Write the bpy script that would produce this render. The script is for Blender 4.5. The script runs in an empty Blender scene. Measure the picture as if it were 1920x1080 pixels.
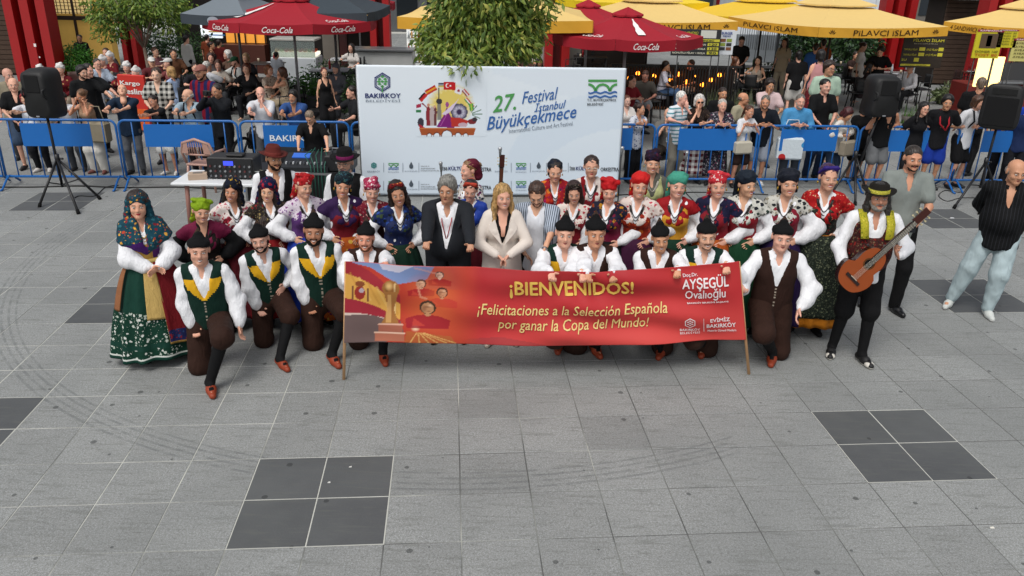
import bpy, math, random
import numpy as np
from mathutils import Matrix, Vector
sc = bpy.context.scene
COL = sc.collection
rnd = random.Random(7)
R = math.radians

# ------------------------------------------------------------------ camera, world, sun, exposure
FPX, PITCH, ROLL, CH = 1493.86, 0.387496, 0.021444, 3.493
GY, GOX, GOY = 0.0810746, -1.8699, 5.050       # paving grid angle and origin
cp, sp = math.cos(PITCH), math.sin(PITCH)
cr, sr = math.cos(ROLL), math.sin(ROLL)
FW = np.array([0, cp, -sp]); RT0 = np.array([1., 0, 0]); UP0 = np.array([0, sp, cp])
RT = cr*RT0+sr*UP0; UP = -sr*RT0+cr*UP0
CAM = np.array([0, 0, CH])
cd = bpy.data.cameras.new('camera'); cam = bpy.data.objects.new('camera', cd); COL.objects.link(cam)
cd.sensor_width = 36; cd.lens = FPX/1920*36; cd.clip_start = .1; cd.clip_end = 800
M = Matrix.Identity(4)
for i in range(3):
    M[i][0] = RT[i]; M[i][1] = UP[i]; M[i][2] = -FW[i]; M[i][3] = CAM[i]
cam.matrix_world = M
sc.camera = cam
sc.render.resolution_x = 1024; sc.render.resolution_y = 576
SUN_EL, SUN_AZ = 58, 205                       # overcast evening: weak wide sun from behind the camera, to the left
w = bpy.data.worlds.new('World'); sc.world = w; w.use_nodes = True
nt = w.node_tree; bgn = nt.nodes['Background']
sky = nt.nodes.new('ShaderNodeTexSky'); sky.sky_type = 'NISHITA'; sky.sun_disc = False
sky.sun_elevation = R(SUN_EL); sky.sun_rotation = R(SUN_AZ); sky.air_density = 1.2; sky.dust_density = 3.5; sky.ozone_density = 1.0
hs = nt.nodes.new('ShaderNodeHueSaturation'); hs.inputs['Saturation'].default_value = .30
nt.links.new(sky.outputs[0], hs.inputs['Color']); nt.links.new(hs.outputs[0], bgn.inputs[0]); bgn.inputs[1].default_value = .135
sl = bpy.data.lights.new('sun', 'SUN'); sl.energy = 1.5; sl.angle = R(26); sl.color = (1, .96, .91)
so = bpy.data.objects.new('sun', sl); COL.objects.link(so)
az = R(SUN_AZ)
sd = Vector((math.sin(az)*math.cos(R(SUN_EL)), math.cos(az)*math.cos(R(SUN_EL)), math.sin(R(SUN_EL))))
so.rotation_euler = sd.to_track_quat('Z', 'Y').to_euler()
vs = sc.view_settings; vs.view_transform = 'Standard'; vs.look = 'None'; vs.exposure = 0.0; vs.gamma = 1; vs.use_curve_mapping = False
sc.render.engine = 'CYCLES'
sc.cycles.max_bounces = 6; sc.cycles.diffuse_bounces = 3; sc.cycles.glossy_bounces = 2; sc.cycles.transmission_bounces = 4; sc.cycles.transparent_max_bounces = 6

def at(px, py, z=0.):
    d = FW*FPX+RT*(px-960)+UP*(540-py); t = (z-CH)/d[2]; return CAM+d*t
def atY(px, py, Y):
    d = FW*FPX+RT*(px-960)+UP*(540-py); t = Y/d[1]; return CAM+d*t
def g2w(i, j):
    c, s = math.cos(GY), math.sin(GY); return (GOX+.5*(c*i-s*j), GOY+.5*(s*i+c*j))

# ------------------------------------------------------------------ colours and materials
def lin(h):
    if not isinstance(h, str): return tuple(h)
    h = h.lstrip('#'); v = [int(h[i:i+2], 16)/255 for i in (0, 2, 4)]
    return tuple((x/12.92 if x <= .04045 else ((x+.055)/1.055)**2.4) for x in v)
MC = {}
def newmat(key):
    m = bpy.data.materials.new(key); m.use_nodes = True
    n = m.node_tree.nodes; return m, n, m.node_tree.links, n['Principled BSDF']
def cloth(col, rough=.85, bump=.35, scale=26, var=.12, sheen=.0):
    """woven cloth: colour with slow tonal wear and small folds in the relief"""
    k = ('cloth', col, rough, bump, scale, var)
    if k in MC: return MC[k]
    m, n, L, b = newmat('cloth_'+str(len(MC)))
    tc = n.new('ShaderNodeTexCoord'); no = n.new('ShaderNodeTexNoise'); no.inputs['Scale'].default_value = 9; no.inputs['Detail'].default_value = 4
    L.new(tc.outputs['Object'], no.inputs['Vector'])
    mx = n.new('ShaderNodeMix'); mx.data_type = 'RGBA'
    c = lin(col); a = tuple(x*(1-var) for x in c); d = tuple(min(1, x*(1+var)) for x in c)
    mx.inputs['A'].default_value = (*a, 1); mx.inputs['B'].default_value = (*d, 1)
    L.new(no.outputs['Fac'], mx.inputs['Factor']); L.new(mx.outputs['Result'], b.inputs['Base Color'])
    n2 = n.new('ShaderNodeTexNoise'); n2.inputs['Scale'].default_value = scale; n2.inputs['Detail'].default_value = 2; n2.inputs['Distortion'].default_value = .8
    mp = n.new('ShaderNodeMapping'); mp.inputs['Scale'].default_value = (1.2, 1, .45)
    L.new(tc.outputs['Object'], mp.inputs[0]); L.new(mp.outputs[0], n2.inputs['Vector'])
    bp = n.new('ShaderNodeBump'); bp.inputs['Strength'].default_value = bump; bp.inputs['Distance'].default_value = .02
    L.new(n2.outputs['Fac'], bp.inputs['Height']); L.new(bp.outputs[0], b.inputs['Normal'])
    b.inputs['Roughness'].default_value = rough; b.inputs['Specular IOR Level'].default_value = .25
    MC[k] = m; return m
def floral(base, accents, scale=22, thr=.34, rough=.8, thr2=.25):
    """printed cloth: blossoms of the accent colours scattered over a ground"""
    k = ('floral', base, tuple(accents), scale, thr)
    if k in MC: return MC[k]
    m, n, L, b = newmat('printed_cloth_'+str(len(MC)))
    tc = n.new('ShaderNodeTexCoord')
    cur = None
    def layer(sc_, th, cols, prev, off):
        mp = n.new('ShaderNodeMapping'); mp.inputs['Location'].default_value = (off, off*.7, off*.3)
        L.new(tc.outputs['Object'], mp.inputs[0])
        ns = n.new('ShaderNodeTexNoise'); ns.inputs['Scale'].default_value = sc_*1.6
        L.new(mp.outputs[0], ns.inputs['Vector'])
        ad = n.new('ShaderNodeVectorMath'); ad.operation = 'MULTIPLY_ADD'; ad.inputs[1].default_value = (.035, .035, .035)
        L.new(ns.outputs['Color'], ad.inputs[0]); L.new(mp.outputs[0], ad.inputs[2])
        vo = n.new('ShaderNodeTexVoronoi'); vo.inputs['Scale'].default_value = sc_; vo.inputs['Randomness'].default_value = .8
        L.new(ad.outputs[0], vo.inputs['Vector'])
        lt = n.new('ShaderNodeMath'); lt.operation = 'LESS_THAN'; lt.inputs[1].default_value = th
        L.new(vo.outputs['Distance'], lt.inputs[0])
        rp = n.new('ShaderNodeValToRGB'); rp.color_ramp.interpolation = 'CONSTANT'
        e = rp.color_ramp.elements
        while len(e) > 1: e.remove(e[-1])
        e[0].position = 0; e[0].color = (*lin(cols[0]), 1)
        for q in range(1, len(cols)):
            x = e.new(q/len(cols)); x.color = (*lin(cols[q]), 1)
        sp_ = n.new('ShaderNodeSeparateColor'); L.new(vo.outputs['Color'], sp_.inputs[0]); L.new(sp_.outputs[0], rp.inputs[0])
        mx = n.new('ShaderNodeMix'); mx.data_type = 'RGBA'
        L.new(lt.outputs[0], mx.inputs['Factor'])
        if prev is None: mx.inputs['A'].default_value = (*lin(base), 1)
        else: L.new(prev, mx.inputs['A'])
        L.new(rp.outputs[0], mx.inputs['B']); return mx.outputs['Result']
    cur = layer(scale*1.7, thr2, accents[::-1], None, 3.1)
    cur = layer(scale, thr, accents, cur, 0)
    L.new(cur, b.inputs['Base Color'])
    n2 = n.new('ShaderNodeTexNoise'); n2.inputs['Scale'].default_value = 24; L.new(tc.outputs['Object'], n2.inputs['Vector'])
    bp = n.new('ShaderNodeBump'); bp.inputs['Strength'].default_value = .35; bp.inputs['Distance'].default_value = .02
    L.new(n2.outputs['Fac'], bp.inputs['Height']); L.new(bp.outputs[0], b.inputs['Normal'])
    b.inputs['Roughness'].default_value = rough; b.inputs['Specular IOR Level'].default_value = .2
    MC[k] = m; return m
def stripes(base, col, freq=60, axis=0, duty=.3, base2=None):
    """striped or checked cloth"""
    k = ('stripes', base, col, freq, axis, duty, base2)
    if k in MC: return MC[k]
    m, n, L, b = newmat('striped_cloth_'+str(len(MC)))
    tc = n.new('ShaderNodeTexCoord'); se = n.new('ShaderNodeSeparateXYZ'); L.new(tc.outputs['Object'], se.inputs[0])
    def st(o):
        mu = n.new('ShaderNodeMath'); mu.operation = 'MULTIPLY'; mu.inputs[1].default_value = freq; L.new(o, mu.inputs[0])
        fr = n.new('ShaderNodeMath'); fr.operation = 'FRACT'; L.new(mu.outputs[0], fr.inputs[0])
        lt = n.new('ShaderNodeMath'); lt.operation = 'LESS_THAN'; lt.inputs[1].default_value = duty; L.new(fr.outputs[0], lt.inputs[0]); return lt.outputs[0]
    s = st(se.outputs[axis if axis < 3 else 0])
    if axis == 3:
        s2 = st(se.outputs[2]); ad = n.new('ShaderNodeMath'); ad.operation = 'ADD'; L.new(s, ad.inputs[0]); L.new(s2, ad.inputs[1])
        ml = n.new('ShaderNodeMath'); ml.operation = 'MULTIPLY'; ml.inputs[1].default_value = .5; L.new(ad.outputs[0], ml.inputs[0]); s = ml.outputs[0]
    mx = n.new('ShaderNodeMix'); mx.data_type = 'RGBA'; mx.inputs['A'].default_value = (*lin(base), 1); mx.inputs['B'].default_value = (*lin(col), 1)
    L.new(s, mx.inputs['Factor']); L.new(mx.outputs['Result'], b.inputs['Base Color'])
    n2 = n.new('ShaderNodeTexNoise'); n2.inputs['Scale'].default_value = 22; L.new(tc.outputs['Object'], n2.inputs['Vector'])
    bp = n.new('ShaderNodeBump'); bp.inputs['Strength'].default_value = .3; bp.inputs['Distance'].default_value = .02
    L.new(n2.outputs['Fac'], bp.inputs['Height']); L.new(bp.outputs[0], b.inputs['Normal'])
    b.inputs['Roughness'].default_value = .85; b.inputs['Specular IOR Level'].default_value = .2
    MC[k] = m; return m
def plain(col, rough=.5, metal=0., var=.06, nscale=14, emit=0., bump=0., coords='Object', trans=0.):
    k = ('plain', col, rough, metal, var, nscale, emit, bump, trans)
    if k in MC: return MC[k]
    m, n, L, b = newmat('surface_'+str(len(MC)))
    c = lin(col); tc = n.new('ShaderNodeTexCoord'); no = n.new('ShaderNodeTexNoise'); no.inputs['Scale'].default_value = nscale; no.inputs['Detail'].default_value = 5
    L.new(tc.outputs[coords], no.inputs['Vector'])
    mx = n.new('ShaderNodeMix'); mx.data_type = 'RGBA'
    mx.inputs['A'].default_value = (*[x*(1-var) for x in c], 1); mx.inputs['B'].default_value = (*[min(1, x*(1+var)) for x in c], 1)
    L.new(no.outputs['Fac'], mx.inputs['Factor']); L.new(mx.outputs['Result'], b.inputs['Base Color'])
    b.inputs['Roughness'].default_value = rough; b.inputs['Metallic'].default_value = metal
    if rough > .6: b.inputs['Specular IOR Level'].default_value = .25
    if emit: b.inputs['Emission Color'].default_value = (*c, 1); b.inputs['Emission Strength'].default_value = emit
    if trans: b.inputs['Transmission Weight'].default_value = trans
    if bump:
        bp = n.new('ShaderNodeBump'); bp.inputs['Strength'].default_value = bump; bp.inputs['Distance'].default_value = .01
        L.new(no.outputs['Fac'], bp.inputs['Height']); L.new(bp.outputs[0], b.inputs['Normal'])
    MC[k] = m; return m
def attrmat(name, rough=.6, bump=0.):
    k = ('attr', name, rough)
    if k in MC: return MC[k]
    m, n, L, b = newmat('print_'+name); a = n.new('ShaderNodeAttribute'); a.attribute_name = 'paint'
    L.new(a.outputs['Color'], b.inputs['Base Color']); b.inputs['Roughness'].default_value = rough; b.inputs['Specular IOR Level'].default_value = .3
    MC[k] = m; return m
def leafmat(cols, rough=.5, trans=.25):
    k = ('leaf', tuple(cols))
    if k in MC: return MC[k]
    m, n, L, b = newmat('leaves_'+str(len(MC))); ge = n.new('ShaderNodeNewGeometry')
    rp = n.new('ShaderNodeValToRGB'); e = rp.color_ramp.elements
    while len(e) > 1: e.remove(e[-1])
    e[0].position = 0; e[0].color = (*lin(cols[0]), 1)
    for q in range(1, len(cols)):
        x = e.new(q/(len(cols)-1)); x.color = (*lin(cols[q]), 1)
    L.new(ge.outputs['Random Per Island'], rp.inputs[0]); L.new(rp.outputs[0], b.inputs['Base Color'])
    b.inputs['Roughness'].default_value = rough
    tr = n.new('ShaderNodeBsdfTranslucent'); L.new(rp.outputs[0], tr.inputs[0]); ms = n.new('ShaderNodeMixShader'); ms.inputs[0].default_value = trans
    out = [x for x in n if x.type == 'OUTPUT_MATERIAL'][0]
    L.new(b.outputs[0], ms.inputs[1]); L.new(tr.outputs[0], ms.inputs[2]); L.new(ms.outputs[0], out.inputs[0])
    MC[k] = m; return m

# ------------------------------------------------------------------ objects
def tag(o, label=None, cat=None, group=None, kind=None):
    if label: o['label'] = label
    if cat: o['category'] = cat
    if group: o['group'] = group
    if kind: o['kind'] = kind
    return o
def empty(name, label, cat, loc=(0, 0, 0), rz=0., s=1., group=None):
    o = bpy.data.objects.new(name, None); COL.objects.link(o); o.location = loc; o.rotation_euler = (0, 0, rz); o.scale = (s, s, s)
    o.empty_display_size = .1
    return tag(o, label, cat, group)
def mesh_obj(name, V, F, mats, mi=None, parent=None, smooth=True):
    """F is an (n,3)/(n,4) array or a list of tuples"""
    me = bpy.data.meshes.new(name)
    V = np.asarray(V, dtype=np.float32)
    if isinstance(F, np.ndarray):
        nf, k = F.shape
        me.vertices.add(len(V)); me.vertices.foreach_set('co', V.ravel())
        me.loops.add(nf*k); me.loops.foreach_set('vertex_index', F.astype(np.int32).ravel())
        me.polygons.add(nf); me.polygons.foreach_set('loop_start', np.arange(0, nf*k, k, dtype=np.int32))
        me.update(calc_edges=True)
    else:
        me.from_pydata([tuple(map(float, v)) for v in V], [], [tuple(int(x) for x in f) for f in F]); me.update()
    for m in (mats if isinstance(mats, (list, tuple)) else [mats]): me.materials.append(m)
    if mi is not None: me.polygons.foreach_set('material_index', np.asarray(mi, dtype=np.int32))
    if smooth is True: me.polygons.foreach_set('use_smooth', np.ones(len(me.polygons), dtype=bool))
    o = bpy.data.objects.new(name, me); COL.objects.link(o); o.parent = parent
    return o
class MB:
    """collects simple solids, links them as one mesh object"""
    def __init__(s): s.v = []; s.f = []; s.m = []; s.n = 0; s.cur = 0; s.sm = []; s.s = False
    def add(s, V, F, mat=None, smooth=None):
        V = [tuple(map(float, p)) for p in V]
        s.v += V; s.f += [tuple(int(i)+s.n for i in f) for f in F]; s.m += [s.cur if mat is None else mat]*len(F); s.n += len(V)
        s.sm += [s.s if smooth is None else smooth]*len(F)
        return s
    def box(s, c, d, rz=0., tilt=None, mat=None):
        x, y, z = d[0]/2, d[1]/2, d[2]/2
        P = np.array([[-x, -y, -z], [x, -y, -z], [x, y, -z], [-x, y, -z], [-x, -y, z], [x, -y, z], [x, y, z], [-x, y, z]])
        if tilt is not None: P = P@np.array(Matrix.Rotation(tilt[1], 3, tilt[0])).T
        if rz: P = P@np.array(Matrix.Rotation(rz, 3, 'Z')).T
        P = P+np.array(c)
        return s.add(P, [(0, 3, 2, 1), (4, 5, 6, 7), (0, 1, 5, 4), (1, 2, 6, 5), (2, 3, 7, 6), (3, 0, 4, 7)], mat, False)
    def bevbox(s, c, d, b=.01, rz=0., mat=None):
        x, y, z = d[0]/2, d[1]/2, d[2]/2
        P = []
        for zz, k in ((-z, b), (-z+b, 0), (z-b, 0), (z, b)):
            for (sx, sy) in ((-1, -1), (1, -1), (1, 1), (-1, 1)):
                P += [(sx*(x-k)-(b if k == 0 and 0 else 0)*sx, sy*(y-k), zz)]
        P = np.array(P)
        if rz: P = P@np.array(Matrix.Rotation(rz, 3, 'Z')).T
        F = [(3, 2, 1, 0), (12, 13, 14, 15)]
        for l in range(3):
            for q in range(4): F.append((l*4+q, l*4+(q+1) % 4, l*4+4+(q+1) % 4, l*4+4+q))
        return s.add(P+np.array(c), F, mat, False)
    def bar(s, a, b, r, r2=None, n=8, mat=None, smooth=True, caps=True):
        a, b = np.array(a, float), np.array(b, float); r2 = r if r2 is None else r2
        u = b-a; l = np.linalg.norm(u); u = u/max(l, 1e-9)
        h = np.array([0, 0, 1.]) if abs(u[2]) < .9 else np.array([1., 0, 0])
        e1 = np.cross(u, h); e1 /= np.linalg.norm(e1); e2 = np.cross(u, e1)
        V = []
        for p, rr in ((a, r), (b, r2)):
            for k in range(n):
                t = 2*math.pi*k/n+math.pi/n; V.append(p+rr*(math.cos(t)*e1+math.sin(t)*e2))
        F = [(k, k+n, (k+1) % n+n, (k+1) % n) for k in range(n)]
        s.add(V, F, mat, smooth)
        if caps:
            s.f += [tuple(s.n-2*n+k for k in range(n)), tuple(s.n-n+k for k in range(n-1, -1, -1))]; s.m += [s.cur if mat is None else mat]*2; s.sm += [False]*2
        return s
    def tube(s, pts, r, n=6, mat=None, closed=False):
        pts = [np.array(p, float) for p in pts]; N = len(pts); V = []; prev = None
        rr = r if hasattr(r, '__len__') else [r]*N
        for i, p in enumerate(pts):
            if closed: u = pts[(i+1) % N]-pts[i-1]
            else: u = pts[min(i+1, N-1)]-pts[max(i-1, 0)]
            u = u/max(np.linalg.norm(u), 1e-9)
            if prev is None:
                h = np.array([0, 0, 1.]) if abs(u[2]) < .9 else np.array([1., 0, 0]); e1 = np.cross(u, h)
            else: e1 = prev-u*np.dot(prev, u)
            e1 /= max(np.linalg.norm(e1), 1e-9); prev = e1; e2 = np.cross(u, e1)
            for k in range(n):
                t = 2*math.pi*k/n; V.append(p+rr[i]*(math.cos(t)*e1+math.sin(t)*e2))
        F = []
        for i in range(N if closed else N-1):
            j = (i+1) % N
            for k in range(n): F.append((i*n+k, i*n+(k+1) % n, j*n+(k+1) % n, j*n+k))
        if not closed: F += [tuple(range(n-1, -1, -1)), tuple((N-1)*n+k for k in range(n))]
        return s.add(V, F, mat, True)
    def lathe(s, prof, n=20, c=(0, 0, 0), mat=None, sq=(1, 1), smooth=True):
        V = []; F = []
        for (r, z) in prof:
            for k in range(n):
                t = 2*math.pi*k/n; V.append((c[0]+r*sq[0]*math.cos(t), c[1]+r*sq[1]*math.sin(t), c[2]+z))
        for i in range(len(prof)-1):
            for k in range(n): F.append((i*n+k, i*n+(k+1) % n, (i+1)*n+(k+1) % n, (i+1)*n+k))
        return s.add(V, F, mat, smooth)
    def prism(s, poly, y0, y1, mat=None):
        """poly in (x,z), extruded along y"""
        n = len(poly); V = [(x, y0, z) for x, z in poly]+[(x, y1, z) for x, z in poly]
        F = [tuple(range(n)), tuple(range(2*n-1, n-1, -1))]+[(k, k+n, (k+1) % n+n, (k+1) % n) for k in range(n)]
        return s.add(V, F, mat, False)
    def build(s, name, mats, parent=None):
        o = mesh_obj(name, s.v, s.f, mats, s.m, parent, smooth=False)
        o.data.polygons.foreach_set('use_smooth', np.array(s.sm, dtype=bool))
        return o
def copy_tree(o, parent=None):
    c = o.copy(); COL.objects.link(c); c.parent = parent
    for ch in [x for x in o.children]: copy_tree(ch, c)
    return c

# ------------------------------------------------------------------ lettering as meshes
def text2d(s, bold=0., shear=0., size=1.):
    cu = bpy.data.curves.new('lettering', 'FONT'); cu.body = s; cu.size = size; cu.offset = bold; cu.shear = shear; cu.resolution_u = 2; cu.fill_mode = 'FRONT'
    ob = bpy.data.objects.new('lettering', cu); me = ob.to_mesh()
    V = np.array([v.co[:] for v in me.vertices]) if len(me.vertices) else np.zeros((0, 3)); F = [tuple(p.vertices) for p in me.polygons]
    ob.to_mesh_clear(); bpy.data.objects.remove(ob); bpy.data.curves.remove(cu)
    return V[:, :2], F
def lettering(name, s, fn, box, mat, parent, bold=0., shear=0., rot=0., nud=(0, -.0005, 0)):
    """put text s into box (u0,v0,u1,v1) of the surface fn(u,v)->xyz; bold thickens by shifted copies"""
    V, F = text2d(s, 0, shear)
    if not len(V): return None
    mn, mx = V.min(0), V.max(0); sz = mx-mn
    u0, v0, u1, v1 = box; P = []; FF = []
    for k, d in enumerate(((0, 0),) if not bold else ((0, 0), (-bold, 0), (bold, 0), (0, bold*.8), (0, -bold*.8))):
        Q = (V-mn+np.array(d))/sz*np.array([u1-u0, v1-v0])+np.array([u0, v0])
        if rot:
            c = np.array([(u0+u1)/2, (v0+v1)/2]); q = Q-c; a = R(rot); Q = np.stack([q[:, 0]*math.cos(a)-q[:, 1]*math.sin(a), q[:, 0]*math.sin(a)+q[:, 1]*math.cos(a)], 1)+c
        n = len(P); P += [np.array(fn(u, v))+np.array(nud)*k for u, v in Q]; FF += [tuple(i+n for i in f) for f in F]
    o = mesh_obj(name, P, FF, mat, None, parent, smooth=False)
    return tag(o, kind='stuff') if 0 else o

# ------------------------------------------------------------------ small canvas painter for printed pictures
class Canvas:
    def __init__(s, nx, ny, u0=0, u1=1, v0=0, v1=1, bg='#ffffff'):
        s.nx, s.ny = nx, ny
        s.U, s.V = np.meshgrid(np.linspace(u0, u1, nx), np.linspace(v0, v1, ny))
        s.C = np.zeros((ny, nx, 3)); s.C[:] = lin(bg)
    def put(s, mask, col, a=1.):
        m = (mask*a)[..., None] if mask.dtype != bool else (mask.astype(float)*a)[..., None]
        s.C = s.C*(1-m)+np.array(lin(col))*m
    def poly(s, pts, col, a=1.):
        inside = np.zeros(s.U.shape, bool); n = len(pts)
        for i in range(n):
            x1, y1 = pts[i]; x2, y2 = pts[(i+1) % n]
            if y1 == y2: continue
            c = ((s.V >= y1) != (s.V >= y2)) & (s.U < (x2-x1)*(s.V-y1)/(y2-y1)+x1); inside ^= c
        s.put(inside, col, a)
    def ell(s, cx, cy, rx, ry, col, a=1., soft=0.):
        d = np.sqrt(((s.U-cx)/rx)**2+((s.V-cy)/ry)**2)
        s.put(np.clip((1-d)/soft, 0, 1) if soft else d < 1, col, a)
    def line(s, pts, w, col, a=1., asp=1.):
        d = np.full(s.U.shape, 1e9)
        for (x1, y1), (x2, y2) in zip(pts, pts[1:]):
            px, py = (s.U-x1)*asp, s.V-y1; dx, dy = (x2-x1)*asp, y2-y1
            t = np.clip((px*dx+py*dy)/max(dx*dx+dy*dy, 1e-12), 0, 1); d = np.minimum(d, np.hypot(px-t*dx, py-t*dy))
        s.put(d < w, col, a)
    def mesh(s, name, fn, parent, rough=.6):
        P = np.array([fn(u, v) for u, v in zip(s.U.ravel(), s.V.ravel())])
        i, j = np.meshgrid(np.arange(s.nx-1), np.arange(s.ny-1)); a = (j*s.nx+i).ravel()
        F = np.stack([a, a+1, a+1+s.nx, a+s.nx], 1)
        o = mesh_obj(name, P, F, attrmat('sheet', rough), None, parent)
        at_ = o.data.color_attributes.new('paint', 'FLOAT_COLOR', 'POINT')
        at_.data.foreach_set('color', np.concatenate([s.C.reshape(-1, 3), np.ones((s.C.shape[0]*s.C.shape[1], 1))], 1).astype(np.float32).ravel())
        return o

# ------------------------------------------------------------------ implicit surfaces for bodies and clothes
def cap(a, b, ra, rb, side=None, sq=1., mat=0, op='u', k=.03):
    return ('c', np.array(a, np.float32), np.array(b, np.float32), ra, rb, None if side is None else np.array(side, np.float32), sq, mat, op, k)
def ell(c, r, mat=0, op='u', k=.02, rot=None):
    return ('e', np.array(c, np.float32), np.array(r, np.float32), rot, mat, op, k)
def fnp(f, op='s', mat=0): return ('f', f, mat, op)
def prim_d(p, P):
    if p[0] == 'c':
        _, a, b, ra, rb, side, sq, mat, op, k = p
        q = P-a; ba = b-a; l2 = float(ba@ba)
        if side is not None and sq != 1.:
            u = ba/max(math.sqrt(l2), 1e-6); n = np.cross(side, u); n /= max(np.linalg.norm(n), 1e-6)
            q = q+np.multiply.outer((q@n)*(1/sq-1), n).astype(np.float32); f = (1+sq)/2
        else: f = 1.
        t = np.clip((q@ba)/max(l2, 1e-9), 0, 1)
        d = q-t[..., None]*ba
        return (np.sqrt(np.einsum('...i,...i', d, d))-(ra+(rb-ra)*t))*f
    if p[0] == 'e':
        _, c, r, rot, mat, op, k = p
        q = P-c
        if rot is not None: q = q@rot
        k0 = np.sqrt((((q/r)**2).sum(-1))); k1 = np.sqrt((((q/(r*r))**2).sum(-1)))+1e-6
        return k0*(k0-1)/k1
def sdf_mesh(prims, vox, smooth=1):
    lo = np.full(3, 1e9); hi = -lo
    bb = []
    for p in prims:
        if p[0] == 'f': bb.append(None); continue
        if p[0] == 'c':
            rr = max(p[3], p[4]); l = np.minimum(p[1], p[2])-rr; h = np.maximum(p[1], p[2])+rr; k = p[9]; op = p[8]
        else:
            rr = p[2].max() if p[3] is not None else p[2]; l = p[1]-rr; h = p[1]+rr; k = p[6]; op = p[5]
        bb.append((l-k-2*vox, h+k+2*vox))
        if op == 'u': lo = np.minimum(lo, l); hi = np.maximum(hi, h)
    lo -= 3*vox; hi += 3*vox
    n = np.ceil((hi-lo)/vox).astype(int)+1
    D = np.full(n, .3, np.float32); Mt = np.zeros(n, np.int8); best = np.full(n, .3, np.float32)
    for p, b in zip(prims, bb):
        if b is None: i0, i1 = np.zeros(3, int), n
        else:
            i0 = np.clip(np.floor((b[0]-lo)/vox).astype(int), 0, n); i1 = np.clip(np.ceil((b[1]-lo)/vox).astype(int)+1, 0, n)
        if (i1 <= i0).any(): continue
        sl = tuple(slice(a, c) for a, c in zip(i0, i1))
        ax = [np.arange(a, c)*vox+o for a, c, o in zip(i0, i1, lo)]
        P = np.stack(np.meshgrid(*ax, indexing='ij'), -1).astype(np.float32)
        A = D[sl]
        if p[0] == 'f':
            d = p[1](P); D[sl] = np.maximum(A, -d) if p[3] == 's' else np.maximum(A, d); continue
        d = prim_d(p, P); op, k, mat = (p[8], p[9], p[7]) if p[0] == 'c' else (p[5], p[6], p[4])
        if op == 'u':
            B = best[sl]; m = d < B; Mt[sl] = np.where(m, mat, Mt[sl]); best[sl] = np.minimum(B, d)
            h = np.clip(k-np.abs(A-d), 0, None)/k; D[sl] = np.minimum(A, d)-h*h*k*.25
        else:
            h = np.clip(k-np.abs(A+d), 0, None)/k; D[sl] = np.maximum(A, -d)+h*h*k*.25
    S = D < 0
    c8 = [S[a:n[0]-1+a, b:n[1]-1+b, c:n[2]-1+c] for a in (0, 1) for b in (0, 1) for c in (0, 1)]
    cnt = sum(x.astype(np.int8) for x in c8); act = (cnt > 0) & (cnt < 8)
    idx = np.argwhere(act); vid = np.full(act.shape, -1, np.int32); vid[act] = np.arange(len(idx))
    if not len(idx): return np.zeros((0, 3)), np.zeros((0, 4), int), np.zeros(0, int)
    pos = np.zeros((len(idx), 3), np.float32); w = np.zeros(len(idx), np.float32)
    for axx in range(3):
        o1, o2 = [q for q in range(3) if q != axx]
        for a in (0, 1):
            for b in (0, 1):
                o = np.zeros(3, int); o[o1] = a; o[o2] = b; e = o.copy(); e[axx] = 1
                i, j = idx+o, idx+e
                v0 = D[i[:, 0], i[:, 1], i[:, 2]]; v1 = D[j[:, 0], j[:, 1], j[:, 2]]
                m = (v0 < 0) != (v1 < 0); t = np.where(m, v0/(v0-v1+1e-12), 0)
                q = np.tile(o.astype(np.float32), (len(idx), 1)); q[:, axx] = t
                pos += q*m[:, None]; w += m
    pos = pos/w[:, None]+idx
    F = []
    for axx in range(3):
        o1, o2 = (axx+1) % 3, (axx+2) % 3
        s0 = [slice(None)]*3; s1 = [slice(None)]*3; s0[axx] = slice(0, -1); s1[axx] = slice(1, None)
        X = S[tuple(s0)] != S[tuple(s1)]; ii = np.argwhere(X)
        ii = ii[(ii[:, o1] > 0) & (ii[:, o2] > 0) & (ii[:, o1] < n[o1]-1) & (ii[:, o2] < n[o2]-1)]
        if not len(ii): continue
        def cell(a, b):
            q = ii.copy(); q[:, o1] -= a; q[:, o2] -= b; return vid[q[:, 0], q[:, 1], q[:, 2]]
        f = np.stack([cell(1, 1), cell(0, 1), cell(0, 0), cell(1, 0)], 1)
        ins = S[ii[:, 0], ii[:, 1], ii[:, 2]]
        f[~ins] = f[~ins][:, ::-1]; F.append(f)
    F = np.concatenate(F); F = F[(F >= 0).all(1)]
    for _ in range(smooth):
        acc = np.zeros_like(pos); c = np.zeros(len(pos), np.float32)
        cen = pos[F].mean(1)
        for q in range(4): np.add.at(acc, F[:, q], cen); np.add.at(c, F[:, q], 1)
        pos = .35*pos+.65*acc/np.maximum(c, 1)[:, None]
    mat = Mt[idx[:, 0], idx[:, 1], idx[:, 2]]
    return pos*vox+lo, F, mat[F[:, 0]]
def vnormals(V, F):
    N = np.zeros_like(V); a = V[F[:, 2]]-V[F[:, 0]]; b = V[F[:, 3]]-V[F[:, 1]]; f = np.cross(a, b)
    for q in range(4): np.add.at(N, F[:, q], f)
    return N/np.maximum(np.linalg.norm(N, axis=1), 1e-9)[:, None]
def wrinkle(V, F, amp=.006, f=38., seed=0., ax=(1, 1, .5)):
    N = vnormals(V, F); P = V*f*np.array(ax); s = seed
    h = np.sin(P[:, 0]+1.7*np.sin(P[:, 2]*1.3+s)+s)+.6*np.sin(P[:, 1]*1.6+P[:, 2]*1.9+2*s)+.4*np.sin(P[:, 0]*2.7-P[:, 2]*2.1+3*s)
    return V+N*(h*amp*.5)[:, None]
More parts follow.
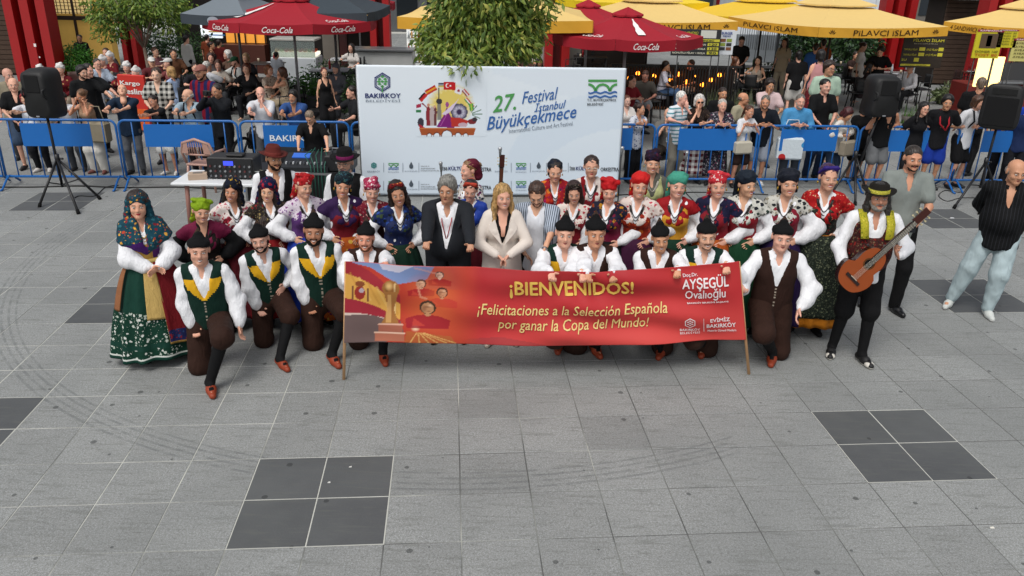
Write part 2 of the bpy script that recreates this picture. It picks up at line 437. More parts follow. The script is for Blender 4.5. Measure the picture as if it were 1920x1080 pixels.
# ------------------------------------------------------------------ the square: grout bed, paving slabs
def world_mat(name, kind):
    m, n, L, b = newmat(name)
    ge = n.new('ShaderNodeNewGeometry'); P = ge.outputs['Position']
    def noise(s_, d=4, vec=None, dist=0.): x = n.new('ShaderNodeTexNoise'); x.inputs['Scale'].default_value = s_; x.inputs['Detail'].default_value = d; x.inputs['Distortion'].default_value = dist; L.new(vec or P, x.inputs['Vector']); return x.outputs['Fac']
    def mth(op, a, b_=None, cl=False):
        x = n.new('ShaderNodeMath'); x.operation = op; x.use_clamp = cl
        for i, q in enumerate((a, b_)):
            if q is None: continue
            if isinstance(q, (int, float)): x.inputs[i].default_value = q
            else: L.new(q, x.inputs[i])
        return x.outputs[0]
    def ramp(v, stops):
        x = n.new('ShaderNodeValToRGB'); e = x.color_ramp.elements
        while len(e) > 1: e.remove(e[-1])
        e[0].position = stops[0][0]; e[0].color = (*lin(stops[0][1]), 1)
        for p_, c_ in stops[1:]: y = e.new(p_); y.color = (*lin(c_), 1)
        L.new(v, x.inputs[0]); return x.outputs[0]
    def mix(f, a, c, bt='MIX'):
        x = n.new('ShaderNodeMix'); x.data_type = 'RGBA'; x.blend_type = bt
        for nm, q in (('Factor', f), ('A', a), ('B', c)):
            if isinstance(q, (int, float)): x.inputs[nm].default_value = q
            elif isinstance(q, str): x.inputs[nm].default_value = (*lin(q), 1)
            else: L.new(q, x.inputs[nm])
        return x.outputs['Result']
    if kind == 'grout':
        sx = n.new('ShaderNodeSeparateXYZ'); L.new(P, sx.inputs[0]); L.new(ramp(mth('SUBTRACT', noise(1.1, 3), mth('MULTIPLY', mth('ADD', sx.outputs[0], .9), .05)), [(.36, '#545553'), (.47, '#7d7f7b'), (.56, '#9d9e97'), (.66, '#bdbdb5')]), b.inputs['Base Color']); b.inputs['Roughness'].default_value = .9; return m
    dark = kind == 'dark'
    oi = n.new('ShaderNodeObjectInfo'); rnd_ = ge.outputs['Random Per Island'] if kind == 'far' else oi.outputs['Random']
    g = noise(75, 3); g2 = noise(190, 2); med = noise(7, 5); big = noise(.8, 3); fine = noise(38, 4)
    if dark: c = mix(med, '#4d4f51', '#5d5f60'); c = mix(mth('MULTIPLY', g, .35), c, '#3e4042')
    else: c = mix(med, '#828482', '#959693'); c = mix(ramp(g, [(.42, '#000000'), (.62, '#ffffff')]), c, '#a0a3a2'); c = mix(mth('MULTIPLY', ramp(g2, [(.5, '#000000'), (.62, '#ffffff')]), .7), c, '#5a5c5c')
    v = mth('ADD', mth('MULTIPLY', rnd_, .17), .90)
    vc = n.new('ShaderNodeCombineColor'); [L.new(v, vc.inputs[i]) for i in range(3)]
    c = mix(1., c, vc.outputs[0], 'MULTIPLY')
    c = mix(mth('MULTIPLY', ramp(big, [(.42, '#000000'), (.62, '#ffffff')]), .30), c, '#6c6f6e')
    # grime with a shape of its own: smudges, worn streaks, round gum marks, the arc of a sweeping machine
    c = mix(mth('MULTIPLY', ramp(fine, [(.56, '#000000'), (.70, '#ffffff')]), .42), c, '#5a5c59')
    mp = n.new('ShaderNodeMapping'); mp.inputs['Scale'].default_value = (.6, 5, 1); mp.inputs['Rotation'].default_value = (0, 0, .1); L.new(P, mp.inputs[0])
    c = mix(mth('MULTIPLY', ramp(noise(6, 5, mp.outputs[0], .6), [(.54, '#000000'), (.68, '#ffffff')]), .38), c, '#62645f')
    vo = n.new('ShaderNodeTexVoronoi'); vo.voronoi_dimensions = '2D'; vo.inputs['Scale'].default_value = 1.9; L.new(P, vo.inputs['Vector'])
    sc_ = n.new('ShaderNodeSeparateColor'); L.new(vo.outputs['Color'], sc_.inputs[0])
    spot = mth('LESS_THAN', mth('ADD', vo.outputs['Distance'], mth('MULTIPLY', fine, .03)), mth('MULTIPLY', mth('GREATER_THAN', sc_.outputs[1], .35), mth('ADD', mth('MULTIPLY', sc_.outputs[0], .035), .028)))
    c = mix(mth('MULTIPLY', spot, .62), c, '#2a2c2c')
    se = n.new('ShaderNodeSeparateXYZ'); L.new(P, se.inputs[0])
    dx = mth('SUBTRACT', se.outputs[0], -.6); dy = mth('SUBTRACT', se.outputs[1], 10.2)
    rr = mth('SQRT', mth('ADD', mth('MULTIPLY', dx, dx), mth('MULTIPLY', dy, dy)))
    tr = mth('MULTIPLY', mth('MULTIPLY', mth('LESS_THAN', se.outputs[0], 1.8), 1.0), mth('LESS_THAN', mth('ABSOLUTE', mth('SUBTRACT', rr, 5.4)), .13)); tr = mth('MULTIPLY', tr, mth('LESS_THAN', mth('FRACT', mth('MULTIPLY', rr, 15)), .35))
    c = mix(mth('MULTIPLY', mth('MULTIPLY', tr, ramp(noise(9, 4), [(.34, '#000000'), (.56, '#ffffff')])), .42), c, '#565a5b')
    L.new(c, b.inputs['Base Color']); b.inputs['Roughness'].default_value = .62 if dark else .7; b.inputs['Specular IOR Level'].default_value = .35
    bp = n.new('ShaderNodeBump'); bp.inputs['Strength'].default_value = .25; bp.inputs['Distance'].default_value = .004; L.new(g, bp.inputs['Height']); L.new(bp.outputs[0], b.inputs['Normal'])
    return m
SLAB, DSLAB, FSLAB, GROUT = world_mat('granite_slab', 'slab'), world_mat('slate_slab', 'dark'), world_mat('granite_slabs_far', 'far'), world_mat('grout', 'grout')
gd = MB(); gd.add([(-260, -60, -.03), (260, -60, -.03), (260, 420, -.03), (-260, 420, -.03)], [(0, 1, 2, 3)]); tag(gd.build('ground', plain('#6f7272', .9, nscale=2)), kind='structure')
pv = MB(); pv.add([(-26, -4, -.0030), (30, -4, -.0030), (30, 46, -.0030), (-26, 46, -.0030)], [(0, 1, 2, 3)]); pave = tag(pv.build('pavement', GROUT), kind='structure')
DB = [(0, -2), (9, -1), (-6, 0), (14, 5), (17, 11), (-10, 13), (-5, 5), (3, 7), (6, 14), (20, 2), (11, 17), (-2, 12)]
def isdark(i, j): return any(a <= i < a+2 and b_ <= j < b_+2 for a, b_ in DB)
def slab_mesh():
    h = .25-.003; k = .0035
    V = [(sx*h, sy*h, -.02) for sx, sy in ((-1, -1), (1, -1), (1, 1), (-1, 1))]+[(sx*h, sy*h, -k) for sx, sy in ((-1, -1), (1, -1), (1, 1), (-1, 1))]+[(sx*(h-k), sy*(h-k), 0) for sx, sy in ((-1, -1), (1, -1), (1, 1), (-1, 1))]
    return V, [(8, 9, 10, 11)]+[(l*4+q, l*4+(q+1) % 4, l*4+4+(q+1) % 4, l*4+4+q) for l in (0, 1) for q in range(4)]
sv, sf = slab_mesh()
def slab_data(mat):
    me = bpy.data.meshes.new('slab'); me.from_pydata(sv, [], sf); me.materials.append(mat); me.update(); return me
ML, MD = slab_data(SLAB), slab_data(DSLAB)
def wproj(x, y, z=0.):
    v = np.array([x, y, z])-CAM; w_ = v@FW; return (960+FPX*(v@RT)/w_, 540-FPX*(v@UP)/w_) if w_ > .3 else (9e9, 9e9)
cells = []
for j in range(-12, 76):
    for i in range(-46, 56):
        x, y = g2w(i+.5, j+.5); px, py = wproj(x, y); vis = -90 < px < 2010 and -60 < py < 1170
        cells.append((0 if vis else 1, y, i, j, x, y))
cells.sort(); far = MB(); fard = MB(); rs = random.Random(3)
for n_, (iv, _, i, j, x, y) in enumerate(cells):
    dz = rs.uniform(-.0012, .0012); tl = (rs.uniform(-.0015, .0015), rs.uniform(-.0015, .0015))
    if n_ < 290 and iv == 0:
        o = bpy.data.objects.new('slab', MD if isdark(i, j) else ML); COL.objects.link(o); o.parent = pave; o.location = (x, y, dz); o.rotation_euler = (tl[0], tl[1], GY)
    else:
        T = fard if isdark(i, j) else far
        c, s = math.cos(GY), math.sin(GY); T.add([(x+c*a-s*b_, y+s*a+c*b_, q+dz) for a, b_, q in sv[4:]], [(4, 5, 6, 7)]+[(q, (q+1) % 4, 4+(q+1) % 4, 4+q) for q in range(4)], 0, False)
tag(far.build('slabs', FSLAB, pave), kind='stuff'); tag(fard.build('dark_slabs', DSLAB, pave), kind='stuff')

LGR = plain('#b9bab2', .9, var=.15, nscale=9)
for a, b_ in DB:
    x, y = g2w(a+1, b_+1); c, s_ = math.cos(GY), math.sin(GY); h = .503
    lg = MB(); lg.add([(x+c*u*h-s_*v*h, y+s_*u*h+c*v*h, -.0018) for u, v in ((-1, -1), (1, -1), (1, 1), (-1, 1))], [(0, 1, 2, 3)], 0, False); lg.build('pale_grout', LGR, pave)
# ------------------------------------------------------------------ head, hand and body templates
def unit(v): v = np.array(v, float); return v/max(np.linalg.norm(v), 1e-9)
def rotm(yaw=0, pitch=0, roll=0):
    return np.array(Matrix.Rotation(R(yaw), 3, 'Z')@Matrix.Rotation(R(pitch), 3, 'X')@Matrix.Rotation(R(roll), 3, 'Y'))
HEADS = {}
def head_template(vox, sex, mouth, fat=0.):
    """head round the point between the ears, face towards -y; mats: 0 skin, 1 lips, 2 white, 3 iris, 4 brows, 5 teeth"""
    key = (vox, sex, mouth, fat)
    if key in HEADS: return HEADS[key]
    m = sex == 'm'; j = 1.0 if m else .9
    Pm = [ell((0, .014, .036), (.075, .092, .084)), ell((0, -.028, -.026), (.060*(1+fat), .062, .084), k=.03),
          cap((-.034*j, -.03, -.064), (-.010, -.074, -.094), .026*(1+fat), .018, k=.025), cap((.034*j, -.03, -.064), (.010, -.074, -.094), .026*(1+fat), .018, k=.025),
          cap((-.032, -.077, .021), (.032, -.077, .021), .012 if m else .006, .012 if m else .006, k=.02),
          ell((-.036, -.062, -.03), (.024, .024, .022), k=.02), ell((.036, -.062, -.03), (.024, .024, .022), k=.02),
          ell((-.03, -.101, .002), (.017, .014, .012), op='s', k=.012), ell((.03, -.101, .002), (.017, .014, .012), op='s', k=.012),
          cap((0, -.084, .014), (0, -.107 if m else -.102, -.026), .008, .0125 if m else .0105, k=.014), ell((-.011, -.097, -.031), (.008, .009, .007), k=.006), ell((.011, -.097, -.031), (.008, .009, .007), k=.006),
          cap((-.016, -.086, -.056), (.016, -.086, -.056), .009, .009, k=.01), ell((0, -.088, -.082), (.017, .014, .014), k=.012),
          ell((-.077, .012, -.004), (.010, .019, .031), k=.008), ell((.077, .012, -.004), (.010, .019, .031), k=.008),
          cap((0, .014, -.05), (0, .03, -.19), .05 if m else .044, .056 if m else .047, k=.03)]
    V, F, mi = sdf_mesh(Pm, vox, 1)
    V = list(V); F = [tuple(f) for f in F]; mi = list(mi*0)
    def sph(c, r, mat, n=8, l=5, sc=(1, 1, 1)):
        b = len(V)
        for a in range(l+1):
            th = math.pi*a/l
            for k in range(n): V.append((c[0]+r*sc[0]*math.sin(th)*math.cos(2*math.pi*k/n), c[1]-r*sc[1]*math.cos(th), c[2]+r*sc[2]*math.sin(th)*math.sin(2*math.pi*k/n)))
        for a in range(l):
            for k in range(n): F.append((b+a*n+k, b+a*n+(k+1) % n, b+a*n+n+(k+1) % n, b+a*n+n+k)); mi.append(mat)
    op = .62 if mouth != 'smile' else .45
    for s in (-1, 1):
        sph((s*.03, -.0805, .002), .0122, 2, sc=(1.1, 1, op)); sph((s*.03, -.0875, .002), .0074, 3, 8, 4, sc=(1, .9, op*1.25))
        for (dz, mat, w_) in ((.0075 if mouth == 'smile' else .009, 3, .0024 if m else .0028), (.0225, 4, .0042 if m else .003)):   # lash line and brow
            b = len(V); n = 5
            for q in range(n):
                t = q/(n-1); x = s*(.014+t*.034); zz = dz+(.0045*math.sin(t*2.6)); yy = -.0935+.016*t*t-(.001 if mat == 4 else .002)
                V.append((x, yy, zz-w_/2)); V.append((x, yy+.001, zz+w_/2))
            for q in range(n-1): F.append((b+2*q, b+2*q+2, b+2*q+3, b+2*q+1)); mi.append(mat)
    # mouth
    w_, up = {'smile': (.0255, .008), 'closed': (.022, .0), 'grin': (.024, .006), 'open': (.015, 0)}[mouth]
    lk = 1. if m else 1.3; w_ *= 1. if m else 1.10
    n = 9
    def lip(off, th, mat, y0, ww):
        b = len(V)
        for q in range(n):
            t = q/(n-1)*2-1; x = t*ww; yy = y0+.35*abs(t)**2*.035; zz = -.057+off*(1-t*t)+up*t*t-(.002 if mat == 5 else 0)
            h = th*(1-.75*t*t)*(lk if mat == 1 else 1.15); V.append((x, yy, zz-h)); V.append((x, yy-.003*(1-t*t), zz)); V.append((x, yy+.001, zz+h))
        for q in range(n-1):
            for r_ in (0, 1): F.append((b+3*q+r_, b+3*q+3+r_, b+3*q+4+r_, b+3*q+1+r_)); mi.append(mat)
    y0 = -.0985
    if mouth in ('smile', 'open'):
        lip(-.004, .0075, 5, y0+.001, w_*.9); lip(.0045, .0028, 1, y0-.001, w_); lip(-.0125, .0035, 1, y0-.001, w_*.82)
    else:
        lip(.0025, .003, 1, y0, w_); lip(-.0035, .004, 1, y0-.0008, w_*.85)
    HEADS[key] = (np.array(V), F, mi); return HEADS[key]
HANDS = {}
def hand_template(vox, curl, side):
    """wrist at origin, fingers along +z, palm faces -y, thumb on +x (side=1) or -x"""
    key = (vox, curl, side)
    if key in HANDS: return HANDS[key]
    Pm = [cap((0, 0, -.02), (0, 0, .03), .026, .032, (1, 0, 0), .6, k=.015), cap((-.018, 0, .03), (-.026, 0, .082), .018, .014, (1, 0, 0), .75, k=.012),
          cap((.012, 0, .03), (.024, 0, .084), .019, .014, (1, 0, 0), .75, k=.012), cap((0, 0, .04), (0, 0, .086), .022, .016, (1, 0, 0), .7, k=.012)]
    ln = (.068, .078, .072, .056); xs = (.030, .010, -.010, -.029); c0 = {'flat': 8, 'relax': 24, 'grip': 62}[curl]
    for x, l, q in zip(xs, ln, range(4)):
        p = np.array([x, 0, .088-(.008 if q == 3 else 0)]); a = R(c0*.6+q*3); fan = (x*2.0 if curl == 'flat' else x*.6)
        for fr, rr in ((.44, .0092), (.32, .0083), (.24, .0074)):
            d = np.array([fan, -math.sin(a), math.cos(a)]); d = d/np.linalg.norm(d); e = p+d*l*fr; Pm.append(cap(p, e, rr, rr*.93, k=.004)); p = e; a += R(c0)
    p = np.array([.026, -.004, .012]); d = unit((.75, -.35 if curl != 'grip' else -.8, .75))
    for l, rr in ((.036, .0125), (.028, .0105), (.024, .0092)):
        e = p+d*l; Pm.append(cap(p, e, rr, rr*.92, k=.008)); p = e; d = unit(d+np.array([-.18, -.15 if curl != 'grip' else -.7, .25]))
    V, F, _ = sdf_mesh(Pm, vox, 1)
    if side < 0: V = V*np.array([-1, 1, 1]); F = F[:, ::-1]
    HANDS[key] = (V, F); return HANDS[key]

def ik(a, t, l1, l2, pole):
    a, t = np.array(a, float), np.array(t, float); d = t-a; L = np.linalg.norm(d); L2 = min(L, (l1+l2)*.995); L2 = max(L2, abs(l1-l2)+.03)
    u = d/max(L, 1e-9); t = a+u*L2; x = (l1*l1-l2*l2+L2*L2)/(2*L2); h = math.sqrt(max(l1*l1-x*x, 0))
    p = np.array(pole, float); p = p-u*np.dot(p, u); p = unit(p)
    return a+u*x+p*h, t
class Skel: pass
def skeleton(sex='f', pose='stand', lean=0., side=0., twist=0., head=(0, 0, 0), arms=('side', 'side'), s=1., wide=1., feet=None, belly=0., shift=0., kneel=1, neck=0., kfoot=None):
    """joint positions for a 1.70 m person facing -y; image-left arm first"""
    S = Skel(); m = sex == 'm'; S.sex = sex; S.wide = wide; S.belly = belly
    ph = {'stand': .93, 'kneel': .50, 'sit': .50, 'crouch': .78}[pose]
    S.pel = np.array([shift, 0, ph]); S.pose = pose
    T = np.array(Matrix.Rotation(R(side), 3, 'Y')@Matrix.Rotation(R(lean), 3, 'X')); S.T = T
    T2 = T@np.array(Matrix.Rotation(R(twist), 3, 'Z')); S.T2 = T2
    S.waist = S.pel+T@np.array([0, 0, .13]); S.chest = S.pel+T@np.array([0, .0, .33]); S.nb = S.pel+T@np.array([0, .02, .495])
    sw = (.172 if m else .140)*(.5+.5*wide); S.sh = [S.pel+T@np.array([0, .01, 0])+T2@np.array([q*sw, 0, .455]) for q in (-1, 1)]
    S.side = T2@np.array([1., 0, 0]); S.hside = T@np.array([1., 0, 0])
    HR = rotm(head[0], head[1], head[2])*1.035
    up = unit(T@np.array([0, 0, 1])*.55+np.array([0, 0, .45]))
    S.hc = S.nb+up*(.158 if m else .168)+np.array([0, -.028-neck-.03*math.sin(R(max(head[1], 0))), 0]); S.HR = HR
    S.hip = [S.pel+T@np.array([q*.088, 0, -.02]) for q in (-1, 1)]
    if feet is None:
        feet = {'stand': [(-.10, 0, .07), (.11, .02, .07)], 'crouch': [(-.12, 0, .07), (.12, .02, .07)], 'sit': [(-.11, -.44, .07), (.12, -.40, .07)]}.get(pose)
    S.knee = []; S.ank = []; S.toe = []
    for q in (0, 1):
        sg = (-1, 1)[q]
        if pose == 'kneel':
            front = (sg == kneel)
            if front: kn, an = ik(S.hip[q], (sg*.15, -.40, .075) if kfoot is None else (kfoot[0], kfoot[1]+.10, .075), .43, .43, (sg*.25, -1, .3)); to = an+np.array([sg*.03, -.14, -.04])
            else: kn = np.array([sg*.12, -.06, .07]); an = np.array([sg*.10, .34, .10]); to = an+np.array([0, .06, -.08]); kn[1] = -.08
        else:
            kn, an = ik(S.hip[q], feet[q], .43, .43, (sg*.12, -1, .2)); to = an+np.array([sg*.045, -.145, -.04])
        S.knee.append(kn); S.ank.append(an); S.toe.append(to)
    S.elb = []; S.wr = []; S.hand = []
    for q in (0, 1):
        sg = (-1, 1)[q]; A = arms[q]
        if isinstance(A, str): A = dict(k=A)
        A = dict(A); k = A.get('k'); pz = S.pel
        d = dict(side=dict(t=pz+np.array([sg*.25, -.05, -.10]), pole=(sg*.5, 1, 0), curl='relax'),
                 hip=dict(t=S.waist+S.hside*sg*.150+np.array([0, -.075, -.02]), pole=(sg*1, .55, -.1), hd=(-sg*.72, -.55, -.45), th=(0, .3, 1), curl='flat'),
                 hipb=dict(t=S.waist+S.hside*sg*.165+np.array([0, .02, -.02]), pole=(sg*1, .2, 0), hd=(-sg*.5, .7, -.4), th=(0, -.3, 1), curl='flat'),
                 rail=dict(t=np.array([sg*.085, -.33, 1.08/s]), pole=(sg*1.1, .2, -.3), hd=(-sg*1, -.2, -.15), th=(0, 0, 1), curl='relax'),
                 clasp=dict(t=pz+np.array([sg*.075, -.23, .03]), pole=(sg*1, .3, -.2), hd=(-sg*.75, -.35, -.5), th=(0, -.6, .6), curl='relax'),
                 hold=dict(t=pz+np.array([sg*.09, -.25, .18]), pole=(sg*1, .3, -.2), hd=(-sg*.75, -.35, .2), th=(0, -.3, 1), curl='grip'),
                 back=dict(t=pz+np.array([sg*.06, .17, .05]), pole=(sg*1, .6, 0), curl='relax'),
                 face=dict(t=S.hc+np.array([sg*.04, -.12, -.16]), pole=(sg*.5, -.5, -1), hd=(-sg*.2, .1, 1), th=(-sg*.4, .5, 0), curl='relax'),
                 chin=dict(t=S.hc+np.array([sg*.10, -.09, -.12]), pole=(sg*.4, -.9, -1), hd=(-sg*.5, .2, .8), th=(0, 1, 0), curl='grip'),
                 phone=dict(t=S.hc+np.array([sg*.07, -.26, -.09]), pole=(sg*.9, -.2, -1), hd=(-sg*.4, -.1, 1), th=(-sg*.5, .6, .2), curl='grip'),
                 knee=dict(t=S.knee[q]+np.array([-sg*.02, -.0, .10]), pole=(sg*1, .5, 0), hd=(-sg*.25, -.8, -.35), th=(-sg, 0, .3), curl='relax'),
                 lap=dict(t=pz+np.array([sg*.10, -.30, .12]), pole=(sg*1, .4, -.3), hd=(-sg*.7, -.5, -.2), th=(0, -.4, 1), curl='relax'),
                 table=dict(t=np.array([sg*.13, -.42, .80/s]), pole=(sg*1, .3, -.4), hd=(-sg*.6, -.7, 0), th=(-sg*.3, 0, 1), curl='relax'),
                 cross=dict(t=pz+np.array([-sg*.05, -.20, .20]), pole=(sg*1, .2, -.2), hd=(-sg, .1, 0), th=(0, 0, 1), curl='flat'),
                 ).get(k, {})
        d = dict(d); d.update({a: b for a, b in A.items() if a != 'k'})
        if 'abs' in d: d['t'] = np.array(d['abs'])
        S._ = None
        e, wv = ik(S.sh[q], d['t'], .285, .255, d['pole'])
        S.elb.append(e); S.wr.append(wv)
        f = unit(wv-e); hd = unit(d.get('hd', f)); th = np.array(d.get('th', (-sg*.3, -1, 0)), float); th = unit(th-hd*np.dot(th, hd))
        S.hand.append((hd, th, d.get('curl', 'relax')))
    return S
def torso_prims(S, t=0., lo=-.06, hi=.46, mat=0, sh=True, hipw=1.):
    m = S.sex == 'm'; w_ = S.wide; T = S.T
    def p(z, y=0., x=0.): return S.pel+T@np.array([x, y, z])
    sd = S.hside
    hw, ww, cw = ((.146, .137, .156) if m else (.165*hipw, .120, .132)); hw *= w_; ww *= w_*(1+S.belly*.5); cw *= .5+.5*w_
    out = []
    if lo < .10: out.append(cap(p(lo+hw*.0+.03), p(.13), hw+t, ww+t, sd, .66, mat, k=.05))
    out.append(cap(p(max(.13, lo+.05)), p(.33, .0), ww+t, cw+t, S.side if hi > .3 else sd, .64, mat, k=.05))
    if sh:
        a, b = S.sh; rs_ = .054 if m else .045; out.append(cap(a*.86+b*.14, b*.86+a*.14, rs_+t, rs_+t, None, 1, mat, k=.05))
        out.append(cap(p(.33, .0), p(.44, .012), cw+t, .105+t, S.side, .58, mat, k=.04))
    if not m:
        for q in (-1, 1): out.append(ell(S.pel+S.T2@np.array([q*.060, -.070, .315]), (.060+t, .052+t, .062+t), mat, k=.06))
    if S.belly: out.append(ell(p(.13, -.075-.04*S.belly), (.13+t, .07+.08*S.belly+t, .13+t), mat, k=.06))
    return out
def body(S, parent, vox, sex, skin, brow, mouth, hvox, lips='#a8453f', fat=0., iris='#1d120c'):
    w_ = .8+.2*S.wide; m = sex == 'm'; a1 = (.050 if m else .043)*w_; a2 = (.041 if m else .036)*w_
    P = torso_prims(S, -.006)
    for q in (0, 1):
        P += [cap(S.sh[q], S.elb[q], a1, a2*.95), cap(S.elb[q], S.wr[q], a2, .027, k=.02),
              cap(S.hip[q], S.knee[q], .082*w_, .055*w_, k=.03), cap(S.knee[q], S.ank[q], .056*w_, .036, k=.02), cap(S.ank[q]+np.array([0, .01, -.015]), S.toe[q], .036, .03, k=.02)]
    P.append(cap(S.nb-np.array([0, 0, .03]), S.nb*.6+S.hc*.4, .058 if m else .05, .05 if m else .043, k=.03))
    V, F, _ = sdf_mesh(P, vox, 1)
    Vs = [V]; Fs = [tuple(f) for f in F]; mi = [0]*len(F); n = len(V)
    for q in (0, 1):
        hd, th, curl = S.hand[q]; sg = (-1, 1)[q]
        hv, hf = hand_template({.025: .0070, .036: .0098, .042: .013}[vox], curl, 1)
        y = np.cross(hd, th)        # x=thumb, y, z=fingers
        # palm faces -y; pick chirality so that the palm faces the body side
        B = np.stack([th, y, hd], 1); sgn = 1
        if sg < 0: B[:, 1] *= -1; sgn = -1
        X = hv@B.T*.87+S.wr[q]
        hf2 = hf if np.linalg.det(B) > 0 else hf[:, ::-1]
        Vs.append(X); Fs += [tuple(f+n) for f in hf2]; mi += [0]*len(hf); n += len(X)
    hv, hf, hm = head_template(hvox, sex, mouth, fat)
    X = hv@S.HR.T+S.hc; Vs.append(X); Fs += [tuple(i+n for i in f) for f in hf]; mi += hm
    mats = [plain(skin, .55, var=.07, nscale=30), plain(lips, .45, var=.03), plain('#d8d2cc', .3, var=.01), plain(iris, .25, var=.01), plain(brow, .8, var=.05), plain('#e8e2d8', .35, var=.01)]
    return mesh_obj('body', np.concatenate(Vs), Fs, mats, mi, parent)
def tf(S, P):            # into the torso frame
    return (P-S.pel)@S.T
def vcut(S, z0, z1, w0, w1):
    def f(P):
        q = tf(S, P); w = w0+(w1-w0)*np.clip((q[..., 2]-z0)/(z1-z0), 0, 1.3)
        return np.maximum(np.maximum(np.abs(q[..., 0])-w, q[..., 1]+.01), z0-q[..., 2])
    return fnp(f)
def garment(name, S, parent, prims, mats, vox, matfn=None, wr=.005, seed=0., f=38.):
    V, F, mi = sdf_mesh(prims, vox, 1)
    if wr: V = wrinkle(V, F, wr, f, seed)
    if matfn is not None:
        c = V[F].mean(1); mi = matfn(c, mi)
    return mesh_obj(name, V, F, mats, mi, parent)
def top(S, parent, mat, vox, sleeve='short', t=.012, lo=-.08, name='shirt', neck=(.36, .055), wr=.005, mats=None, matfn=None, cut=None, puff=1., extra=()):
    P = torso_prims(S, t, lo); w_ = .8+.2*S.wide; a1 = (.050 if S.sex == 'm' else .043)*w_
    for q in (0, 1):
        s_, e, wv = S.sh[q], S.elb[q], S.wr[q]
        if sleeve == 'short': P.append(cap(s_, s_+(e-s_)*.66, a1+t+.002, a1+t+.010, k=.018))
        elif sleeve == 'long': P += [cap(s_, e, a1+t+.002, .046+t, k=.018), cap(e, e+(wv-e)*.95, .046+t, .034+t*.6, k=.02)]
        elif sleeve == 'three': P += [cap(s_, e, a1+t+.004, .044+t), cap(e, e+(wv-e)*.35, .044+t, .042+t, k=.02)]
        elif sleeve == 'puff':
            u = unit(wv-e); dn = np.array([0, 0, -.018])*puff
            P += [cap(s_+(e-s_)*.04, s_+(e-s_)*.6+dn, a1+.010, (.066 if S.sex == 'm' else .060)*puff, k=.015), cap(s_+(e-s_)*.5+dn, e+dn, (.064 if S.sex == 'm' else .058)*puff, .076*puff, k=.015),
                  cap(e+dn, e+(wv-e)*.62+dn*1.3, .078*puff, .064*puff, k=.03), cap(e+(wv-e)*.6+dn, e+(wv-e)*.90, .058*puff, .036, k=.02), cap(e+(wv-e)*.86, wv-u*.012, .034, .035, k=.01)]
        elif sleeve == 'tank': pass
    P += list(extra)
    if lo < -.05:
     hm = lo-.07; hwid = (.146 if S.sex == 'm' else .165)*S.wide+t
     P.append(cap(S.pel+np.array([0, -.012, lo-.16]), S.pel+S.T@np.array([0, 0, .03]), hwid+.020, hwid+.002, (1, 0, 0), .84, k=.03))
     P.append(fnp(lambda Pt: np.maximum(Pt[..., 2]-S.pel[2]-hm-.012*np.sin(Pt[..., 0]*30), np.abs(Pt[..., 0]-S.pel[0])-.21*S.wide)))
    if neck: P.append(vcut(S, neck[0], .50, .005, neck[1]))
    P.append(cap(S.nb+np.array([0, 0, -.005]), S.nb+np.array([0, -.01, .12]), .047, .06, op='s', k=.01))
    if sleeve == 'tank':
        for q in (0, 1): P.append(ell(S.sh[q]+S.side*(-1, 1)[q]*.035, (.075, .12, .105), op='s', k=.01))
    if cut is not None: P.append(cut)
    return garment(name, S, parent, P, mats or [mat], vox, matfn, wr, seed=S.seed, f=30)
def trousers(S, parent, mat, vox, length=1., t=.012, name='trousers', flare=0., wr=.004, mats=None, matfn=None, baggy=0.):
    w_ = .8+.2*S.wide
    hw = (.146 if S.sex == 'm' else .165)*S.wide
    P = [cap(S.pel+S.T@np.array([0, 0, -.03]), S.pel+S.T@np.array([0, 0, .10]), hw+t, (.140 if S.sex == 'm' else .126)*S.wide*(1+S.belly*.4)+t-.004, S.hside, .66, k=.04)]
    for q in (0, 1):
        h, k_, a = S.hip[q], S.knee[q], S.ank[q]
        if length <= .5: P.append(cap(h, h+(k_-h)*(length*2), .092*w_+t, (.078+.012)*w_+t+flare, k=.04)); continue
        P.append(cap(h, k_, .086*w_+t+baggy*.5, .062*w_+t+baggy+flare*.4, k=.04))
        P.append(cap(k_, k_+(a-k_)*min(1, (length-.5)*2), .062*w_+t+baggy+flare*.4, (.045 if length > .8 else .055)+t+flare+baggy*.3, k=.03))
    return garment(name, S, parent, P, mats or [mat], vox, matfn, wr, S.seed+2)
def socks(S, parent, mat, vox, name='stocking'):
    for q in (0, 1): garment(name, S, parent, [cap(S.knee[q]*.9+S.ank[q]*.1, S.ank[q], .062, .043, k=.02), cap(S.ank[q], S.toe[q]*.8+S.ank[q]*.2, .042, .032, k=.02)], [mat], vox, None, .001, 0)
def shoes(S, parent, mat, vox=.012, sole=None, high=0.):
    for q in (0, 1):
        a, t_ = S.ank[q], S.toe[q]; d = unit(t_-a)
        if S.pose == 'kneel' and a[1] > .1:
            P = [cap(a+np.array([0, .03, .0]), a+np.array([0, .05, -.06]), .042, .036, k=.02)]; so = None
        else:
            z0 = .034; dh = unit(np.array([t_[0]-a[0], t_[1]-a[1], 0])); hl = np.array([a[0], a[1], 0])-dh*.035
            P = [cap(hl+np.array([0, 0, z0+.012]), hl+dh*.11+np.array([0, 0, z0+.01]), .040, .042, k=.02), cap(hl+dh*.1+np.array([0, 0, z0]), hl+dh*.20+np.array([0, 0, z0-.008]), .044, .030, k=.02)]
            if high: P.append(cap(hl+np.array([0, 0, .05]), a+(S.knee[q]-a)*high, .042, .044, k=.02))
            z = lambda Pt: -(Pt[..., 2]-.002)
            P.append(fnp(lambda Pt: Pt[..., 2]-.003))
        mats = [mat] if sole is None else [mat, sole]
        garment('shoe', S, parent, P, mats, vox, (lambda c, mi: (c[:, 2] < .024).astype(int)) if sole is not None else None, 0, 0)
